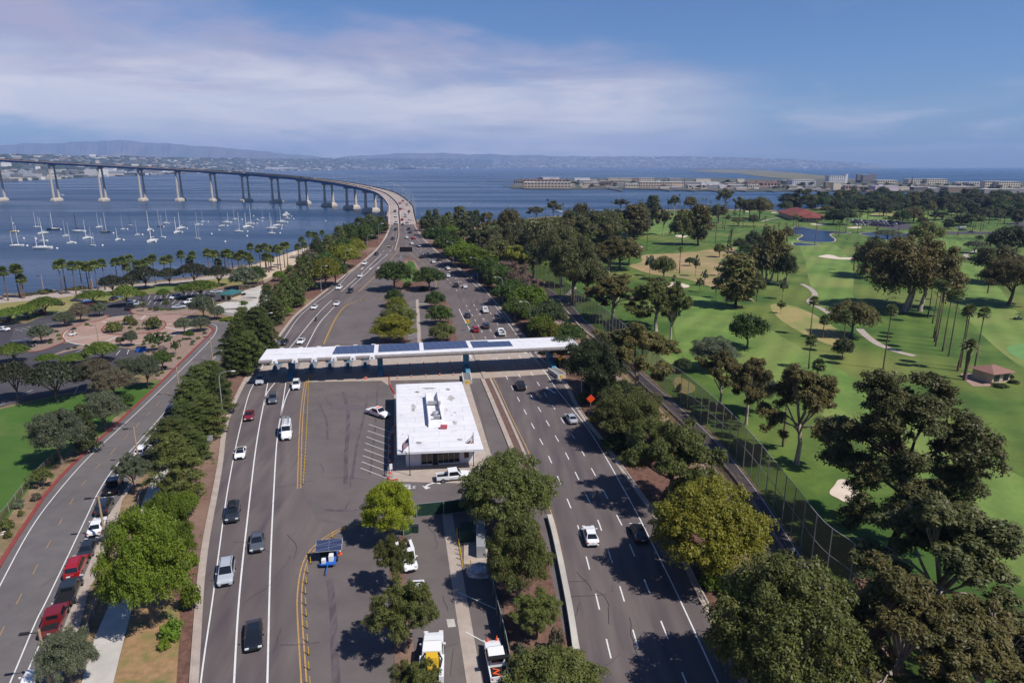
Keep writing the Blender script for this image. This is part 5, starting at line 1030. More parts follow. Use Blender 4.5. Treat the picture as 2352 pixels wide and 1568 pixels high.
# roof penthouse screen and plant
sc=[W(a,b,zr) for a,b in ((984,982),(1018,980),(1004,908),(976,911))]
mb=MB()
for i in range(4):
    a,b=sc[i],sc[(i+1)%4];c=sum(sc,Vector())/4;u=Vector((0,0,1.15));ia,ib=a.lerp(c,.10)+u,b.lerp(c,.10)+u;ja,jb=a.lerp(c,.14),b.lerp(c,.14)
    mb.quad(lc(a),lc(b),lc(ib),lc(ia));mb.quad(lc(ib),lc(jb),lc(ja),lc(ia))
mb.build('roof_screen',m_wall,off)
p=lc(W(1001,953,zr));mb=MB();mb.cyl((p.x,p.y,p.z),.55,.5,14);mb.cyl((p.x,p.y,p.z+.5),.75,.35,14,0,.2);mb.build('roof_vent',m_galv,off)
p=lc(W(1004,966,zr));mb=MB();mb.box((p.x,p.y,p.z+.55),(.6,.6,.5));mb.build('air_conditioner',m_galv,off,bevel=.04)
p=lc(W(1019.5,984,zr));mb=MB();mb.box((p.x,p.y,p.z+.4),(.6,.35,.28));mb.build('red_roof_box',mat('faded_red_box',(190,96,104)),off)
p=lc(W(990,930,zr));mb=MB();mb.box((p.x+.6,p.y,p.z+.5),(1.3,.35,.25));mb.build('roof_duct',m_galv,off)
for i,(x,y,rx,ry) in enumerate(((958,900,5.5,1.8),(1029,894,5.5,1.8),(962,1016,7,1.8),(1056,1009,6,1.8),(985,891.5,14,1.4),(948,943,3,1),(1045,947,3,1),(1036,914,8,6),(950,935,5,8),(1045,970,5,4))):
    P=[W(x+rx*math.cos(t)*(1+.35*math.sin(5*t+i)),y+ry*math.sin(t)*(1+.3*math.cos(4*t+i)),zr+.012+.002*i) for t in [2*PI*k/18 for k in range(18)]]
    mb=MB();mb.poly([lc(p) for p in P]);mb.build('roof_stain',mat('roof_grime',(92,78,74),(170,162,158),scale=2.2,lo=.38,hi=.6,detail=9) if i<7 else mat('roof_dust',(196,190,190),(120,112,110),scale=2.5,lo=.5,hi=.62,detail=9),off)
# ---- flagpoles
def cloth(P,u,v,nx,nz,wave,cols):
    """u: fly vector, v: hoist vector (down)"""
    out={}
    for i in range(nx):
        for j in range(nz):
            c=cols(i/nx,(j+.5)/nz)
            mb=out.setdefault(c,MB())
            f=lambda a,b:P+u*a+v*b+Vector((math.sin(a*7)*wave*a,math.cos(a*6)*wave*a,-a*a*.75))
            mb.quad(f(i/nx,j/nz),f((i+1)/nx,j/nz),f((i+1)/nx,(j+1)/nz),f(i/nx,(j+1)/nz),0)
    return out
FM={'r':mat('flag_red',(178,44,54)),'w':mat('flag_white',(232,230,230)),'b':mat('flag_blue',(50,56,104)),'n':mat('flag_brown',(110,84,66)),'g':mat('flag_green',(70,110,60))}
def flagpole(x,y,yt,lb,cols):
    b=W(x,y);h=8.;lo,hi=2,20
    for _ in range(30):
        m=(lo+hi)/2
        if prj((b.x,b.y,m))[1]>yt: lo=m
        else: hi=m
    h=lo;t=empty('flagpole',b);tag(t,lb,'flagpole')
    mb=MB();mb.cyl((0,0,0),.14,.25,10);mb.tube([(0,0,.2),(0,0,h)],[.075,.045],8);mb.build('pole',m_dark,t)
    mb=MB();mb.cyl((0,0,h),.09,.16,8,0,.05);mb.build('finial',m_galv,t)
    cl=cloth(Vector((-.05,0,h-.35)),Vector((-1.25,.15,-.9)),Vector((0,0,-1.35)),18,26,.12,cols)
    mbb=MB();ms=[]
    for c,m_ in cl.items():
        k=len(ms);ms.append(FM[c]);o=len(mbb.v);mbb.v+=m_.v;mbb.f+=[tuple(i+o for i in f) for f in m_.f];mbb.m+=[k]*len(m_.f)
    mbb.build('flag',ms,t)
def us(a,b):
    if a<.42 and b<.54:
        return 'w' if (int(a*40)%4==1 and int(b*26)%3==1) else 'b'
    return 'r' if int(b*13)%2==0 else 'w'
def ca(a,b):
    if b>.82: return 'r'
    if .3<a<.72 and .38<b<.62 or (.62<a<.8 and .3<b<.48): return 'n'
    if .3<a<.75 and .62<=b<.7: return 'g'
    if .08<a<.2 and .1<b<.26: return 'r'
    return 'w'
flagpole(942,1092.5,1001,'dark flagpole with a red, white and blue striped flag',us)
flagpole(1088,1071,994,'dark flagpole with a white flag showing a bear and red stripe',ca)
# ---- bridge
PI_=[(5,461,372),(131,461.5,381),(239.5,461.5,385),(330,461.3,389),(415,461.5,395),(494,462,399),(567,463.3,404),(635,465.8,408),(698,469,415),(756.5,473.8,423),(808,479.5,431),(852,486.5,440),(890,496,452)]
PP=[]
for x,y,t in PI_:
    b=W(x,y,-3);lo,hi=0,120
    for _ in range(40):
        m=(lo+hi)/2
        if prj((b.x,b.y,m))[1]>t: lo=m
        else: hi=m
    PP.append((b,lo))
s0=Tn(925,516);s0.z=hz(s0.x,s0.y);s00=Tn(926,523)
GD=3.4
cl0=[s00+Vector((0,0,.0)),Vector((s0.x,s0.y,s0.z+.25)),W(922,492,14.2),W(917,468,18.)]+[Vector((b.x,b.y,z+GD+.6)) for b,z in PP[::-1]]
e=cl0[-1]-cl0[-2];cl0+= [cl0[-1]+e*1.,cl0[-1]+e*2.4+Vector((0,-14,-3))]
# smooth the vertical profile
for _ in range(3):
    z=[p.z for p in cl0]
    for i in range(2,len(cl0)-1): cl0[i].z=.5*z[i]+.25*(z[i-1]+z[i+1])
DK=cr(cl0[1:],10)
for i,p in enumerate(DK[:12]): p.z=max(p.z,hz(p.x,p.y)+.12)
brg=empty('bridge',s0);tag(brg,'long curved blue-girdered bridge on pale concrete piers over the bay','bridge')
lb_=lambda P:[p-s0 for p in P]
def off_(P,d,dz=0):
    out=[]
    for i,p in enumerate(P):
        t=P[min(i+1,len(P)-1)]-P[max(i-1,0)];t.z=0;t.normalize();out.append(p+Vector((-t.y,t.x,0))*d+Vector((0,0,dz)))
    return out
BW=10.2
def strip(name,o1,o2,z1,z2,m,P=None,parent=brg):
    P=P or DK;a,b,c,d=[lb_(off_(P,q,z)) for q,z in ((o1,z1),(o2,z1),(o2,z2),(o1,z2))]
    mb=MB();mb.loft([list(r) for r in zip(a,b,c,d)]);return mb.build(name,m,parent)
strip('deck',BW,-BW,0,-.45,m_deckc)
strip('parapet',BW,BW-.4,.85,.01,m_deckc);strip('parapet',-BW+.4,-BW,.95,.01,mat('dark_parapet',(84,78,76)))
strip('median_barrier',2.0,1.5,.8,.01,mat('dark_parapet',(84,78,76)))
for o in (5.5,-5.5): strip('girder',o+1.6,o-1.6,-.47,-GD,m_gblue,DK[3:])
strip('fascia_beam',BW-.3,BW-.6,-.47,-1.5,m_gblue,DK[3:]);strip('fascia_beam',-BW+.6,-BW+.3,-.47,-1.5,m_gblue,DK[3:])
mb=MB();mb.box((0,0,-4),(10.3,2.,4));ab=mb.build('abutment',m_pier,brg);ab.location=Vector((-2,10,-.8));ab.rotation_euler=(0,0,.1)
mb=MB()
for o in (6.,-1.2,-4.8): dashes(mb,lb_(off_(DK[:120],o,.02)),.2,3.5,9)
mb.build('lane_line',m_white,brg)
mb=MB()
for o in (9.2,2.8,.8,-9.2): ribbon(mb,lb_(off_(DK[:120],o,.02)),.16)
mb.build('edge_line',m_white,brg)
for i,(b,zt) in enumerate(PP):
    # nearest deck direction
    j=min(range(len(DK)),key=lambda k:(DK[k].x-b.x)**2+(DK[k].y-b.y)**2);t=DK[min(j+1,len(DK)-1)]-DK[j-1];t.z=0;t.normalize();a=math.atan2(t.y,t.x)
    ct=DK[j].z-GD-.05;h=ct+3
    c=bpy.data.objects.new('pier',None)
    mb=MB()
    sp_=5.6
    for s in (-1,1):
        rgs=[]
        for f,hw,ht in ((.06,1.75,1.5),(.5,1.45,1.25),(.86,1.25,1.1),(.94,1.6,1.15),(1.,2.9,1.2)):
            x=s*sp_*(1.+(1-f)*.1) - (s*(hw-1.25)*.9 if f>.9 else 0);z=-3+h*f if f<1 else ct-2.0
            rgs.append([(ht*p,x+hw*q,z) for p,q in ((-1,-.6),(-.6,-1),(.6,-1),(1,-.6),(1,.6),(.6,1),(-.6,1),(-1,.6))])
        mb.loft(rgs)
    pr=[(-9.6,ct-.9),(-9.2,ct-1.5),(-7.6,ct-2.1),(7.6,ct-2.1),(9.2,ct-1.5),(9.6,ct-.9),(9.6,ct),(-9.6,ct)]
    mb.loft([[(x,y,z) for y,z in pr] for x in (-1.25,1.25)])
    ms=mb.mesh('pier',m_pier);o=bpy.data.objects.new('pier',ms);COL.objects.link(o);o.parent=brg;o.location=(b.x-s0.x,b.y-s0.y,-s0.z);o.rotation_euler=(0,0,a)
    mb=MB();mb.loft([[(x*k,y*k2,z) for x,y in ((-4.4,-9.),(-3.4,-10.5),(3.4,-10.5),(4.4,-9.),(4.4,9.),(3.4,10.5),(-3.4,10.5),(-4.4,9.))] for k,k2,z in ((1,1,-6),(1,1,-.6),(.93,.97,0),(.82,.93,.05),(.72,.88,1.),(.5,.82,1.05),(.45,.8,1.8))])
    f=mb.build('footing',m_pier,o)
# ---- lamps
def arcpts(a,b,h,n=5): return [(a[0]+(b[0]-a[0])*k/n,a[1]+(b[1]-a[1])*k/n,a[2]+(b[2]-a[2])*k/n+h*math.sin(PI*k/n)) for k in range(n+1)]
def mklamp():
    t=empty('street_lamp',(0,0,0));h=10.4
    mb=MB();mb.tube([(0,0,0),(0,0,.3),(0,0,h-1.9),(.08,0,h-1.0),(.45,0,h-.35),(1.1,0,h-.08),(2.5,0,h+.02)],[.16,.11,.085,.075,.06,.055,.05],7);mb.build('pole',m_galv,t)
    mb=MB();mb.box((2.85,0,h),(.42,.16,.07),top=.7);mb.build('lamp_head',m_pw,t,bevel=.03)
    mb=MB();mb.box((0,0,.1),(.28,.28,.12));mb.build('base',m_conc2,t);return t
L0=mklamp();first=[True]
def place(src,first,loc,rz,label,group,cat,sc=None,au=False):
    if first[0]:
        o=src;o.location=loc;o.rotation_euler=(0,0,rz);first[0]=False
        if sc: o.scale=sc
    else: o=dup(src,loc,rz,sc)
    if au: auto(o,label,cat,group)
    else: tag(o,label,cat,group)
    return o
for x,y,rz,lb in ((514,966,.2,'tall curved street lamp nearest on the left motorway bank, among the pines'),(606,802,.2,'curved street lamp behind the left end of the toll canopy'),(1335,912,PI-.05,'curved street lamp between the canopy end and the orange sign'),(1217,769,PI,'curved street lamp just beyond the right end of the canopy')):
    place(L0,first,W(x,y),rz,lb,'street lamps along the motorway','street lamp')
for x,y,rz in ((738,668,.1),(796,623,.1),(845,585,.1),(870.5,555,.1),(883.8,525,.1),(1154.8,699.5,PI),(1097,645.3,PI),(1041,602,PI),(1006.8,568,PI),(979.8,528,PI)):
    place(L0,first,Tn(x,y),rz,'curved grey street lamp on the motorway verge','street lamps along the motorway','street lamp',au=True)
RE=off_(DK,-BW-.2,.0);q=resample(RE,36)
for i in range(1,26):
    p=q[i];k=min(range(len(RE)),key=lambda j:(RE[j]-p).length);t=RE[min(k+1,len(RE)-1)]-RE[k-1]
    place(L0,first,p+Vector((0,0,.5)),math.atan2(t.y,t.x)+PI/2,'curved grey lamp on the outer bridge edge','lamps along the bridge','street lamp',(1.7,1.7,1.),True)
def woodlamp():
    t=empty('park_lamp',(0,0,0));mb=MB();mb.tube([(0,0,0),(0,0,7.2)],[.17,.12],8);mb.build('pole',mat('tan_concrete_pole',(176,150,124)),t)
    mb=MB();mb.tube([(0,0,6.9),(-1.1,0,6.95)],.05,5);mb.box((-1.3,0,6.95),(.4,.16,.08));mb.build('lamp_head',m_dark,t);return t
WL=woodlamp();wf=[True]
for x,y,lb in ((119,1590,'tan concrete lamp post in the bottom left corner bush'),(244,1248,'tan concrete lamp post beside the white parked sedan'),(320,1070,'tan concrete lamp post behind the white hatchback'),(414,914,'tan concrete lamp post at the middle of the side street'),(489,832,'tan concrete lamp post at the far end of the side street'),(229,802,'tall thin lamp post beside the brick roundabout'),(494,704+28,'tall lamp post by the skate park corner'),(452,645+25,'lamp post above the light green car park trees'),(101,672,'lamp post on the shore promenade'),(216,667+10,'lamp post among the promenade palms')):
    place(WL,wf,W(x,y),.2,lb,'tan lamp posts','lamp post')
# ---- signs
def diamond(x,y,yt,face,lb,cat='road sign',sym=None,extra=None,rz=0.,size=.75,ph=2.2,back=False):
    p=W(x,y);t=empty('road_sign',p,rz);tag(t,lb,cat)
    mb=MB();mb.tube([(0,0,0),(0,0,ph)],.05,6);mb.box((0,.03,.03),(.3,.3,.05));mb.build('post',m_galv,t)
    mb=MB();s=size*math.sqrt(2);z=ph+s*.75;mb.loft([[(s*a,yy,z+s*b) for a,b in ((0,-1),(1,0),(0,1),(-1,0))] for yy in (-.06,-.02)]);mb.build('board',face,t)
    if sym:
        mb=MB()
        for q in sym: mb.face([(a*s,-.075,z+b*s) for a,b in q])
        mb.build('symbol',m_dark,t)
    return t
m_os=mat('orange_sign',(236,78,30),k=1.);m_ys=mat('yellow_sign',(240,178,20),k=1.);m_gs=mat('green_sign',(20,140,100));m_bs=mat('blue_sign',(40,100,190))
merge=[[(-.18,-.45),(-.06,-.45),(-.06,.45),(-.18,.45)],[(.1,-.45),(.22,-.45),(.3,-.1),(.14,.12),(.16,.45),(.04,.45),(.02,.05),(.18,-.14)]]
diamond(1356,945,0,m_os,'blank orange diamond sign at the right kerb, nearer one',ph=2.2,size=.66)
diamond(1182,732,0,m_os,'blank orange diamond sign beyond the canopy, farther one',ph=2.4,size=.62)
diamond(1286,846,0,m_ys,'yellow diamond lane-merge sign under the right end of the canopy',sym=merge,ph=2.3,size=.52)
t=diamond(1074.5,760,0,m_ys,'yellow diamond sign above a small green plate on the median nose',sym=merge,ph=2.5,size=.5)
mb=MB();mb.box((0,-.09,2.2),(.6,.03,.3));mb.build('green_plate',m_gs,t)
mb=MB()
for z in (2.3,2.1): mb.box((0,-.13,z),(.4 if z>2.2 else .15,.012,.045))
mb.build('plate_lettering',m_white,t)
t=diamond(1788,1612,0,m_ys,'yellow diamond sign reading LANE, cut by the bottom edge','road sign',ph=2.2,size=.62,rz=-.25)
def text(s,size,m,parent,loc,rot,name='lettering',kind=None):
    c=bpy.data.curves.new(name,'FONT');c.body=s;c.size=size;c.align_x='CENTER';c.align_y='CENTER';c.extrude=.004;o=bpy.data.objects.new(name,c);COL.objects.link(o);c.materials.append(m)
    if parent: o.parent=parent
    o.location=loc;o.rotation_euler=rot
    if kind: o['kind']=kind
    return o
text('LANE',.42,m_dark,t,(0,-.08,3.05),(PI/2,0,0))
for s,x,y in (('BIKE',216,1012),('LANE',203,1027)): text(s,2.1,m_white,None,W(x,y,.07),(0,0,-.72),'road_marking','structure')
text('STOP',1.3,m_white,None,W(933,1118,.115),(0,0,PI),'road_marking','structure')
def board(name,x,y,w,h,ph,m,lb,rz=0.,cat='sign',posts=1,terr=False):
    p=Tn(x,y) if terr else W(x,y);t=empty(name,p,rz);tag(t,lb,cat);mb=MB()
    for s in ([0] if posts==1 else [-w*.35,w*.35]): mb.tube([(s,.06,0),(s,.06,ph+h*.8)],.05,6)
    mb.build('post',m_galv,t);mb=MB();mb.box((0,0,ph+h/2),(w/2,.03,h/2));mb.build('board',m,t);return t
t=board('message_sign',933,590,6.6,2.6,2.6,m_blk,'black electronic message board on the median nose',posts=2,terr=True,cat='message sign');mb=MB();mb.box((0,.16,3.9),(3.1,.12,1.1));mb.build('cabinet',m_dark,t)
board('blue_sign',1092,645,2.2,1.,2.2,m_bs,'blue rectangular sign on the right verge beyond the canopy',terr=True,posts=2);board('green_sign',1221,768,1.0,.8,1.1,m_gs,'small green roadside plate below the lamp pair',terr=True)
board('white_sign',1016,573,1.2,1.4,1.6,m_pw,'small white sign on the right verge far up',terr=True);board('white_sign',879,524,2.,1.6,2.6,m_pw,'white sign back at the left bridge end',terr=True)
board('grey_sign',485,1030,1.,1.,1.6,m_galv,'grey sign back on the left mulch bank',rz=.3);board('grey_sign',521,938,.6,.9,1.5,m_galv,'narrow grey sign back below the lamp');board('grey_sign',729,668,.7,.9,1.5,m_galv,'small grey sign back at the left kerb bend');board('grey_sign',427,1312,.9,.9,.6,m_galv,'low grey plate beside the huge green tree',rz=.5)
board('office_sign',899,1098,.5,1.,1.6,m_pw,'white sign on dark posts by the office corner',rz=.5,posts=2)
board('grey_sign',922,607,.9,4.,.2,m_galv,'tall narrow grey cabinet behind the message board',terr=True)
# ---- plastic posts and cones
def bollmesh():
    t=empty('delineator_post',(0,0,0));mb=MB();mb.cyl((0,0,.05),.055,.9,8,0,.05);mb.build('tube',m_py,t);mb=MB();mb.cyl((0,0,0),.14,.06,8);mb.build('base',m_blk,t);return t
BO=bollmesh();bf=[True];nb=0
def boll(x,y,lb,g): place(BO,bf,Tn(x,y,.07),0,lb,g,'post')
g_='identical yellow posts along the yellow lines'
for x,y in ((940,125),(812,178),(705,235),(615,300),(552,380),(503,470),(477,556),(463,652),(457,748),(458,850),(462,952),(470,1064),(474,1188),(484,1306),(487,1442),(497,1580)): boll(588+x/4,1176+y/4,'thin yellow plastic post on the curved yellow line',g_)
for k in range(34):
    t=k/33.;y=1112+(866-1112)*(1-(1-t)**1.05);x=697+ (709-697)*t+3*math.sin(t*3)*.6;boll(x,y,'thin yellow plastic post beside the double yellow line below the canopy','identical yellow posts below the canopy')
q=resample(path([(a+4,b) for a,b in YU],.0,4),2.6)
for p in q[:34]:
    o=place(BO,bf,p,0,'thin yellow plastic post on the far yellow curve','identical yellow posts beyond the canopy','post')
q=resample(path([(a+3,b) for a,b in YV],.0,4),4.2)
for p in q: place(BO,bf,p,0,'thin yellow plastic post on the farthest straight yellow line','identical yellow posts on the far line','post')
for x,y in ((1846,205),(1850,255),(1863,310),(1870,355),(1878,398),(1886,440),(1893,500),(1893,150),(1975,505)): place(BO,bf,W(588+x/4,1176+y/4),0,'short yellow bollard in the maintenance yard','yellow bollards in the yard','bollard',sc=(1.5,1.5,1.15))
def cone():
    t=empty('traffic_cone',(0,0,0));mb=MB();mb.box((0,0,.025),(.2,.2,.025));mb.cyl((0,0,.05),.14,.65,10,0,.03);mb.build('body',m_org,t);mb=MB();mb.cyl((0,0,.36),.098,.16,10,0,.072);mb.build('reflective_band',m_pw,t);return t
CO=cone();cf=[True]
for x,y in ((1300,716),(1300,750),(1302,785),(1415,708),(1428,780),(1541,700),(1548,735),(1555,772),(1665,695),(1673,730),(1683,767),(1782,690),(1797,727),(1803,764),(1248,736)): place(CO,cf,W(588+x/4,660.3+y/4,.08),0,'orange cone in the canopy shade','orange cones under the canopy','traffic cone')
for x,y in ((1302,830),(1428,823),(1560,815),(1689,805),(1815,803)): place(CO,cf,W(588+x/4,660.3+y/4,.1),0,'orange cone on the sunlit concrete behind the office','orange cones behind the office','traffic cone')
for x,y in ((590,680),(670,676),(746,672),(822,668),(1056,655),(1134,650)): place(CO,cf,W(588+x/4,660.3+y/4,.1),0,'orange and white cone at the far edge of the toll lanes','cones beyond the toll islands','traffic cone')
for x,y in ((1002,840),(1016,838)): place(CO,cf,W(588+x/4,660.3+y/4,.08),0,'one of two orange cones side by side at the asphalt edge','pair of cones','traffic cone')
for x,y in ((1277,255),(1260,312),(1231,370),(1233,445),(1233,490),(1232,578),(1233,672)): place(CO,cf,W(588+x/4,918.7+y/4,.1),0,'orange cone along the office walkway','cones along the office walkway','traffic cone',sc=(1.3,1.3,1.2))
place(CO,cf,W(588+773/4,1176+385/4,.08),0,'single orange cone beside the solar trailer',None,'traffic cone',sc=(1.2,1.2,1.3))
# ---- fences
m_net=bpy.data.materials.new('net_mesh');m_net.use_nodes=True;nt=m_net.node_tree;pb=nt.nodes['Principled BSDF'];pb.inputs['Base Color'].default_value=lin((112,94,76));tr=nd(nt,'ShaderNodeBsdfTransparent');ms=nd(nt,'ShaderNodeMixShader');ms.inputs[0].default_value=.5
nt.links.new(tr.outputs[0],ms.inputs[1]);nt.links.new(pb.outputs[0],ms.inputs[2]);nt.links.new(ms.outputs[0],nt.nodes['Material Output'].inputs['Surface'])
def fence(name,P,h,step,lb,cat,mnet,mpost,r=.06,rails=(1.,)):
    o=P[0].copy();t=empty(name,o);tag(t,lb,cat);mb=MB()
    for i in range(len(P)-1): mb.quad(P[i]-o,P[i+1]-o,P[i+1]-o+Vector((0,0,h)),P[i]-o+Vector((0,0,h)))
    mb.build('netting',mnet,t);pm=MB();pm.tube([(0,0,0),(0,0,h)],r,6);pm=pm.mesh('post',mpost)
    for p in resample(P,step)[:99]:
        c=bpy.data.objects.new('post',pm);COL.objects.link(c);c.parent=t;c.location=p-o
    mb=MB()
    for k in rails: mb.tube([p-o+Vector((0,0,h*k)) for p in P],r*.6,4)
    mb.build('rail',mpost,t)
nb_=[(1292,684),(1338,722),(1400,771),(1460,832),(1519.8,893),(1573.5,935),(1651,1010),(1720,1090),(1809,1216),(1879,1314.8),(1951.5,1376),(2040,1480),(2130,1600),(2300,1830)]
fence('golf_net_fence',cr([W(a,b) for a,b in nb_],4),7.2,3.6,'tall see-through net fence on steel posts along the bike path','fence',m_net,m_galv,.07,(1.,.5))
fence('golf_net_fence',cr([W(a,b) for a,b in ((1115,553),(1130,575),(1150,592),(1175,608),(1200,622),(1225,640),(1240,655),(1262,668),(1290,683))],3),9,7,'pale far stretch of the tall net fence behind the bronze eucalyptus','fence',m_net,m_galv,.09,(1.,))
fence('chain_link_fence',cr([W(a-3,b+3) for a,b in BL[5:]],4),1.2,3.,'low wire fence on the left side of the bike path','fence',m_net,m_galv,.04)
fence('chain_link_fence',[W(a,b) for a,b in ((-60,1300),(0,1200),(10,1192),(66,1118),(112,1072),(140,1050))],1.5,3.,'low wire fence along the lawn edge at far left','fence',m_net,m_galv,.04)
fence('chain_link_fence',[W(a,b) for a,b in ((330,1125),(318,1170),(300,1220),(270,1290),(215,1420),(190,1500))],1.4,3.,'wire fence between the two pavements at left','fence',m_net,m_galv,.04)
fence('chain_link_fence',[W(a,b) for a,b in ((500,724),(548,728),(562,724))],1.2,2.,'wire fence at the near edge of the skate park','fence',m_net,m_galv,.04)
fence('chain_link_fence',[W(a,b) for a,b in ((550,668),(575,663),(600,655),(622,646),(640,640))],1.8,3.,'tall wire fence at the far edge of the skate park','fence',m_net,m_galv,.05)
fence('screened_gate',[W(a,b,.1) for a,b in ((957,1187),(1025,1180),(1092,1172))],2.1,4.,'dark green screened gate closing the maintenance yard','gate',m_grnf,m_galv,.06,(1.,.02))
fence('screened_fence',[W(a,b,.1) for a,b in ((927,1230),(950,1222))],2.,2.,'short dark green screened fence under the bright tree','fence',m_grnf,m_galv,.06)
fence('screened_fence',[W(a,b,.1) for a,b in ((1120,1300),(1140,1400),(1162,1490),(1190,1640))],2.,3.,'dark green screened fence on the right of the yard','fence',m_grnf,m_galv,.06)
# handrail of the office apron
o=MB();P=[W(a,b,.1) for a,b in ((892,1094),(893,1010),(905,988))];o.tube([p+Vector((0,0,1)) for p in P],.05,6);o.tube([p+Vector((0,0,.5)) for p in P],.04,6)
for p in resample(P,2.5): o.tube([p,p+Vector((0,0,1))],.04,6)
tag(o.build('handrail',m_galv),'grey handrail along the office walkway','handrail')
# transformer boxes, covered pile, bins
t=empty('utility_cabinet',W(1093,1290),.06);tag(t,'long grey utility cabinet beside the yellow bollards','cabinet')
mb=MB();mb.box((0,3.6,.1),(1.6,4.2,.1));mb.build('slab',m_conc,t);mb=MB();mb.box((.7,4.0,1.05),(.6,3.4,.85));mb.build('cabinet_body',m_galv,t,bevel=.03)
for k in range(3):
    mb=MB();mb.box((.09,1.8+2.2*k,1.05),(.012,1.,.75));mb.build('cabinet_door',m_fasc,t)
t=empty('generator',W(1072,1235),.05);tag(t,'dark green generator box behind the utility cabinet','generator');mb=MB();mb.box((0,0,.9),(.9,1.4,.8));mb.build('housing',m_grnf,t,bevel=.05);mb=MB();mb.box((0,0,.05),(1.1,1.6,.05));mb.build('slab',m_conc,t)
mb=MB();rgs=[];NRr=random.Random(4)
for k,f in enumerate((0,.25,.5,.75,.95,1.02)):
    rgs.append([((1.9-1.1*f**2)*math.cos(a)*(1+NRr.uniform(-.12,.12)),(1.3-.8*f**2)*math.sin(a)*(1+NRr.uniform(-.12,.12)),1.25*f**.7+NRr.uniform(-.05,.05)*f) for a in [2*PI*j/18 for j in range(18)]])
mb.loft(rgs);o=mb.build('covered_pile',mat('silver_tarpaulin',(190,192,198),(150,152,160),scale=2.,rough=.35,metal=.4,bump=.6,bscale=3));o.location=W(1104,1316);tag(o,'crumpled silver tarpaulin over a low pile','covered pile')
def box_thing(name,x,y,h,m,lb,cat,rz=0.,lid=None):
    t=empty(name,W(x,y),rz);tag(t,lb,cat);mb=MB();mb.box((0,0,h[2]),h,top=1.);mb.build('body',m,t,bevel=.03);mb=MB();mb.box((0,0,h[2]*2+.04),(h[0]*1.04,h[1]*1.04,.04));mb.build('lid',lid or m_dark,t)
box_thing('dumpster',325,807,(1.1,.8,.65),m_bs,'blue dumpster beside the gravel bed at left','dumpster',.1);box_thing('wheelie_bin',955.5,1222,(.35,.35,.5),m_grnf,'dark green wheeled bins inside the yard gate','bin')
box_thing('litter_bin',334.5,661,(.4,.4,.5),m_bs,'blue litter bin under the shoreline tree','bin')
# solar message trailer
t=empty('solar_trailer',W(757,1290,.08),.12);tag(t,'blue towable trailer with tilted solar panels','trailer')
mb=MB();mb.box((0,0,.55),(.9,1.5,.08));mb.tube([(0,-1.5,.5),(0,-3.2,.45)],.06,6);mb.tube([(-1.2,-1.2,.5),(1.2,-1.2,.5)],.06,6);mb.tube([(0,-3.1,.5),(0,-3.1,0)],.05,6);mb.build('chassis',m_bs,t)
mb=MB();mb.box((-.3,.5,1.3),(.9,.35,.75));mb.build('battery_cabinet',m_blk,t)
for dz,y in ((2.35,.9),(2.0,.1)):
    mb=MB();mb.box((0,0,0),(1.65,.42,.03));o=mb.build('solar_panel',m_sol,t);o.location=(0,y,dz);o.rotation_euler=(.5,0,.04);mb=MB();mb.box((0,0,-.035),(1.7,.46,.02));f=mb.build('panel_frame',m_galv,o)
for s in (-1,1):
    mb=MB();mb.cyl((s*.95-.1,.2,.32),.32,.2,14,ax='x');mb.build('wheel',m_blk,t)
mb=MB();mb.box((.35,-.6,1.05),(.28,.4,.4));mb.build('control_box',m_pw,t,bevel=.03);mb=MB();mb.box((-.55,-1.0,.85),(.25,.3,.28));mb.build('control_box',m_pw,t,bevel=.03)
mb=MB();mb.tube([(0,.3,.6),(0,.3,2.2)],.07,6);mb.build('mast',m_bs,t)
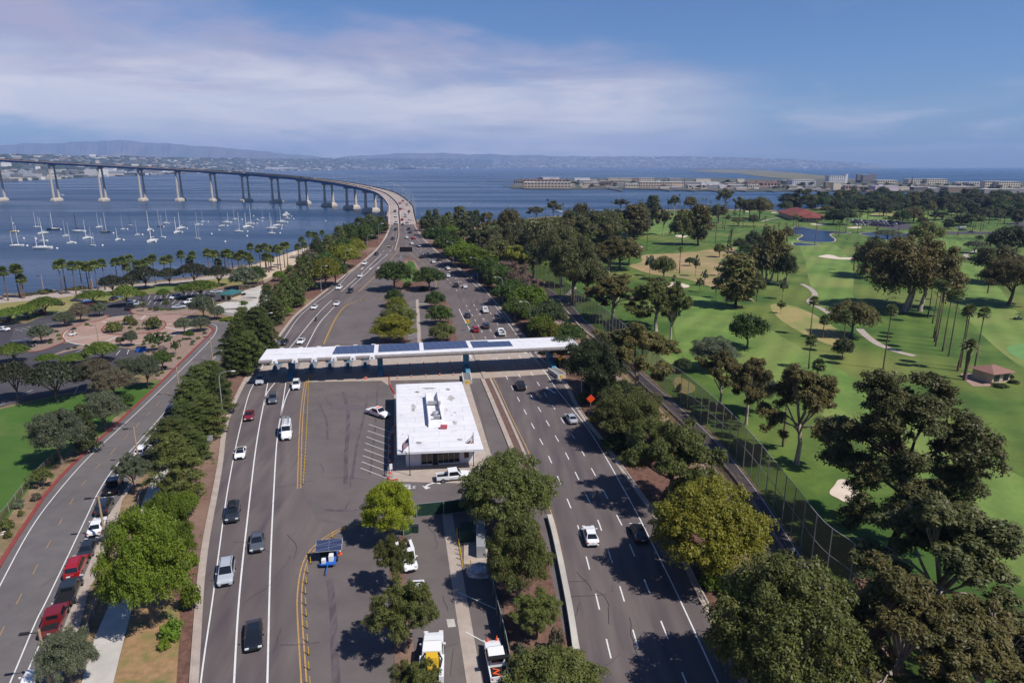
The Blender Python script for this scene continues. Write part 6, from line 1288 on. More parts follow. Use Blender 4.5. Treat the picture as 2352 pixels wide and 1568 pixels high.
# ================================================================ VEHICLES
m_glass=mat('car_glass',(30,34,40),rough=.06,spec=.7);m_tyre=m_blk;m_rim=mat('wheel_rim',(150,150,154),rough=.35,metal=.6);m_hl=mat('head_lamp',(226,228,230),rough=.1);m_tl=mat('tail_lamp',(170,24,24),rough=.2);m_pl=mat('number_plate',(220,220,216));m_trim=mat('black_trim',(34,34,36),rough=.6)
PAINT={k:mat('car_paint_'+k,c,rough=.28,spec=.6,coat=.6,k=.85) for k,c in dict(white=(236,236,238),black=(26,28,32),silver=(176,180,188),grey=(84,88,94),red=(158,28,32),blue=(40,56,92),tan=(170,156,130),darkred=(120,30,34),green=(36,56,50),dark=(44,48,54)).items()}
ST=dict(
 sedan=[(-2.36,.72,.58,.62,.62),(-2.30,.84,.86,.72,.90),(-1.75,.91,.94,.78,1.02),(-.95,.91,.95,.60,1.38),(.25,.91,.93,.62,1.43),(1.1,.91,.92,.76,.97),(1.95,.89,.80,.74,.85),(2.28,.82,.66,.66,.70),(2.38,.66,.5,.55,.53)],
 coupe=[(-2.22,.74,.6,.62,.64),(-2.1,.9,.82,.74,.86),(-1.5,.93,.88,.72,.98),(-.55,.92,.88,.56,1.26),(.2,.92,.86,.57,1.28),(1.05,.92,.84,.74,.86),(1.8,.9,.74,.72,.76),(2.15,.82,.6,.62,.62),(2.26,.64,.45,.5,.48)],
 hatch=[(-2.2,.76,.6,.66,.7),(-2.12,.88,.9,.74,.98),(-1.7,.9,.96,.66,1.36),(-.9,.9,.96,.63,1.48),(.3,.9,.94,.63,1.5),(1.15,.9,.94,.76,1.0),(1.9,.88,.84,.74,.88),(2.15,.8,.66,.64,.7),(2.24,.64,.5,.55,.52)],
 suv=[(-2.4,.84,.7,.74,.75),(-2.36,.93,1.04,.8,1.08),(-2.1,.95,1.08,.72,1.66),(-1.2,.95,1.08,.70,1.76),(.35,.95,1.06,.70,1.76),(1.2,.95,1.04,.8,1.12),(2.05,.93,.96,.8,1.02),(2.36,.88,.8,.74,.84),(2.44,.74,.6,.6,.62)],
 van=[(-2.9,.9,.8,.86,.85),(-2.88,.98,1.3,.92,2.2),(-2.6,.99,1.35,.84,2.5),(0,.99,1.35,.84,2.52),(1.2,.99,1.34,.8,2.4),(1.75,.98,1.3,.86,1.55),(2.6,.95,1.1,.8,1.2),(2.9,.88,.8,.7,.85),(2.98,.7,.6,.6,.62)])
def bodyrings(S,z0=.24):
    out=[]
    for y,w,zs,wt,zt in S:
        lo=z0 if abs(y)<abs(S[0][0])*.93 else z0+.1
        zm=max(lo+.05,min(lo+.3,zs-.1))
        out.append([(-w*.92,y,lo),(-w,y,zm),(-w,y,max(zm+.02,zs-.12)),(-w*.94,y,zs),(-wt,y,zt),(wt,y,zt),(w*.94,y,zs),(w,y,max(zm+.02,zs-.12)),(w,y,zm),(w*.92,y,lo)])
    return out
def glassq(mb,a,b,c,d,o,ins=.07):
    P=[Vector(p) for p in (a,b,c,d)];ce=sum(P,Vector())/4;mb.face([ce+(p-ce)*(1-ins)+Vector(o) for p in P])
def carparts(kind):
    parts={}
    def g(n): return parts.setdefault(n,[MB(),None])
    if kind in ST:
        S=ST[kind];b=MB();R_=bodyrings(S);b.loft(R_);parts['body']=[b,'paint']
        L0_,L1=S[0][0],S[-1][0]
        ci=4;ro=3  # windshield between stations ci..ci+1
        rg=2 if kind in('sedan','coupe') else 1
        w=MB();A,B=R_[4],R_[5]
        if kind=='van': A,B=R_[4],R_[5]
        glassq(w,A[4],A[5],B[5],B[4],(0,.012,.018));parts['windscreen']=[w,'glass']
        w=MB();A,B=R_[rg],R_[rg+1];glassq(w,B[4],A[4],A[5],B[5],(0,-.014,.014),.1);parts['rear_window']=[w,'glass']
        for sgn,nm in ((0,'side_windows'),(1,'side_windows')):
            mb=parts.setdefault(nm,[MB(),'glass'])[0]
            def e(r,t): # point between shoulder and roof
                a,c=(r[3],r[4]) if sgn==0 else (r[6],r[5]);return Vector(a).lerp(Vector(c),t)
            r3=R_[rg+1] if kind!='van' else R_[3];r4=R_[4];r2=R_[rg];r5=R_[5];ox=Vector((-.014 if sgn==0 else .014,0,.004))
            y_b0=r2[3][1]*.35+r3[3][1]*.65;y_f1=r4[3][1]*.3+r5[3][1]*.7
            bt=lambda y,zf:Vector(((-1 if sgn==0 else 1)*S[3][1]*.945,y,S[3][2]+.03))
            q=[bt(y_b0 if kind!='van' else .2,0),bt(y_f1,0),e(r4,.88),e(r3,.88) if kind!='van' else Vector(e(r3,.88))+Vector((0,.2,0))]
            mb.face([p+ox for p in q])
            if kind in('suv','hatch'):
                a,c=e(R_[2],.15),e(R_[2],.85)
                mb.face([p+ox for p in (bt(R_[2][3][1]+.12,0),bt(y_b0-.1,0),e(r3,.86)+Vector((0,-.1,0)),c+Vector((0,.15,0)))])
            pm=parts.setdefault('pillar',[MB(),'trim'])[0]
            ym=(r3[3][1]+r4[3][1])/2;p=bt(ym,0);q_=e(r3,.9).lerp(e(r4,.9),.5)
            if kind!='van': pm.face([x+ox*1.5 for x in (p+Vector((0,-.04,0)),p+Vector((0,.04,0)),q_+Vector((0,.04,0)),q_+Vector((0,-.04,0)))])
        wx=S[3][1];wr=.33 if kind in('sedan','coupe','hatch') else .38;wy=(L0_*.62,L1*.62) if kind!='van' else (-1.85,1.9)
        zl=S[7][2];zt_=S[1][2]
        if kind=='suv':
            r=parts.setdefault('roof_rail',[MB(),'trim'])[0]
            for s in (-1,1): r.tube([(s*.62,-1.8,1.74),(s*.62,-1.6,1.82),(s*.62,.2,1.82),(s*.62,.35,1.76)],.025,5)
    elif kind in('pickup','service','workbig'):
        wx=.98;wr=.4;L0_,L1=-2.9,2.85;zl=.95;zt_=1.0
        S=[(-.55,.97,1.05,.95,1.1),(-.5,.98,1.1,.86,1.84),(.6,.98,1.1,.82,1.9),(1.25,.98,1.1,.86,1.2),(2.2,.95,1.02,.84,1.1),(2.7,.92,.9,.8,.96),(2.85,.8,.7,.68,.72)]
        if kind=='pickup': S=[(-1.0,.97,1.05,.95,1.1),(-.95,.98,1.1,.84,1.84)]+S[2:]
        R_=bodyrings(S,.4);b=MB();b.loft(R_);b.box((0,-1.8,.62),(.95,1.1,.12));parts['body']=[b,'paint']
        glassq(parts.setdefault('windscreen',[MB(),'glass'])[0],R_[2][4],R_[2][5],R_[3][5],R_[3][4],(0,.012,.018))
        w=parts.setdefault('rear_window',[MB(),'glass'])[0];yy=R_[0][0][1]-.01;w.face([(-.6,yy+.02,1.25),(.6,yy+.02,1.25),(.56,yy+.03,1.7),(-.56,yy+.03,1.7)])
        for s in (-1,1):
            parts.setdefault('side_windows',[MB(),'glass'])[0].face([(s*.94,R_[0][0][1]+.2,1.16),(s*.94,1.0,1.16),(s*.84,.55,1.78),(s*.855,R_[0][0][1]+.25,1.78)] if s>0 else [(s*.94,1.0,1.16),(s*.94,R_[0][0][1]+.2,1.16),(s*.855,R_[0][0][1]+.25,1.78),(s*.84,.55,1.78)])
        y0=R_[0][0][1]
        if kind=='pickup':
            bd=MB()
            for s in (-1,1): bd.box((s*.91,(y0-2.85)/2,.86),(.07,(y0+2.85)/2+.0,.26))
            bd.box((0,-2.82,.86),(.9,.05,.26));parts['bed']=[bd,'paint']
            li=MB();li.box((0,(y0-2.8)/2,.76),(.84,(y0+2.7)/2,.02));parts['bed_liner']=[li,'trim']
        elif kind=='service':
            bd=MB()
            for s in (-1,1): bd.box((s*.88,(y0-2.95)/2,1.05),(.2,(y0+2.95)/2,.42))
            bd.box((0,-2.9,.85),(.9,.06,.2));parts['tool_boxes']=[bd,'paint']
            li=MB();li.box((0,(y0-2.9)/2,.8),(.7,(y0+2.8)/2,.03));parts['bed_liner']=[li,'trim']
            rk=MB();rk.tube([(-.85,-2.8,1.45),(-.85,-2.8,2.),(.85,-2.8,2.),(.85,-2.8,1.45)],.03,5);parts['rack']=[rk,'trim']
        wy=(-1.85,1.85)
    wy0,wy1=wy
    for i,(sx,y) in enumerate(((-1,wy0),(1,wy0),(-1,wy1),(1,wy1))):
        parts['wheel%d'%i]=[(sx*wx,y,wr),'wheel',wr]
    nx=wx*.72
    for s in (-1,1):
        h=MB();h.box((s*nx,L1-.09 if kind!='coupe' else L1-.16,zl+.0),(.2,.07,.075));parts['headlight%d'%s]=[h,'hl']
        h=MB();h.box((s*(wx*.8),L0_+.06,zt_-.1),(.15 if kind not in('van','pickup') else .06,.05,.08 if kind!='van' else .2));parts['taillight%d'%s]=[h,'tl']
        h=MB();h.box((s*(wx+.1),(.95 if kind not in('van',) else 1.5),1.02 if kind in('sedan','coupe','hatch') else 1.25),(.1,.05,.07));parts['mirror%d'%s]=[h,'paint' if kind!='pickup' else 'trim']
    h=MB();h.box((0,L1-.015,.5 if kind!='pickup' else .62),(.45,.035,.12));h.box((0,L0_+.02,.42),(.6,.03,.08));parts['bumper']=[h,'trim']
    h=MB();h.box((0,L0_-.01 if kind in('van','pickup','service') else L0_+.03,.74),(.18,.025,.07));parts['number_plate']=[h,'pl']
    return parts
MM=dict(glass=m_glass,trim=m_trim,hl=m_hl,tl=m_tl,pl=m_pl)
wheelcache={}
def wheelmesh(r,side):
    k=(r,side)
    if k not in wheelcache:
        mb=MB();mb.cyl((-.11,0,0),r,.22,16,ax='x');a=mb.mesh('tyre',m_tyre);mb=MB();mb.cyl((.09 if side>0 else -.125,0,0),r*.62,.035,12,ax='x');wheelcache[k]=(a,mb.mesh('rim',m_rim))
    return wheelcache[k]
CARP={};CARF={}
def newcar(kind):
    if kind in CARP: return CARP[kind]
    P=carparts(kind);lst=[]
    for n,v in P.items():
        nm=''.join(c for c in n if not c.isdigit() and c!='-')
        if v[1]=='wheel': lst.append((nm,v[0],v[2]))
        else: lst.append((nm,v[0].mesh(nm,PAINT['white'] if v[1]=='paint' else MM[v[1]],smooth=False,bevel=.035 if nm=='body' else 0),v[1]))
    CARP[kind]=lst
    mb=MB();mats=[PAINT['white'],m_glass,m_trim,m_hl,m_tl,m_pl];ix=dict(paint=0,glass=1,trim=2,hl=3,tl=4,pl=5)
    for n,v in P.items():
        if v[1]=='wheel': mb.cyl((v[0][0]-.12,v[0][1],v[0][2]),v[2],.24,8,2,ax='x');continue
        o=len(mb.v);mb.v+=v[0].v;mb.f+=[tuple(i+o for i in f) for f in v[0].f];mb.m+=[ix[v[1]]]*len(v[0].f)
    CARF[kind]=mb.mesh('vehicle',mats);return lst
NAMES=dict(sedan='sedan_car',coupe='sports_car',hatch='hatchback_car',suv='suv_car',van='delivery_van',pickup='pickup_truck',service='service_truck')
CATS=dict(sedan='car',coupe='car',hatch='car',suv='car',van='van',pickup='pickup truck',service='truck')
def car(kind,loc,rz,col,label,group=None,hd=True,au=False,pitch=0.):
    newcar(kind)
    if hd:
        t=empty(NAMES[kind],loc,rz)
        for nm,me,r in CARP[kind]:
            if nm=='wheel':
                s=1 if me[0]>0 else -1;a,b=wheelmesh(r,s);w=bpy.data.objects.new('wheel',a);COL.objects.link(w);w.parent=t;w.location=(me[0]-s*.09,me[1],me[2]);c=bpy.data.objects.new('rim',b);COL.objects.link(c);c.parent=w
                continue
            o=bpy.data.objects.new(nm,me);COL.objects.link(o);o.parent=t
            if r=='paint': o.material_slots[0].link='OBJECT';o.material_slots[0].material=PAINT[col]
    else:
        t=bpy.data.objects.new(NAMES[kind],CARF[kind]);COL.objects.link(t);t.location=loc;t.rotation_euler=(0,0,rz)
        t.material_slots[0].link='OBJECT';t.material_slots[0].material=PAINT[col]
    if pitch: t.rotation_euler.x=pitch
    (auto if au else tag)(t,label,CATS[kind],group);return t
def refdir(P,p):
    k=min(range(len(P)),key=lambda j:(P[j]-p).length);d=P[min(k+1,len(P)-1)]-P[max(k-1,0)];return math.atan2(d.y,d.x)-PI/2
def surf(x,y):
    z=12.
    for i in range(60):
        p=W(x,y,z);zz=hz(p.x,p.y)
        if p.y>470:
            k=min(range(len(DK)),key=lambda j:(DK[j].x-p.x)**2+(DK[j].y-p.y)**2)
            if (Vector((DK[k].x-p.x,DK[k].y-p.y))).length<22: zz=DK[k].z
        z=.7*z+.3*zz
    return Vector((p.x,p.y,z))
refL=path(LB[:5]+[(620,850)]+LB3,0,4)+DK;refR=path(D2,0,4)+DK;refS=[W(a,b) for a,b in ((22,1568),(82,1426),(112,1366),(200,1183),(225,1131),(262,1073),(310,1023),(352,976),(430,888),(517,795))]
gL='vehicles coming towards the camera';gR='vehicles driving away';gS='cars parked along the side street'
for k,x,y,c,lb in (('sedan',584,1468,'black','glossy black sedan nearest the camera in the middle left lane'),('suv',521,1325,'silver','silver SUV with black roof rails in the outer left lane'),('sedan',592,1252,'grey','dark grey sedan between the silver SUV and the solar trailer'),('suv',536,1186,'dark','dark SUV carrying a black roof box'),('coupe',553,1046,'white','white sports coupe with a black roof'),('van',659,1000,'white','white van with a ladder rack beside the double yellow line'),('sedan',573,960,'darkred','dark red sedan below the left end of the canopy'),('suv',628,922,'grey','dark grey SUV behind the red sedan'),('suv',681,890,'white','white SUV just leaving the toll canopy'),('suv',598,879,'silver','silver SUV entering the sunlight at the left kerb'),('sedan',620,834,'white','white sedan half hidden under the left canopy end')):
    p=surf(x,y);rz=refdir(refL,p)+PI;t=car(k,p+Vector((0,0,.06)),rz,c,lb,gL)
    if 'roof box' in lb:
        mb=MB();mb.box((0,-.3,1.98),(.42,.95,.17),top=.85);mb.build('roof_box',m_trim,t,bevel=.05)
    if 'ladder' in lb:
        mb=MB()
        for s in (-.62,.62):
            mb.tube([(s,-2.6,2.85),(s,.9,2.85)],.035,5)
            for yy in (-2.4,-.8,.8): mb.tube([(s,yy,2.45),(s,yy,2.85)],.03,5)
        for yy in (-2.4,-.8,.8): mb.tube([(-.62,yy,2.85),(.62,yy,2.85)],.03,5)
        mb.build('ladder_rack',m_galv,t)
        for s in (-.4,.35):
            mb=MB()
            for q in (-.17,.17): mb.tube([(s+q,-2.9,2.93),(s+q,1.1,2.93)],.03,5)
            for j in range(12): mb.tube([(s-.17,-2.8+.34*j,2.93),(s+.17,-2.8+.34*j,2.93)],.02,4)
            mb.build('ladder',m_galv,t)
    if 'black roof' in lb:
        mb=MB();mb.quad((-.52,-.5,1.285),(.52,-.5,1.285),(.53,.18,1.3),(-.53,.18,1.3));mb.build('black_roof_panel',m_trim,t)
for k,x,y,c in (('sedan',653,790,'black'),('sedan',692,788,'white'),('sedan',723,709,'white'),('sedan',774,701,'white'),('suv',805,672,'black'),('suv',779.5,664,'white'),('sedan',828,636,'white'),('suv',838,608,'white'),('sedan',864,585,'black'),('sedan',894,567,'tan'),('sedan',902,550,'black'),('sedan',908.8,528,'black')):
    p=surf(x,y);car(k,p+Vector((0,0,.06)),refdir(refL,p)+PI,c,c+' '+{'sedan':'sedan','suv':'SUV'}[k]+' coming down the left carriageway',gL,hd=y>600,au=True)
for k,x,y,c,lb in (('sedan',1356,1238,'white','white sedan with dark rear window alone at lower right lanes'),('sedan',1467,1232,'black','black sedan in the tree shade at the right edge line'),('sedan',1312,967,'silver','silver sedan between the canopy and the orange sign'),('suv',1195,892,'black','black SUV just past the toll canopy in the right carriageway')):
    p=surf(x,y);car(k,p+Vector((0,0,.06)),refdir(refR,p),c,lb,gR)
for k,x,y,c in (('service',1150.5,768,'white'),('suv',1115.5,753,'dark'),('suv',1091.8,761,'red'),('sedan',1073.5,728,'black'),('pickup',1113.8,716.5,'white'),('suv',1047.5,659,'black'),('sedan',1067.5,661,'white'),('sedan',1028.8,636,'white'),('sedan',1009,638,'red'),('sedan',1028.5,619,'white'),('sedan',994.8,604,'white'),('sedan',1008.8,598,'black'),('suv',969.3,592,'black'),('suv',979.8,587,'silver'),('sedan',963,567,'white'),('sedan',945.5,561.5,'white'),('sedan',949.3,549,'red'),('sedan',934.3,547.5,'white'),('suv',943,535,'grey'),('suv',939,527.5,'dark')):
    p=surf(x,y);car(k,p+Vector((0,0,.06)),refdir(refR,p),c,c+' '+{'sedan':'sedan','suv':'SUV','pickup':'pickup','service':'service truck'}[k]+' driving away on the right carriageway',gR,hd=y>600,au=True)
Z7=lambda x,y:(849.8+x/8.032,379+y/8.032)
for s,L_ in ((0,[(480,1085,'silver'),(475,955,'white'),(462,860,'black'),(385,652,'white'),(243,490,'white'),(165,458,'dark')]),(1,[(605,1110,'green'),(690,1072,'silver'),(743,1018,'white'),(595,1018,'red'),(655,962,'silver'),(655,908,'white'),(720,870,'dark'),(560,828,'red'),(607,800,'white'),(683,746,'silver'),(553,716,'red'),(605,672,'darkred'),(580,618,'white'),(607,581,'white'),(523,566,'dark'),(360,502,'dark'),(400,465,'dark'),(153,428,'dark'),(40,395,'dark')])):
    for x,y,c in L_:
        X,Y=Z7(x,y);p=surf(X,Y);k='suv' if R.random()<.4 else 'sedan';car(k,p+Vector((0,0,.04)),refdir(DK,p)+(0 if s else PI),c,c+(' SUV' if k=='suv' else ' sedan')+' on the curved bridge deck','vehicles on the bridge',hd=False,au=True)
for X,Y,c in ((1030,428,'white'),(957,413,'silver'),(782,382,'black'),(520,362,'white'),(460,358,'dark'),(398,346,'dark'),(255,325,'dark'),(110,320,'dark'),(30,315,'dark')):
    p=None
    k=min(range(len(DK)),key=lambda j:abs(prj(DK[j])[0]-(588+X/4))+ (0 if DK[j].y>650 else 99));q=off_(DK,R.choice([-7,-3.5,4,7]))[k];car('sedan',q+Vector((0,0,.04)),refdir(DK,q)+(PI if (q-DK[k]).length>0 and R.random()<.4 else 0),c,c+' car on the bridge over the water','vehicles on the bridge',hd=False,au=True)
for X,c in ((2260,'white'),(2140,'white'),(2030,'dark'),(1730,'dark'),(1690,'dark'),(1610,'dark'),(1530,'white'),(1375,'dark'),(1285,'dark'),(1100,'dark'),(955,'dark'),(840,'dark'),(700,'dark'),(605,'dark'),(390,'white'),(200,'dark'),(35,'red')):
    k=min(range(len(DK)),key=lambda j:abs(prj(DK[j])[0]-X/4)+ (0 if DK[j].y>650 else 99));q=off_(DK,R.choice([5.5,7.5,3.5,-3]))[k];car(R.choice(['sedan','suv','suv']),q+Vector((0,0,.04)),refdir(DK,q)+(PI if R.random()<.5 else 0),c,c+' car high on the bridge over the water','vehicles on the bridge',hd=False,au=True)
# parked cars on the side street
for k,x,y,c,lb in (('pickup',129,1432,'darkred','dark red pickup nearest the camera in the parked row'),('pickup',162,1368,'dark','dark pickup with a ribbed bed cover behind the red pickup'),('suv',177,1310,'red','bright red SUV in the parked row'),('sedan',204,1266,'dark','dark sedan between the red SUV and the white sedan'),('sedan',224,1217,'white','white sedan parked next to the tan lamp post'),('suv',241,1170,'dark','dark SUV parked behind the black pickup'),('pickup',263,1122,'black','black pickup under the small grey tree'),('hatch',329,1040,'white','white hatchback parked by itself farther up the street'),('hatch',397,944,'dark','dark car half hidden by the big pines'),('sedan',72,1585,'white','white car roof cut by the bottom left edge')):
    p=W(x,y);t=car(k,p+Vector((0,0,.03)),refdir(refS,p),c,lb,gS)
    if 'ribbed' in lb:
        mb=MB();mb.box((0,-1.9,1.14),(.86,.92,.03))
        for j in range(6): mb.box((0,-2.7+.3*j,1.18),(.84,.03,.02))
        mb.build('bed_cover',m_trim,t)
# maintenance vehicles
t=car('pickup',W(869,955),math.atan2((W(903,962)-W(842,942)).y,(W(903,962)-W(842,942)).x)-PI/2,'white','white crew pickup with an orange stripe and roof light bar parked left of the office')
mb=MB()
for s in (-1,1): mb.box((s*.99,-.2,.98),(.008,2.6,.06))
mb.build('orange_stripe',m_org,t);mb=MB();mb.box((0,.1,1.96),(.6,.12,.06));mb.build('light_bar',m_org,t)
t=car('pickup',W(1042,1101),math.atan2((W(1060,1098)-W(1020,1102)).y,(W(1060,1098)-W(1020,1102)).x)-PI/2,'white','white pickup with black bed in front of the office windows')
t=car('pickup',W(1139,1528),refdir(path([(1112,1700),(1090,1568),(1062,1400),(1037,1243)],0),W(1139,1520))+0.0,'white','white works pickup with a black arrow board and striped tailgate')
mb=MB();mb.box((0,-1.25,2.05),(1.05,.25,.06));mb.tube([(-.8,-1.2,1.1),(-.8,-1.2,2.)],.04,5);mb.tube([(.8,-1.2,1.1),(.8,-1.2,2.)],.04,5);mb.build('arrow_board',m_blk,t)
for j in range(6):
    mb=MB();mb.face([(-.8+.28*j,-2.885,.66),(-.66+.28*j,-2.885,.66),(-.54+.28*j,-2.885,.84),(-.68+.28*j,-2.885,.84)]);mb.build('chevron',m_red if j%2 else m_py,t)
for j in range(4):
    mb=MB();mb.box((0,0,0),(.35,.05,.02));o=mb.build('folded_sign',m_org,t);o.location=(R.uniform(-.3,.3),-2.4+.3*j,.85);o.rotation_euler=(.2,.1,R.uniform(-.8,.8))
for s in (-.5,.5):
    mb=MB();mb.cyl((s,2.6,1.0),.16,.55,8,0,.03);mb.build('bumper_cone',m_org,t)
t=car('service',W(936,1290),refdir(path([(1112,1700),(1037,1243)],0),W(936,1290))+PI+.15,'white','white service truck with open tool boxes behind the small olive tree')
mb=MB();mb.box((.3,-1.9,1.2),(.3,.7,.12));mb.build('orange_gear',m_org,t)
t=car('sedan',W(958,1372),PI+.1,'white','white car roof peeking out from under the olive tree')
t=car('service',W(994,1525),.08,'white','large white works truck carrying a yellow hopper at the bottom edge');t.scale=(1.15,1.3,1.2)
mb=MB();mb.box((0,-1.2,1.75),(.62,.42,.32),top=.8);mb.box((0,-2.1,1.55),(.62,.25,.15));mb.build('yellow_hopper',m_py,t,bevel=.04)
mb=MB();mb.tube([(-.75,-1.8,1.5),(-.85,-1.2,1.7),(-.6,-.7,1.8)],.08,6);mb.tube([(.75,-2.,1.5),(.9,-1.3,1.7),(.6,-.7,1.8)],.08,6);mb.build('hose',m_trim,t)
# park and golf car parks
gP='cars in the waterfront car park'
for k,x,y,c,a in (('sedan',176,692,'grey',1.35),('sedan',134,701,'black',1.4),('sedan',204,703,'darkred',1.3),('sedan',262,689,'black',.1),('suv',299,711,'black',.1),('sedan',300,697,'white',0),('sedan',318,700,'silver',.1),('suv',403,686,'white',2.9),('pickup',439,697,'white',-.7),('sedan',411,708,'silver',-1.1),('sedan',497,673,'silver',-1.2),('suv',52,728,'silver',1.3),('pickup',91,722,'darkred',1.2),('suv',10,738,'black',1.3),('sedan',6,760,'white',1.35),('van',53,798,'black',-1.35),('suv',284,862,'black',.4)):
    p=W(x,y);cl_={'sedan':'sedan','suv':'SUV','pickup':'pickup','van':'long van'}[k];o=car(k,p+Vector((0,0,.04)),a,c,c+' '+cl_+' in the waterfront car park',gP,au=True)
    if k=='van': o.scale=(1,1,.8)
for i in range(34):
    r,c0=divmod(i,12);x=1955+c0*9.5+r*4+R.uniform(-1,1);y=507+r*5+c0*.35
    if 1990<x<2002: x+=10
    car(R.choice(['sedan','suv','sedan','hatch']),W(x,y,.1),R.uniform(-.1,.1)+.5,R.choice(['white','black','silver','dark','grey','blue','white','darkred']),'small parked car in the golf club car park','cars in the golf club car park',hd=False,au=True)
for x,y,c in ((2212,523,'white'),(2214,530,'dark'),(2200,525,'silver'),(2208,529,'black'),(2230,534,'dark')): car('sedan',W(x,y,.1),1.4,c,c+' car on the far golf club road','cars on the golf club road',hd=False,au=True)
# golf carts and motorcycles, riders
def person(loc,rz,shirt,trous,lb,seated=False,parent=None,h=1.72):
    me=bpy.data.meshes.new('person');V=[];E=[];RR=[]
    def v(p,r): V.append(p);RR.append(r);return len(V)-1
    if not seated: pts=dict(pel=(0,0,.93),ch=(0,0,1.3),nk=(0,0,1.47),hd=(0,.02,1.6),ht=(0,.02,1.7),hl=(-.1,0,.88),kl=(-.12,.04,.48),al=(-.12,0,.07),fl=(-.12,.13,.04),hr=(.1,0,.88),kr=(.12,-.02,.48),ar=(.13,-.08,.07),fr=(.13,.05,.04),sl=(-.19,0,1.4),el=(-.26,.02,1.13),wl=(-.24,.14,.92),sr=(.19,0,1.4),er=(.26,.02,1.13),wr=(.24,.14,.92))
    else: pts=dict(pel=(0,0,.75),ch=(0,.05,1.1),nk=(0,.08,1.27),hd=(0,.12,1.4),ht=(0,.13,1.5),hl=(-.1,.05,.74),kl=(-.17,.42,.72),al=(-.16,.3,.32),fl=(-.16,.42,.28),hr=(.1,.05,.74),kr=(.17,.42,.72),ar=(.16,.3,.32),fr=(.16,.42,.28),sl=(-.19,.05,1.2),el=(-.27,.25,1.0),wl=(-.24,.48,.98),sr=(.19,.05,1.2),er=(.27,.25,1.0),wr=(.24,.48,.98))
    rd=dict(pel=.15,ch=.16,nk=.06,hd=.1,ht=.07,hl=.1,kl=.065,al=.045,fl=.04,hr=.1,kr=.065,ar=.045,fr=.04,sl=.07,el=.045,wl=.04,sr=.07,er=.045,wr=.04)
    ix={k:v(p,rd[k]) for k,p in pts.items()}
    for s in ('pel ch','ch nk','nk hd','hd ht','pel hl','hl kl','kl al','al fl','pel hr','hr kr','kr ar','ar fr','ch sl','sl el','el wl','ch sr','sr er','er wr'):
        a,b=s.split();E.append((ix[a],ix[b]))
    me.from_pydata(V,E,[]);o=bpy.data.objects.new('person',me);COL.objects.link(o)
    md=o.modifiers.new('skin','SKIN');
    for i,sv in enumerate(me.skin_vertices[0].data): sv.radius=(RR[i],RR[i]);sv.use_root=(i==0)
    md2=o.modifiers.new('s','SUBSURF');md2.levels=1;md2.render_levels=1
    m=bpy.data.materials.new('person_clothes');m.use_nodes=True;nt=m.node_tree;tc=nd(nt,'ShaderNodeTexCoord');sx=nd(nt,'ShaderNodeSeparateXYZ');cr_=nd(nt,'ShaderNodeValToRGB');nt.links.new(tc.outputs['Object'],sx.inputs[0]);mrr=nd(nt,'ShaderNodeMapRange');mrr.inputs[2].default_value=2.;nt.links.new(sx.outputs[2],mrr.inputs[0]);nt.links.new(mrr.outputs[0],cr_.inputs[0]);cr_.color_ramp.interpolation='CONSTANT'
    e=cr_.color_ramp.elements;e[0].color=lin(trous);e[1].position=.5 if not seated else .41;e[1].color=lin(shirt);q=e.new(.73 if not seated else .635);q.color=lin((196,150,124));q=e.new(.82 if not seated else .72);q.color=lin((60,44,36));nt.links.new(cr_.outputs[0],nt.nodes['Principled BSDF'].inputs['Base Color']);me.materials.append(m)
    o.location=loc;o.rotation_euler=(0,0,rz)
    return tag(o,lb,'person')
def cart(x,y,rz,lb,col='white'):
    t=empty('golf_cart',W(x,y,.05),rz);tag(t,lb,'golf cart','golf carts')
    mb=MB();mb.box((0,.75,.5),(.55,.4,.25),top=.8);mb.box((0,-.2,.3),(.58,1.1,.08));mb.box((0,-.7,.5),(.55,.5,.2));mb.build('body',PAINT[col],t,bevel=.05)
    mb=MB();mb.box((0,-.25,.72),(.5,.25,.06));mb.box((0,-.52,.98),(.5,.06,.25));mb.build('seat',m_tan,t)
    mb=MB();mb.box((0,-.2,1.88),(.62,.95,.035));mb.build('roof',m_trim,t)
    mb=MB()
    for s in (-.55,.55):
        mb.tube([(s,.6,.6),(s,.45,1.88)],.025,5);mb.tube([(s,-1.0,.6),(s,-.95,1.88)],.025,5)
    mb.build('frame',m_trim,t)
    for s in (-1,1):
        for y_ in (-.75,.85):
            mb=MB();mb.cyl((s*.58-.09,y_,.24),.24,.18,12,ax='x');mb.build('wheel',m_blk,t)
cart(167.5,770,3.1,'white golf cart with black roof crossing the brick roundabout');cart(1450,1,0,'x') if False else None
cart(1414,632,.3,'dark golf cart on the grass by the large bronze trees','dark');cart(1676,693,1.2,'golf cart in the shade of the massive bronze tree','dark');cart(2337,734,1.6,'golf cart at the far right edge of the fairway','dark');cart(2271,555,1.4,'white golf cart near the tee at the upper right');cart(1978,517,.4,'dark golf cart beside the far sand bunker','dark')
def moto(p,rz,lb,hasr=True):
    t=empty('motorcycle',p,rz);tag(t,lb,'motorcycle')
    for y_ in (-.7,.72):
        mb=MB();mb.cyl((-.06,y_,.31),.31,.12,14,ax='x');mb.build('wheel',m_blk,t)
    mb=MB();mb.tube([(0,.72,.35),(0,.45,.95),(0,.3,1.02)],.05,6);mb.box((0,0,.6),(.14,.4,.2),top=.8);mb.box((0,.18,.88),(.15,.25,.1),top=.8);mb.box((0,-.35,.82),(.13,.35,.05));mb.tube([(-.35,.35,1.05),(.35,.35,1.05)],.025,5);mb.tube([(0,-.7,.35),(0,-.1,.45)],.05,5);mb.build('frame',m_dark,t,bevel=.02)
p=surf(726,737);rz=refdir(refL,p)+PI;moto(p+Vector((0,0,.06)),rz,'black motorcycle between the lanes above the canopy');person(p+Vector((0,0,.14)),rz,(30,30,34),(34,36,44),'person in black riding the motorcycle towards the camera',True)
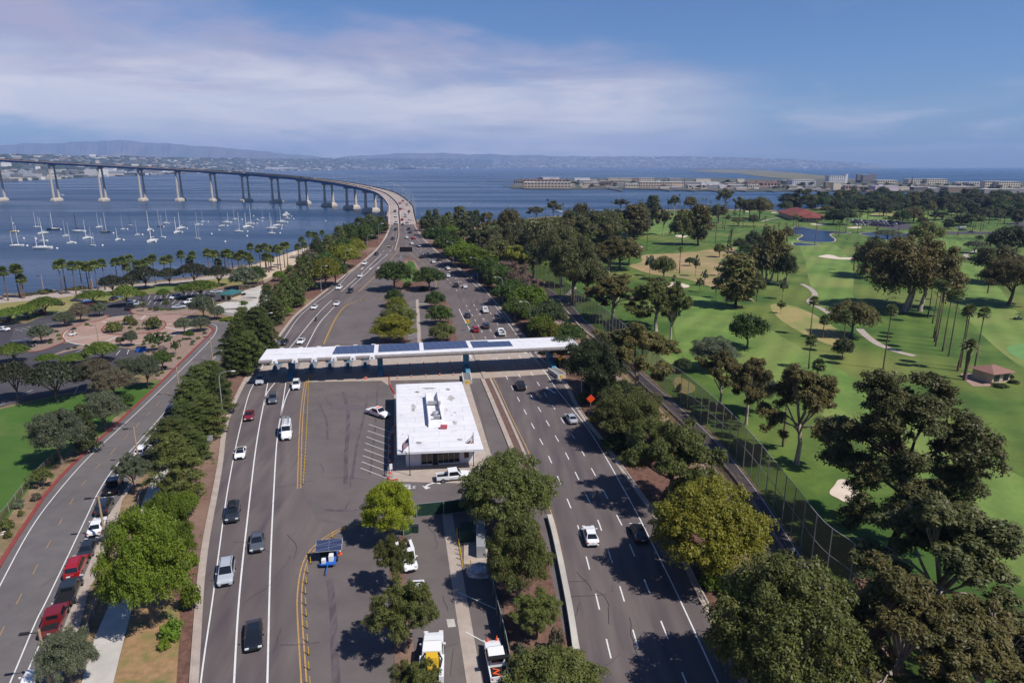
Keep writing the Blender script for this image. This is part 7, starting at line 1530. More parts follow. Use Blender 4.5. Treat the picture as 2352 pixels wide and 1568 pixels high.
X,Y=Z7(715,912);p=surf(X,Y);rz=refdir(DK,p);moto(p,rz,'dark red motorcycle on the bridge');person(p+Vector((0,0,.08)),rz,(150,30,34),(34,36,44),'person in red riding the motorcycle on the bridge',True)
# cyclist on the bike path
p=W(1819,1278,.07);rz=2.55;t=empty('bicycle',p,rz);tag(t,'bicycle ridden along the shaded bike path','bicycle')
for y_ in (-.52,.52):
    mb=MB();mb.tube([(0,y_+.33*math.cos(a),.34+.33*math.sin(a)) for a in [2*PI*k/16 for k in range(17)]],.022,5,cap=False);mb.build('wheel',m_blk,t)
mb=MB()
for q in ([(0,-.52,.34),(0,-.1,.34),(0,-.2,.85)],[(0,-.1,.34),(0,.42,.85),(0,-.2,.8)],[(0,.52,.34),(0,.4,1.0)],[(-.28,.36,1.02),(.28,.36,1.02)],[(0,-.52,.34),(0,-.18,.78)]): mb.tube(q,.022,5)
mb.build('frame',m_dark,t);mb=MB();mb.box((0,-.22,.9),(.08,.13,.03));mb.build('saddle',m_blk,t)
person(p+Vector((0,0,.1)),rz,(196,196,200),(40,50,90),'person with light top cycling on the shaded bike path',True)
for x,y,rz,s,tr,lb in ((1945,551,.5,(60,60,70),(50,50,60),'person in dark clothes standing on the fairway by the pond'),(2180,560,1.,(40,40,44),(70,60,50),'golfer in dark clothes, left one of three near the upper tee'),(2193,559,2.,(170,70,50),(60,50,46),'golfer in a rust-coloured shirt, middle one of three near the upper tee'),(2211,550,1.,(220,220,224),(200,200,196),'golfer dressed in white on the upper tee'),(2265,576,1.,(60,110,90),(190,190,190),'golfer in a green shirt beside the cart path'),(2087,708,.5,(50,130,170),(60,60,60),'person in a turquoise shirt under the weeping trees'),(1668,690,2.,(190,60,40),(60,60,80),'person in a red shirt standing beside the shaded golf cart'),(2299,531,2.,(220,220,220),(120,120,120),'person in a white shirt on the far lawn')):
    person(W(x,y,.06),rz,s,tr,lb)
# ================================================================ BOATS
m_hw=mat('boat_hull_white',(226,226,222),rough=.3);m_hd=mat('boat_hull_navy',(30,38,58),rough=.3);m_hy=mat('boat_hull_yellow',(196,164,52));m_mast=mat('mast_alloy',(226,226,226),rough=.4);m_mastd=mat('mast_dark',(60,58,58));m_sail=mat('sail_cover_blue',(40,58,108));m_teak=mat('teak_deck',(168,142,112))
def hullmb(L,Bm,fb):
    mb=MB();rg=[]
    for t in (-.5,-.46,-.25,0,.2,.36,.46,.5):
        w=Bm/2*max(.03,(1-abs((t+.08)/.6)**2.3)) if t>-.4 else Bm/2*.72
        zt=fb*(1+.35*max(0,t)*2)
        rg.append([(-w,L*t,zt),(-w*.96,L*t,zt*.5),(-w*.55,L*(t-.02*(t>.3)),-.35),(w*.55,L*(t-.02*(t>.3)),-.35),(w*.96,L*t,zt*.5),(w,L*t,zt)])
    mb.loft(rg);return mb
BP={}
def boatparts(k):
    if k in BP: return BP[k]
    L=10.;out=[('hull',hullmb(L,3.1,1.05).mesh('hull',{'sloopd':m_hd,'ketchd':m_hd,'sloopy':m_hy}.get(k,m_hw)))]
    mb=MB();mb.box((0,-.2,1.28),(.85,2.1,.25),top=.82);mb.box((0,-3.4,1.15),(1.,.9,.12));out.append(('cabin',mb.mesh('cabin',m_hw if k!='ketchd' else m_teak,bevel=.05)))
    if k=='motor':
        mb=MB();mb.box((0,-.3,1.9),(1.15,1.6,.55),top=.8);mb.box((0,-.8,2.75),(.9,1.,.3),top=.8);out.append(('bridge_deck',mb.mesh('bridge_deck',m_hw,bevel=.05)));mb=MB();mb.box((0,-.28,2.0),(1.17,1.62,.2),top=.95);out.append(('windows',mb.mesh('windows',m_glass)))
        BP[k]=out;return out
    mb=MB();hh=1.;mb.tube([(0,.8,1),(0,.8,14.)],[.24,.17],6);mb.tube([(-1.,.8,9),(1.,.8,9)],.07,4);out.append(('mast',mb.mesh('mast',m_mast if k!='sloopb' else m_mastd)))
    mb=MB();mb.tube([(0,.8,2.4),(0,-3.2,2.5)],.07,5);mb.tube([(0,.7,2.6),(0,-3.,2.6)],[.22,.12],6);out.append(('boom',mb.mesh('boom',m_sail if k!='sloopw' else m_hw)))
    mb=MB();mb.tube([(0,.8,13.8),(0,4.8,1.2)],.035,4);mb.tube([(0,.8,13.8),(0,-4.8,1.2)],.03,4);mb.tube([(-1.4,.8,1.),(-1.,.8,9),(0,.8,13.8),(1,.8,9),(1.4,.8,1.)],.03,4);out.append(('rigging',mb.mesh('rigging',m_mastd)))
    if k.startswith('ketch'):
        mb=MB();mb.tube([(0,-3.3,1),(0,-3.3,10.)],[.2,.14],6);out.append(('mizzen_mast',mb.mesh('mizzen_mast',m_mast)));mb=MB();mb.tube([(0,-3.3,2.4),(0,-5.4,2.4)],.13,6);out.append(('mizzen_boom',mb.mesh('mizzen_boom',m_sail)))
    BP[k]=out;return out
def boat(k,x,y,Lp,ytop=None,rz=None,lb=None):
    b=W(x,y,-3);t=empty('sailing_boat' if k!='motor' else 'motor_boat',b,rz if rz is not None else 0)
    zc=b.y*cp+53*sp;Lm=max(4.,min(24,Lp*zc/F/(abs(math.sin(t.rotation_euler.z))*.9+.3)))
    s=Lm/10;sz=s
    if ytop is not None:
        lo,hi=1,40
        for _ in range(30):
            m=(lo+hi)/2
            if prj((b.x,b.y,m-3))[1]>ytop: lo=m
            else: hi=m
        sz=lo/14.
    for n,me in boatparts(k):
        o=bpy.data.objects.new(n,me);COL.objects.link(o);o.parent=t;o.scale=(s,s,sz if n in('mast','rigging','mizzen_mast') else s)
    auto(t,lb,'boat','boats moored in the bay');return t
B6=lambda x,y:(x/6.016,315.8+y/6.016);B4=lambda x,y:(x/4,315.8+y/4);B5=lambda x,y:(588+x/4,315.8+y/4)
DS={'sloopw':'white sailing boat with bare mast','sloopb':'white sailing boat with a dark mast','sloopd':'sailing boat with a dark navy hull','ketchw':'white two-masted sailing boat','ketchd':'dark two-masted sailing boat','sloopy':'yellow-hulled sailing boat','motor':'white motor boat'}
for f,L_ in ((B6,[('sloopy',200,1300,80,1085),('ketchw',240,1500,190,1218),('ketchw',505,1240,110,1028),('sloopd',745,1275,190,1032),('sloopw',592,1328,80,1108),('sloopw',600,1432,115,1215),('ketchw',600,1535,300,1300),('sloopw',912,1362,75,1138),('sloopw',980,1458,75,1178),('sloopb',1075,1302,200,1042),('sloopw',1200,1395,65,1142),('ketchw',1280,1495,110,1232),('sloopw',1370,1242,65,1042),('ketchd',1460,1312,135,1037),('sloopw',1700,1268,55,1077),('sloopb',1800,1218,90,1042),('sloopw',1628,1418,55,1247),('sloopw',1900,1346,55,1132),('sloopw',2065,1285,75,1017),('sloopw',2100,1440,80,1242),('ketchd',2210,1230,95,992),('sloopw',2300,1188,100,987),('sloopw',2243,1380,100,1163)]),
 (B4,[('sloopw',1623,876,38,732),('sloopw',1660,838,50,690),('sloopw',1815,803,45,687),('ketchw',1813,932,70,772),('sloopw',1865,775,32,667),('sloopb',2037,813,50,682),('sloopw',2090,784,95,690),('sloopw',2158,755,60,634),('sloopw',2195,866,100,690),('sloopw',2267,825,55,692),('sloopw',2300,797,100,612)]),
 (B5,[('motor',15,765,60,None),('sloopw',63,742,28,640),('sloopw',145,838,115,692),('sloopw',145,883,80,737),('sloopb',190,810,55,672),('sloopw',235,780,100,637),('motor',275,715,55,None),('motor',285,748,70,None),('motor',272,728,60,None)])):
    for k,x,y,Lp,yt in L_:
        X,Y=f(x,y);sc_=6.016 if f is B6 else 4.;yt_=f(0,yt)[1] if yt else None
        boat(k,X,Y,Lp/sc_,yt_,R.choice([-1,1])*PI/2+R.uniform(-.35,.35) if Lp/sc_>14 else R.uniform(-.5,.5)+PI*.9,DS[k])
boat('motor',1281,486,22,None,1.4,'white motor boat speeding with a wake near the golf shore');boat('motor',1066,396.5,6,None,1.4,'tiny white motor boat far out in the bay');boat('motor',950,413,4,None,1.4,'tiny white boat beyond the bridge end')
boat('motor',142,449,12,None,1.5,'small white boat beside the second bridge pier')
m_foam=mat('wake_foam',(210,216,222),(120,140,165),scale=.4)
mb=MB();ribbon(mb,[W(a,b,-2.96) for a,b in ((1285,486.5),(1330,484),(1400,481),(1500,480))],3.);ribbon(mb,[W(a,b,-2.96) for a,b in ((572,426),(610,423),(660,416),(720,412))],3.);ribbon(mb,[W(a,b,-2.96) for a,b in ((335,412),(390,408),(450,406.5))],4.);struct(mb,'boat_wake',m_foam)
by=MB();rgs=[[(.45*math.sin(a)*math.cos(q),.45*math.sin(a)*math.sin(q),.15+.45*math.cos(a)) for q in [2*PI*j/10 for j in range(10)]] for a in (2.9,2.2,1.57,.9,.25)];by.loft(rgs);bm_=by.mesh('mooring_buoy',m_pw)
bl=[(180,1188),(330,1398),(378,1500),(500,1403),(790,1537),(655,1430),(842,1275),(1045,1462),(1180,1297),(1270,1392),(1418,1495),(1568,1325),(1710,1420),(1762,1270),(1970,1347),(2118,1292),(2155,1443),(2262,1237),(2282,1383),(255,1302),(700,1275)]
for x,y in [B6(a,b) for a,b in bl]+[B4(a,b) for a,b in ((1675,873),(1720,838),(1857,803),(1913,775),(1945,888),(2015,853),(2070,960),(2090,815),(2225,755),(2275,866),(2270,907),(2322,828),(2330,722))]+[B5(a,b) for a,b in ((222,881),(236,840),(240,812),(290,780),(325,727),(347,750),(60,768),(10,792),(640,768))]:
    o=bpy.data.objects.new('mooring_buoy',bm_);COL.objects.link(o);o.location=W(x,y,-3.);o.scale=(1.5,1.5,1.5);tag(o,'small round white mooring buoy afloat among the boats','buoy','white mooring buoys')
# ================================================================ FAR SHORES
m_far=mat('far_town_ground',(58,66,54),(92,90,80),scale=.004,detail=10,c3=(50,60,50),scale3=.0012)
m_hill=mat('far_hill',(92,98,90),(124,110,98),scale=.0008,detail=9)
m_hilltown=mat('far_hill_town',(96,100,90),(176,172,168),scale=.006,detail=12,lo=.5,hi=.62,c3=(110,96,88),scale3=.0012)
m_spit=mat('spit_land',(134,122,96),(100,98,72),scale=.01,c3=(100,104,76),scale3=.004)
def land(name,P,m,z=-1.5,skirt=True):
    q=[W(a,b,z) if not isinstance(a,Vector) else a for a,b in P];mb=MB();mb.poly(q)
    for i in range(len(q)):
        a,b=q[i],q[(i+1)%len(q)];mb.quad(a,b,b-Vector((0,0,3)),a-Vector((0,0,3)))
    return struct(mb,name,m)
# naval peninsula
land('peninsula',[(1170,431),(1215,433.5),(1300,434),(1430,433),(1560,437),(1700,438.5),(1850,438.5),(2020,438),(2150,442),(2352,447),(2700,456),(2700,425),(2352,419),(2150,418),(1969,415),(1905,410.5),(1850,413),(1764,411),(1650,409),(1400,409),(1190,411)],mat('base_ground',(104,98,88),(70,76,58),scale=.03))
land('beach',[(1576,393),(1640,396),(1700,399),(1764,407.5),(1850,413.5),(1905,410),(1969,414.5),(1969,412.5),(1905,405),(1830,397.5),(1764,391.8),(1720,389.2),(1680,389),(1620,390)],m_spit)
land('spit',[(1536,388.8),(1600,389.8),(1700,390),(1760,390.5),(1760,387.3),(1700,387),(1536,387.6)],m_far,-1.4)
mb=MB();ribbon(mb,[W(a,b,-2.9) for a,b in ((1720,389.4),(1768,392.4),(1834,398.2),(1909,406),(1975,415))],22.);struct(mb,'surf',mat('surf_foam',(226,228,230),(190,200,210),scale=.05))
# mainland: low ground rising to hills, one long body
far_shore=[(-400,424),(0,416.5),(60,413.5),(110,410),(180,408),(250,405),(335,402),(400,399.5),(500,395.5),(588,392.5),(713,391.2),(838,389.6),(950,388.6),(1088,387.4),(1176,387.1),(1401,386.9),(1501,386.9),(1640,387.),(1800,387.2),(1900,387.1),(2051,387.0)]
sh=[W(a,b,-2.5) for a,b in far_shore]
def prof(x): # skyline row of the low town plateau / near hills in the survey picture
    T=[(-400,361),(0,361),(250,363),(500,366),(700,366),(900,365),(1100,366),(1200,369),(1290,364),(1400,361),(1560,361),(1700,364),(1850,369.5),(1960,375),(2010,378),(2045,384),(2060,387)]
    for (a,u),(b,v) in zip(T,T[1:]):
        if a<=x<=b: return u+(v-u)*(x-a)/(b-a)
    return T[-1][1]
mb=MB();rows=[]
NX=150
for i in range(NX+1):
    x=-380+i*(2440)/NX;k=next((j for j in range(len(far_shore)-1) if far_shore[j][0]<=x<=far_shore[j+1][0]),len(far_shore)-2)
    (a,u),(b,v)=far_shore[k],far_shore[k+1];p=W(x,u+(v-u)*(x-a)/(b-a),-2.5);dist=p.length
    dr=Vector((p.x,p.y,0)).normalized();col=[p-Vector((0,0,2))]
    Dk=5200 if x<1150 else 3600
    top=50+(HY-prof(x)+R.uniform(-.5,.5))*(dist+Dk)/F*.985
    top=max(top,2)
    for f,h in ((0,.0),(.08,.01),(.2,.04),(.35,.12),(.5,.28),(.65,.45),(.8,.7),(.92,.9),(1.,1.)):
        q=Vector((p.x,p.y,0))+dr*Dk*f;n=math.sin(x*.05+f*9)*math.sin(x*.021+f*5);col.append(Vector((q.x,q.y,-2+top*h*(1+.12*n*(f>.2)*(f<.95)))))
    q=Vector((p.x,p.y,0))+dr*(Dk+1800);col.append(Vector((q.x,q.y,top*.3)));rows.append(col)
for i in range(NX):
    for j in range(len(rows[0])-1): mb.quad(rows[i][j],rows[i+1][j],rows[i+1][j+1],rows[i][j+1],0 if i<NX*.62 else 1)
struct(mb,'mainland',[m_far,m_hilltown])
def terr_at(i,f):
    c=rows[i];k=f*(len(c)-2);j=int(k);return c[j+1-0 if j+1<len(c) else -1].lerp(c[min(j+2,len(c)-1)],k-j) if j>0 else c[1].lerp(c[2],k)
# mountains
def ridge(name,T,D,m,depth=3000):
    mb=MB();X0,X1=T[0][0],T[-1][0];N=110;cols=[]
    for i in range(N+1):
        x=X0+(X1-X0)*i/N
        for (a,u),(b,v) in zip(T,T[1:]):
            if a<=x<=b: y=u+(v-u)*(x-a)/(b-a);break
        y+=math.sin(x*.06)*.9+math.sin(x*.17+1)*.5;az_=math.atan2(x-CX,F*1.0/cp+ (0))
        dd=math.hypot(1,(x-CX)/(F*cp+(CY-HY)*sp));base=Vector(((x-CX)/(F*cp+(CY-HY)*sp)*D,D,0));h=50+(HY-y)*(D)/(F*cp+(CY-HY)*sp)*1.03
        dr=base.normalized();c=[]
        for f,k in ((-1,0),(-.75,.12+.05*math.sin(x*.11)),(-.45,.42+.1*math.sin(x*.07+2)),(-.2,.75+.07*math.sin(x*.13)),(0,1),(.6,.5)):
            q=base+dr*depth*f;c.append(Vector((q.x,q.y,-3+max(0,h)*k)))
        cols.append(c)
    for i in range(N):
        for j in range(5): mb.quad(cols[i][j],cols[i+1][j],cols[i+1][j+1],cols[i][j+1])
    return struct(mb,name,m)
ridge('mountain',[(-450,342),(-200,337),(0,337),(60,334),(150,332),(250,327),(300,327),(360,332),(420,335),(500,341),(560,345),(620,352),(700,362)],20500,m_hill)
ridge('mountain',[(520,356),(620,351),(680,357),(760,364),(860,357),(960,353),(1060,355),(1200,358),(1300,360),(1400,363),(1480,368)],22500,m_hill,2500)
# far town: thousands of small blocks nobody could count
cols=[(214,210,204),(190,180,168),(232,230,228),(150,150,152),(176,150,132),(110,110,112)]
ms_=[mat('far_building_%d'%i if False else 'far_building_'+n,c) for n,c in zip(('white','tan','bright','grey','brown','dark'),cols)]
mb=MB();RB=random.Random(5)
for _ in range(3800):
    i=RB.randrange(4,NX-6);f=RB.random()**1.5*.98
    if i>NX*.62 and RB.random()<.4: continue
    p=terr_at(i,f);q=terr_at(i+1,f);p=p.lerp(q,RB.random());s=RB.uniform(.5,1.9)
    w,d,h=RB.uniform(8,26)*s,RB.uniform(8,26)*s,RB.uniform(3,6.5)*(1 if RB.random()<.96 else 3)
    if f<.06: w*=2.;h*=1.3
    mb.box((p.x,p.y,p.z+h*.5),(w,d,h),RB.uniform(0,3),RB.choices(range(6),[3,4,1,4,3,6])[0])
tag(mb.build('far_town',ms_),'distant town spread over the low hills across the bay','town',kind='stuff')
mb=MB()
for _ in range(4200):
    i=RB.randrange(2,NX-5);f=RB.random()**1.3*.95;p=terr_at(i,f);q=terr_at(i+1,f);p=p.lerp(q,RB.random());r=RB.uniform(14,60);h=RB.uniform(6,12)
    rg=[[(p.x+r*k*math.cos(a)*RB.uniform(.8,1.2),p.y+r*k*.6*math.sin(a),p.z+z) for a in [2*PI*j/6 for j in range(6)]] for k,z in ((1,-1),(.9,h*.7),(.3,h))];mb.loft(rg)
tag(mb.build('far_trees',mat('far_foliage',(44,54,40),(60,68,48),scale=.05)),'distant dark tree masses among the far town','woodland',kind='stuff')
# ships and far buildings as things
def bld(name,x0,x1,yt,yb,m,lb,rows_=0,ncol=0,depth=None,z=-1.5,cat='building',roof=None,rz=0.):
    a=W(x0,yb,z);b=W(x1,yb,z);c=(a+b)/2;w=(b-a).length;lo,hi=.5,200
    for _ in range(30):
        m_=(lo+hi)/2
        if prj((c.x,c.y,z+m_))[1]>yt: lo=m_
        else: hi=m_
    h=lo;d=depth or min(w*.6,40);t=empty(name,c,math.atan2((b-a).y,(b-a).x)+rz);auto(t,lb,cat,None)
    mb=MB();mb.box((0,d/2,h/2-.5),(w/2,d/2,h/2+.5));mb.build('wall',m,t);mb=MB();mb.box((0,d/2,h+.25),(w/2+.4,d/2+.4,.25));mb.build('roof',roof or m_roofw,t)
    if rows_:
        wm=MB();wm.box((0,0,0),(w/ncol*.3,.08,h/rows_*.22));wm=wm.mesh('window',m_dkgl)
        for r in range(rows_):
            for k in range(ncol):
                o=bpy.data.objects.new('window',wm);COL.objects.link(o);o.parent=t;o.location=(-w/2+w*(k+.5)/ncol,-.05,h*(r+.55)/rows_)
    return t
m_roofw=mat('pale_roof',(214,208,204));m_b1=mat('beige_block',(206,186,166),(196,176,156),scale=.1);m_b2=mat('cream_block',(222,208,186));m_b3=mat('pinkish_block',(186,152,140));m_b4=mat('grey_block',(150,146,146));m_b5=mat('white_block',(230,226,226));m_b6=mat('brown_block',(140,124,110));m_rr=mat('red_roof',(156,100,94));m_gr=mat('dark_roof',(110,106,104))
a_=lambda x,y:(1137+x/6.024,367.5+y/6.024);b_=lambda x,y:(1516+x/6.024,367.5+y/6.024);c_=lambda x,y:(1894.9+x/5.146,367.5+y/5.146)
for f,L_ in ((a_,[(400,1050,312,388,m_b1,'long tan waterfront block with dark upper windows',2,14,None),(385,980,272,318,m_b3,'pinkish barracks with red roof',1,12,m_rr),(660,890,242,285,m_b5,'white hall with curved roof',0,0,None),(1100,1315,250,285,m_b5,'long white-roofed shed',0,0,None),(1230,1440,312,380,m_b1,'square tan building at the quay',2,6,None),(1165,1420,282,332,m_b4,'grey-white service building',0,0,None),(1430,1600,290,366,m_b6,'brown-beige building',1,5,None),(1600,1795,284,330,m_b6,'white-roofed open shed',0,0,None),(1690,1800,318,370,m_b4,'small grey store',0,0,None),(1800,1990,332,382,m_b2,'cream waterfront house',1,5,None),(2005,2610,306,376,m_b1,'long beige two-storey block with a row of windows',2,16,None),(1560,1720,248,292,m_b2,'beige apartment block',2,5,None),(1735,1890,250,292,m_b2,'cream apartment block',2,5,None),(1900,1985,250,292,m_b3,'brown apartment block',2,3,None),(2000,2200,252,292,m_b2,'beige apartment block',2,6,None),(255,375,272,345,m_b4,'grey boathouse at the pier root',1,4,m_gr),(2240,2330,285,300,m_b5,'small white roof',0,0,None)]),
 (b_,[(340,560,304,348,m_b4,'pale low warehouse',0,0,None),(570,820,304,345,m_b5,'white low warehouse',0,0,None),(620,800,350,398,m_b4,'white-roofed quay shed',0,0,None),(390,610,350,392,m_b2,'beige quay shed',1,4,None),(900,1070,320,365,m_b3,'pink low block',1,4,None),(1215,1660,310,372,m_b3,'long brown-pink hall with red eaves',1,10,m_rr),(1215,1370,340,398,m_b2,'ribbed tan quay building',1,5,None),(1700,1830,280,330,m_b4,'grey block',1,4,None),(1830,2150,276,352,m_b5,'large white office block with rows of windows',3,12,None),(1775,1900,352,405,m_b2,'small tan ribbed building',1,5,None),(820,1215,345,380,m_b4,'grey low quay building',0,0,None),(1070,1165,262,310,m_b2,'tent-roofed cream hall',0,0,None),(130,300,258,290,m_b4,'low grey block',0,0,None),(500,700,265,300,m_b2,'low cream block',0,0,None)]),
 (c_,[(45,235,187,276,m_b5,'white hotel block with dark balconies',5,8,None),(236,262,165,276,m_b5,'slim white hotel tower',0,0,None),(375,440,172,270,m_b4,'left wing of the grey apartment tower',6,4,None),(442,540,178,272,m_b4,'middle wing of the grey apartment tower',6,6,None),(542,600,170,268,m_b4,'right wing of the grey apartment tower',6,4,None),(0,95,262,345,m_b6,'dark brown hangar',0,0,None),(96,185,268,350,m_b2,'beige hangar end',0,0,None),(240,375,300,350,m_b3,'brown low store',1,4,None),(376,520,305,352,m_b1,'row of tan stores',1,6,None),(590,865,307,366,mat('pale_pink_block',(214,196,200)),'large pale pink shed',0,0,None),(1050,1210,320,362,m_gr,'dark open shed with bright roof',0,0,None),(1250,1410,336,372,m_b4,'pale low shed',0,0,None),(985,1190,228,290,m_b2,'cream stepped office block',3,8,None),(1200,1435,226,292,m_b2,'cream office block beside the sea',3,8,None),(1450,1790,317,376,m_b6,'long dull green-grey shed',0,0,None),(1885,2040,250,335,m_b2,'cream stepped seaside block',3,6,None),(2045,2300,258,338,m_b2,'large cream seaside block',3,9,None),(1880,2140,348,390,m_b4,'grey low store',0,0,None),(2145,2352,342,390,m_b4,'grey flat-roofed store',0,0,None),(870,1030,322,355,m_b2,'beige low store',0,0,None),(620,850,240,275,m_b2,'low beige terrace',1,8,None),(1550,1700,262,300,m_b2,'beige low house',1,5,None),(1700,1880,265,305,m_b2,'long beige seaside house',1,6,None)])):
    for x0,x1,yt,yb,m,lb,r,n,rf in L_:
        A_,B_=f(x0,yt),f(x1,yb);bld('naval_building',A_[0],B_[0],A_[1],B_[1],m,lb+' on the far peninsula',r,n,roof=rf)
for k in range(95):
    x=R.uniform(1200,2345);fr=431+max(0,(x-1215))*.0135;yb=R.uniform(fr-12,fr-1) if x<2000 else R.uniform(424,fr-3);w=R.uniform(7,26);bld('naval_building',x,x+w,yb-R.uniform(2.2,5.),yb,R.choice([m_b1,m_b2,m_b4,m_b5,m_b5,m_b3,m_b6]),R.choice(['small pale','low grey-roofed','little beige','small white'])+' building on the far peninsula',0,0,roof=R.choice([m_roofw,m_gr,m_roofw,m_b5]))
# docks
for x0,y0,x1,y1 in ((1120,416.5,1190,416.5),(1158,429,1230,425),(1390,432,1430,439),(1500,433,1540,438.5),(1548,434,1598,439.5),(1600,434,1650,440),(1664,434,1716,440),(1725,434,1780,440.5),(1790,434,1835,441),(1845,434,1893,441),(1900,436,1935,442),(2080,437,2120,442),(1975,436,2026,442),(1815,434,1840,438)):
    a=W(x0,y0,-1.8);b=W(x1,y1,-1.8);mb=MB();ribbon(mb,[Vector((0,0,-.0)),b-a],7.,0,1.2);t=empty('dock',a);mb.build('deck',m_gr,t);pm=MB();pm.cyl((0,0,-2.5),.5,3.2,6);pm=pm.mesh('pile',m_dark)
    for k in range(6):
        o=bpy.data.objects.new('pile',pm);COL.objects.link(o);o.parent=t;o.location=(b-a)*(k+.5)/6
    auto(t,'dark dock reaching into the channel from the far peninsula','dock','docks of the far peninsula')
# trees of the far peninsula
for k in range(150):
    x=R.uniform(1195,2350);yb=414+ (x-1190)*.012+R.uniform(0,14);tree(R.choice(['dense','broad','broad']),x,yb-R.uniform(4,8),yb,R.uniform(6,13),'dark','far_tree','dark tree among the peninsula buildings','trees on the far peninsula',terr=False)
for k in range(40):
    x=R.uniform(1195,2350);yb=416+(x-1190)*.012+R.uniform(0,12);palm('dpalmL',x,yb-R.uniform(8,12),yb,'thin palm among the peninsula buildings','palms on the far peninsula',wscale=1.3)
tree('cone',2095-0,406,424,6,'dark','far_tree','pointed dark conifer behind the white office block','trees on the far peninsula')
# ships
def ship(x0,x1,y,yt,m,lb,sup=((.5,.25,1.),),flat=False):
    a=W(x0,y,-3);b=W(x1,y,-3);c=(a+b)/2;L=(b-a).length;s=F/(c.y*cp+53*sp);H_=(y-yt)/s;t=empty('ship',c,math.atan2((b-a).y,(b-a).x));auto(t,lb,'ship','ships at the far quays')
    mb=MB();hh=H_*(.45 if not flat else .6);bw=L*.07;rg=[]
    for f,w in ((-.5,.7),(-.3,1.),(.25,1.),(.42,.6),(.5,.05)): rg.append([(L*f*.97,-bw*w*.7,-1),(L*f,-bw*w,hh*(1+.2*max(0,f))),(L*f,bw*w,hh*(1+.2*max(0,f))),(L*f*.97,bw*w*.7,-1)])
    mb.loft(rg);mb.build('hull',m,t)
    for f,w,h in sup:
        mb=MB();mb.box((L*(f-.5),0,hh+(H_-hh)*h*.35),(L*w/2,bw*.7,(H_-hh)*h*.35));mb.box((L*(f-.5),0,hh+(H_-hh)*h*.75),(L*w/4,bw*.45,(H_-hh)*h*.15));mb.build('superstructure',m_shl if not flat else m,t)
        mb=MB();mb.tube([(L*(f-.5),0,hh),(L*(f-.5),0,hh+(H_-hh)*1.25*h)],.9,5);mb.build('mast',m_shl,t)
m_shl=mat('navy_grey_light',(182,186,192));m_sh=mat('navy_grey',(146,152,162));m_shd=mat('hull_dark',(56,60,72))
for x0,x1,y,yt,m,lb,su,fl in ((8,40,411.5,393,m_sh,'pale grey navy ship at the far left quay',((.5,.6,1.),),0),(38,92,410,389,m_sh,'large grey navy ship with high superstructure',((.3,.3,1.),(.65,.3,.8)),0),(84,112,408.5,398,m_sh,'small grey navy ship behind the second pier',((.5,.3,1.),),0),(126,192,406.5,397,m_shd,'long dark flat-topped carrier',((.6,.12,1.),),1),(190,220,406,390,m_shl,'light grey navy ship bow-on',((.5,.5,1.),),0),(243,334,403.5,391,m_shd,'long dark-hulled ship with grey superstructure',((.35,.35,1.),(.7,.2,.7)),0),(345,372,401.5,397,m_shl,'small pale ship at the quay',((.5,.4,1.),),0),
    (738,772,390.5,382,m_sh,'grey ship left of the far quay cluster',((.5,.5,1.),),0),(775,800,390,381,m_sh,'grey ship in the far quay cluster',((.5,.5,1.),),0),(805,842,389.5,381,m_shl,'pale grey ship in the far quay cluster',((.4,.5,1.),),0),(846,872,389.5,383,m_sh,'small grey ship in the far quay cluster',((.5,.4,1.),),0),(878,900,389.3,383,m_shl,'pale ship left of the tanker',((.5,.4,1.),),0),(905,955,389,381,m_shd,'long black tanker with white deckhouse',((.1,.12,1.),(.88,.12,.8)),0),(595,640,392.5,386,m_shl,'pale grey ship at the far shipyard',((.5,.4,1.),),0),(650,700,391.5,384,m_sh,'grey ship at the far shipyard',((.5,.4,1.),),0)):
    ship(x0,x1,y,yt,m,lb,su,fl)
for x0,x1,yt,yb,m,lb in ((160,175,383,395,m_b5,'white block above the carrier'),(235,262,387,400,m_b5,'long white quay hall'),(350,400,388,398,m_b4,'pale quay shed'),(610,668,384,391,m_b5,'bright white quay hall behind the bridge'),(728,733,371,380,m_b2,'pale far tower block'),(955,1010,385,388,m_b5,'long white container shed'),(1155,1170,369,384,m_b6,'far tower under construction'),(1172,1182,370,384,m_b3,'pinkish far tower'),(1140,1154,380,385,m_b5,'white far hall')):
    bld('far_building',x0,x1,yt,yb,m,lb+' on the far shore',0,0,z=-2.4)
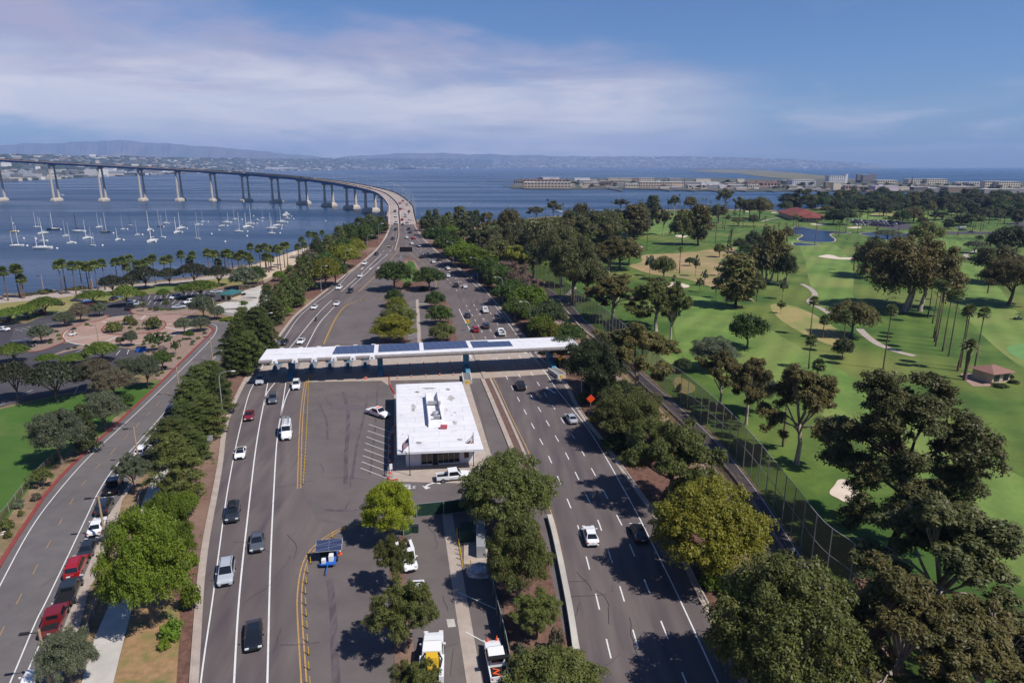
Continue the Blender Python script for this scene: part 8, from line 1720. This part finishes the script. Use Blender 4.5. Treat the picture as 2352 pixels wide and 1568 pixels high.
# golf clubhouse and rest house
def hip(name,P,zt,ht,mr,mw_,lb,cat='building',over=1.0,windows=8,group=None):
    P=[W(a,b,.05) for a,b in P];o=P[0].copy();u=(P[1]-P[0]);L=u.length;u.normalize();v=Vector((-u.y,u.x,0));D_=(P[2]-P[1]).dot(v);t=empty(name,o,math.atan2(u.y,u.x));tag(t,lb,cat)
    mb=MB();mb.box((L/2,D_/2,zt/2),(L/2,D_/2,zt/2));mb.build('wall',mw_,t)
    mb=MB();e=over;A=[(-e,-e),(L+e,-e),(L+e,D_+e),(-e,D_+e)];r=min(L,D_)/2*.95
    Rg=[(r,D_/2),(L-r,D_/2)] if L>D_ else [(L/2,r),(L/2,D_-r)]
    z0=zt;q=[Vector((a,b,z0)) for a,b in A];g0,g1=[Vector((a,b,z0+ht)) for a,b in Rg]
    if L>D_:
        mb.quad(q[0],q[1],g1,g0);mb.face([q[1],q[2],g1]);mb.quad(q[2],q[3],g0,g1);mb.face([q[3],q[0],g0])
    else:
        mb.face([q[0],q[1],g0]);mb.quad(q[1],q[2],g1,g0);mb.face([q[2],q[3],g1]);mb.quad(q[3],q[0],g0,g1)
    mb.quad(q[3]-Vector((0,0,.05)),q[2]-Vector((0,0,.05)),q[1]-Vector((0,0,.05)),q[0]-Vector((0,0,.05)));mb.build('roof',mr,t)
    wm=MB();wm.box((0,0,0),(L/windows*.28,.05,zt*.28));wm=wm.mesh('window',m_dkgl)
    for k in range(windows):
        w=bpy.data.objects.new('window',wm);COL.objects.link(w);w.parent=t;w.location=(L*(k+.5)/windows,-.04,zt*.52)
    return t
m_tile=mat('red_roof_tiles',(136,70,60),(116,60,54),scale=.6);m_tile2=mat('brown_roof_tiles',(158,118,106),(128,92,84),scale=2.,streak=(1,6,1))
hip('clubhouse',((1819,506),(1892,507),(1893,496),(1826,495)),4.5,5.,m_tile,m_tan,'wide golf clubhouse with red tiled hipped roof',over=2.,windows=10)
hip('clubhouse_wing',((1845,510),(1880,511),(1882,504),(1848,503)),4.,3.,m_tile,m_tan,'front wing of the red-roofed clubhouse',over=1.5,windows=6)
t=hip('rest_house',((2277,882),(2318,877),(2312,858),(2268,858)),2.6,1.3,m_tile2,m_tan,'small cream rest house with brown tiled hipped roof on the golf course',over=.8,windows=2)
sheet('paved_yard',[(2205,858),(2225,857),(2270,868),(2280,887),(2235,887),(2215,872)],m_brick,.10)
for x,y,w in ((2297,888,34),(2330,880,24),(2322,868,16)): tree('shrub',x,y-9,y,w,'dark','shrub','clipped dark bush beside the rest house','bushes by the rest house')
hip('skate_park_kiosk',((507,692),(533,693),(536,685),(514,684)),2.8,1.3,mat('teal_roof',(52,104,108)),m_tan,'small beige kiosk with teal hipped roof at the skate park',over=.9,windows=2)
t=empty('skate_ramp',W(560,690,.06));tag(t,'curved concrete skate bowl rim','skate ramp','skate ramps')
mb=MB();P=[Vector((5.5*math.cos(a),3.*math.sin(a),0)) for a in [2*PI*k/24 for k in range(25)]];ribbon(mb,P,.5,0,1.);mb.build('bowl_rim',m_conc2,t);mb=MB();mb.poly([p*.93+Vector((0,0,.02)) for p in P[:-1]]);mb.build('bowl_floor',m_conc,t)
t=empty('skate_ramp',W(540,712,.06));tag(t,'bent dark grind ledge on the skate park slab','skate ramp','skate ramps');mb=MB();ribbon(mb,cr([Vector(p) for p in ((-3.5,0,0),(-1,1.,0),(1,.6,0),(3.5,-1.5,0))],5),.9,0,.5);mb.build('ledge',m_fasc,t)
for x,y in ((545,681),(552,679),(560,678)): tree('shrub',x,y-6,y,10,'dark','shrub','clipped round bush by the skate park fence','bushes by the skate park fence')
# rocks on the shore
RB=random.Random(9)
for k in range(60):
    t=RB.random();i=int(t*9);(a,b),(c,d)=sl_[i],sl_[i+1];f=RB.random();p=W(a+(c-a)*f,b+(d-b)*f,-.5)
    mb=MB();r=RB.uniform(.5,1.3);mb.loft([[(r*k_*math.cos(q)*RB.uniform(.75,1.2),r*k_*math.sin(q)*RB.uniform(.75,1.2),z*r) for q in [2*PI*j/7 for j in range(7)]] for k_,z in ((1,-.6),(1.,0),(.7,.5),(.25,.65))]);o=mb.build('rock',MT['shore_rock']);o.location=p;tag(o,'rough brown boulder at the water line below the promenade','rock','boulders along the promenade shore')
for x,y,lb in ((676,583,'white dinghy pulled up on the beach, left one'),(690,578,'white dinghy pulled up on the beach, middle one'),(700,574,'white dinghy pulled up on the beach, right one')):
    t=empty('dinghy',W(x,y,.1),R.uniform(0,3));tag(t,lb,'boat');h_=hullmb(4.,1.6,.6);h_.build('hull',m_hw,t);mb=MB();mb.box((0,0,.55),(.65,.15,.04));mb.build('thwart',m_teak,t)
mb=MB()
RB=random.Random(3)
for k in range(150):
    P0=RB.choice(KR[5:20] if RB.random()<.5 else KL[4:14]);s=1 if P0 in KR else -1;p=Tn(P0[0]+s*RB.uniform(8,40),P0[1]+RB.uniform(-15,15),0);r=RB.uniform(.1,.35)
    for j in range(5):
        a=RB.uniform(0,6.28);mb.face([p+Vector((r*math.cos(a),r*math.sin(a),0)),p+Vector((r*math.cos(a+1.),r*math.sin(a+1.),.0)),p+Vector((r*.3,0,r*1.1))])
tag(mb.build('roadside_weeds',LM['fresh']),'scattered small weeds on the bark mulch','weeds',kind='stuff')
# ================================================================ LABELS: tell look-alikes apart by what they stand beside
bpy.context.view_layer.update()
LMK=[('the white toll office',1010,980),('the left end of the toll canopy',600,815),('the middle of the toll canopy',900,790),('the right end of the toll canopy',1330,780),('the solar trailer',757,1270),('the black message board',933,583),('the bridge end',925,517),('the bend of the bridge',905,450),('the brick roundabout',300,755),('the skate park',560,690),('the teal-roofed kiosk',520,688),('the park lawn at left',60,1000),('the nearer orange sign',1356,930),('the farther orange sign',1182,715),('the large lower bunker',1940,1126),('the bunker on the sandy patch',1550,655),('the long white bunker',1920,590),('the pond',1870,540),('the small second pond',2010,535),('the red-roofed clubhouse',1856,500),('the golf club car park',1990,512),('the rest house',2295,870),('the winding cart path',1865,680),('the lower cart path',2040,795),('the bare sandy patch',1600,600),('the beach',660,595),('the promenade',200,670),('the massive dark bronze tree',1696,640),('the weeping eucalyptus clump',2100,640),('the giant dark eucalyptus',2100,1000),('the net fence bend',1520,870),('the far channel at right',2200,460),('the lower end of the bike path',2000,1500),('the screened yard gate',1025,1175),('the tan hotel blocks',2000,400),('the white motor boat with a wake',1281,486),('the far left pier',5,440),('the second pier',131,420),('the fourth pier',330,420),('the sixth pier',494,420),('the eighth pier',635,420),('the tenth pier',756,430),('the twelfth pier',852,450),('the golf shore',1420,482),('the far tanker',930,386)]
ORD=['leftmost','second','third','fourth','fifth','sixth','seventh','eighth','ninth','tenth','eleventh','twelfth']
cand={}
for o in AUTO:
    p=prj(o.matrix_world.translation);base=o['label'];ls=sorted(LMK,key=lambda l:(l[1]-p[0])**2+((l[2]-p[1])*1.6)**2)[0]
    dx,dy=p[0]-ls[1],(p[1]-ls[2])*1.6
    rel=('right of' if dx>0 else 'left of') if abs(dx)>abs(dy) else ('this side of' if dy>0 else 'beyond')
    cand.setdefault((base,rel,ls[0]),[]).append((p[0],o))
NUM={2:'two',3:'three',4:'four',5:'five',6:'six',7:'seven',8:'eight',9:'nine',10:'ten',11:'eleven',12:'twelve'}
for (base,rel,l),lst in cand.items():
    lst.sort(key=lambda a:a[0]);n=len(lst)
    for i,(x,o) in enumerate(lst):
        w=base.split()
        if n==1: s='%s, %s %s'%(base,rel,l)
        else:
            r='leftmost' if i==0 else ('rightmost' if i==n-1 else ((ORD[i] if i<12 else str(i+1)+'th')+' from left'))
            s='%s %s %s, %s of %s'%(base,rel,l,r,NUM.get(n,str(n)))
        import re
        nw=lambda q:len(re.findall(r"[A-Za-z0-9']+",q))
        if nw(s)>16: s=s.replace(' the ',' ').replace(' a ',' ')
        if nw(s)>16: s=s.replace(' from left','')
        bw=base.replace(' the ',' ').replace(' a ',' ').split();b0=' '.join(bw)
        while nw(s)>16 and len(bw)>3:
            bw=bw[:-1];s=s.replace(b0,' '.join(bw),1);b0=' '.join(bw)
            if bw[-1] in('on','of','in','with','beside','by','at','and','behind','coming','far','among'): bw=bw[:-1];s=s.replace(b0,' '.join(bw),1);b0=' '.join(bw)
        o['label']=s
for o in list(SC.objects):
    if o.type=='FONT':
        me=bpy.data.meshes.new_from_object(o.evaluated_get(bpy.context.evaluated_depsgraph_get()));n=bpy.data.objects.new(o.name.split('.')[0],me);COL.objects.link(n);n.parent=o.parent;n.location=o.location;n.rotation_euler=o.rotation_euler
        if 'kind' in o: n['kind']=o['kind']
        bpy.data.objects.remove(o)
for o in SC.objects:
    if o.parent and 'category' in o: del o['category']
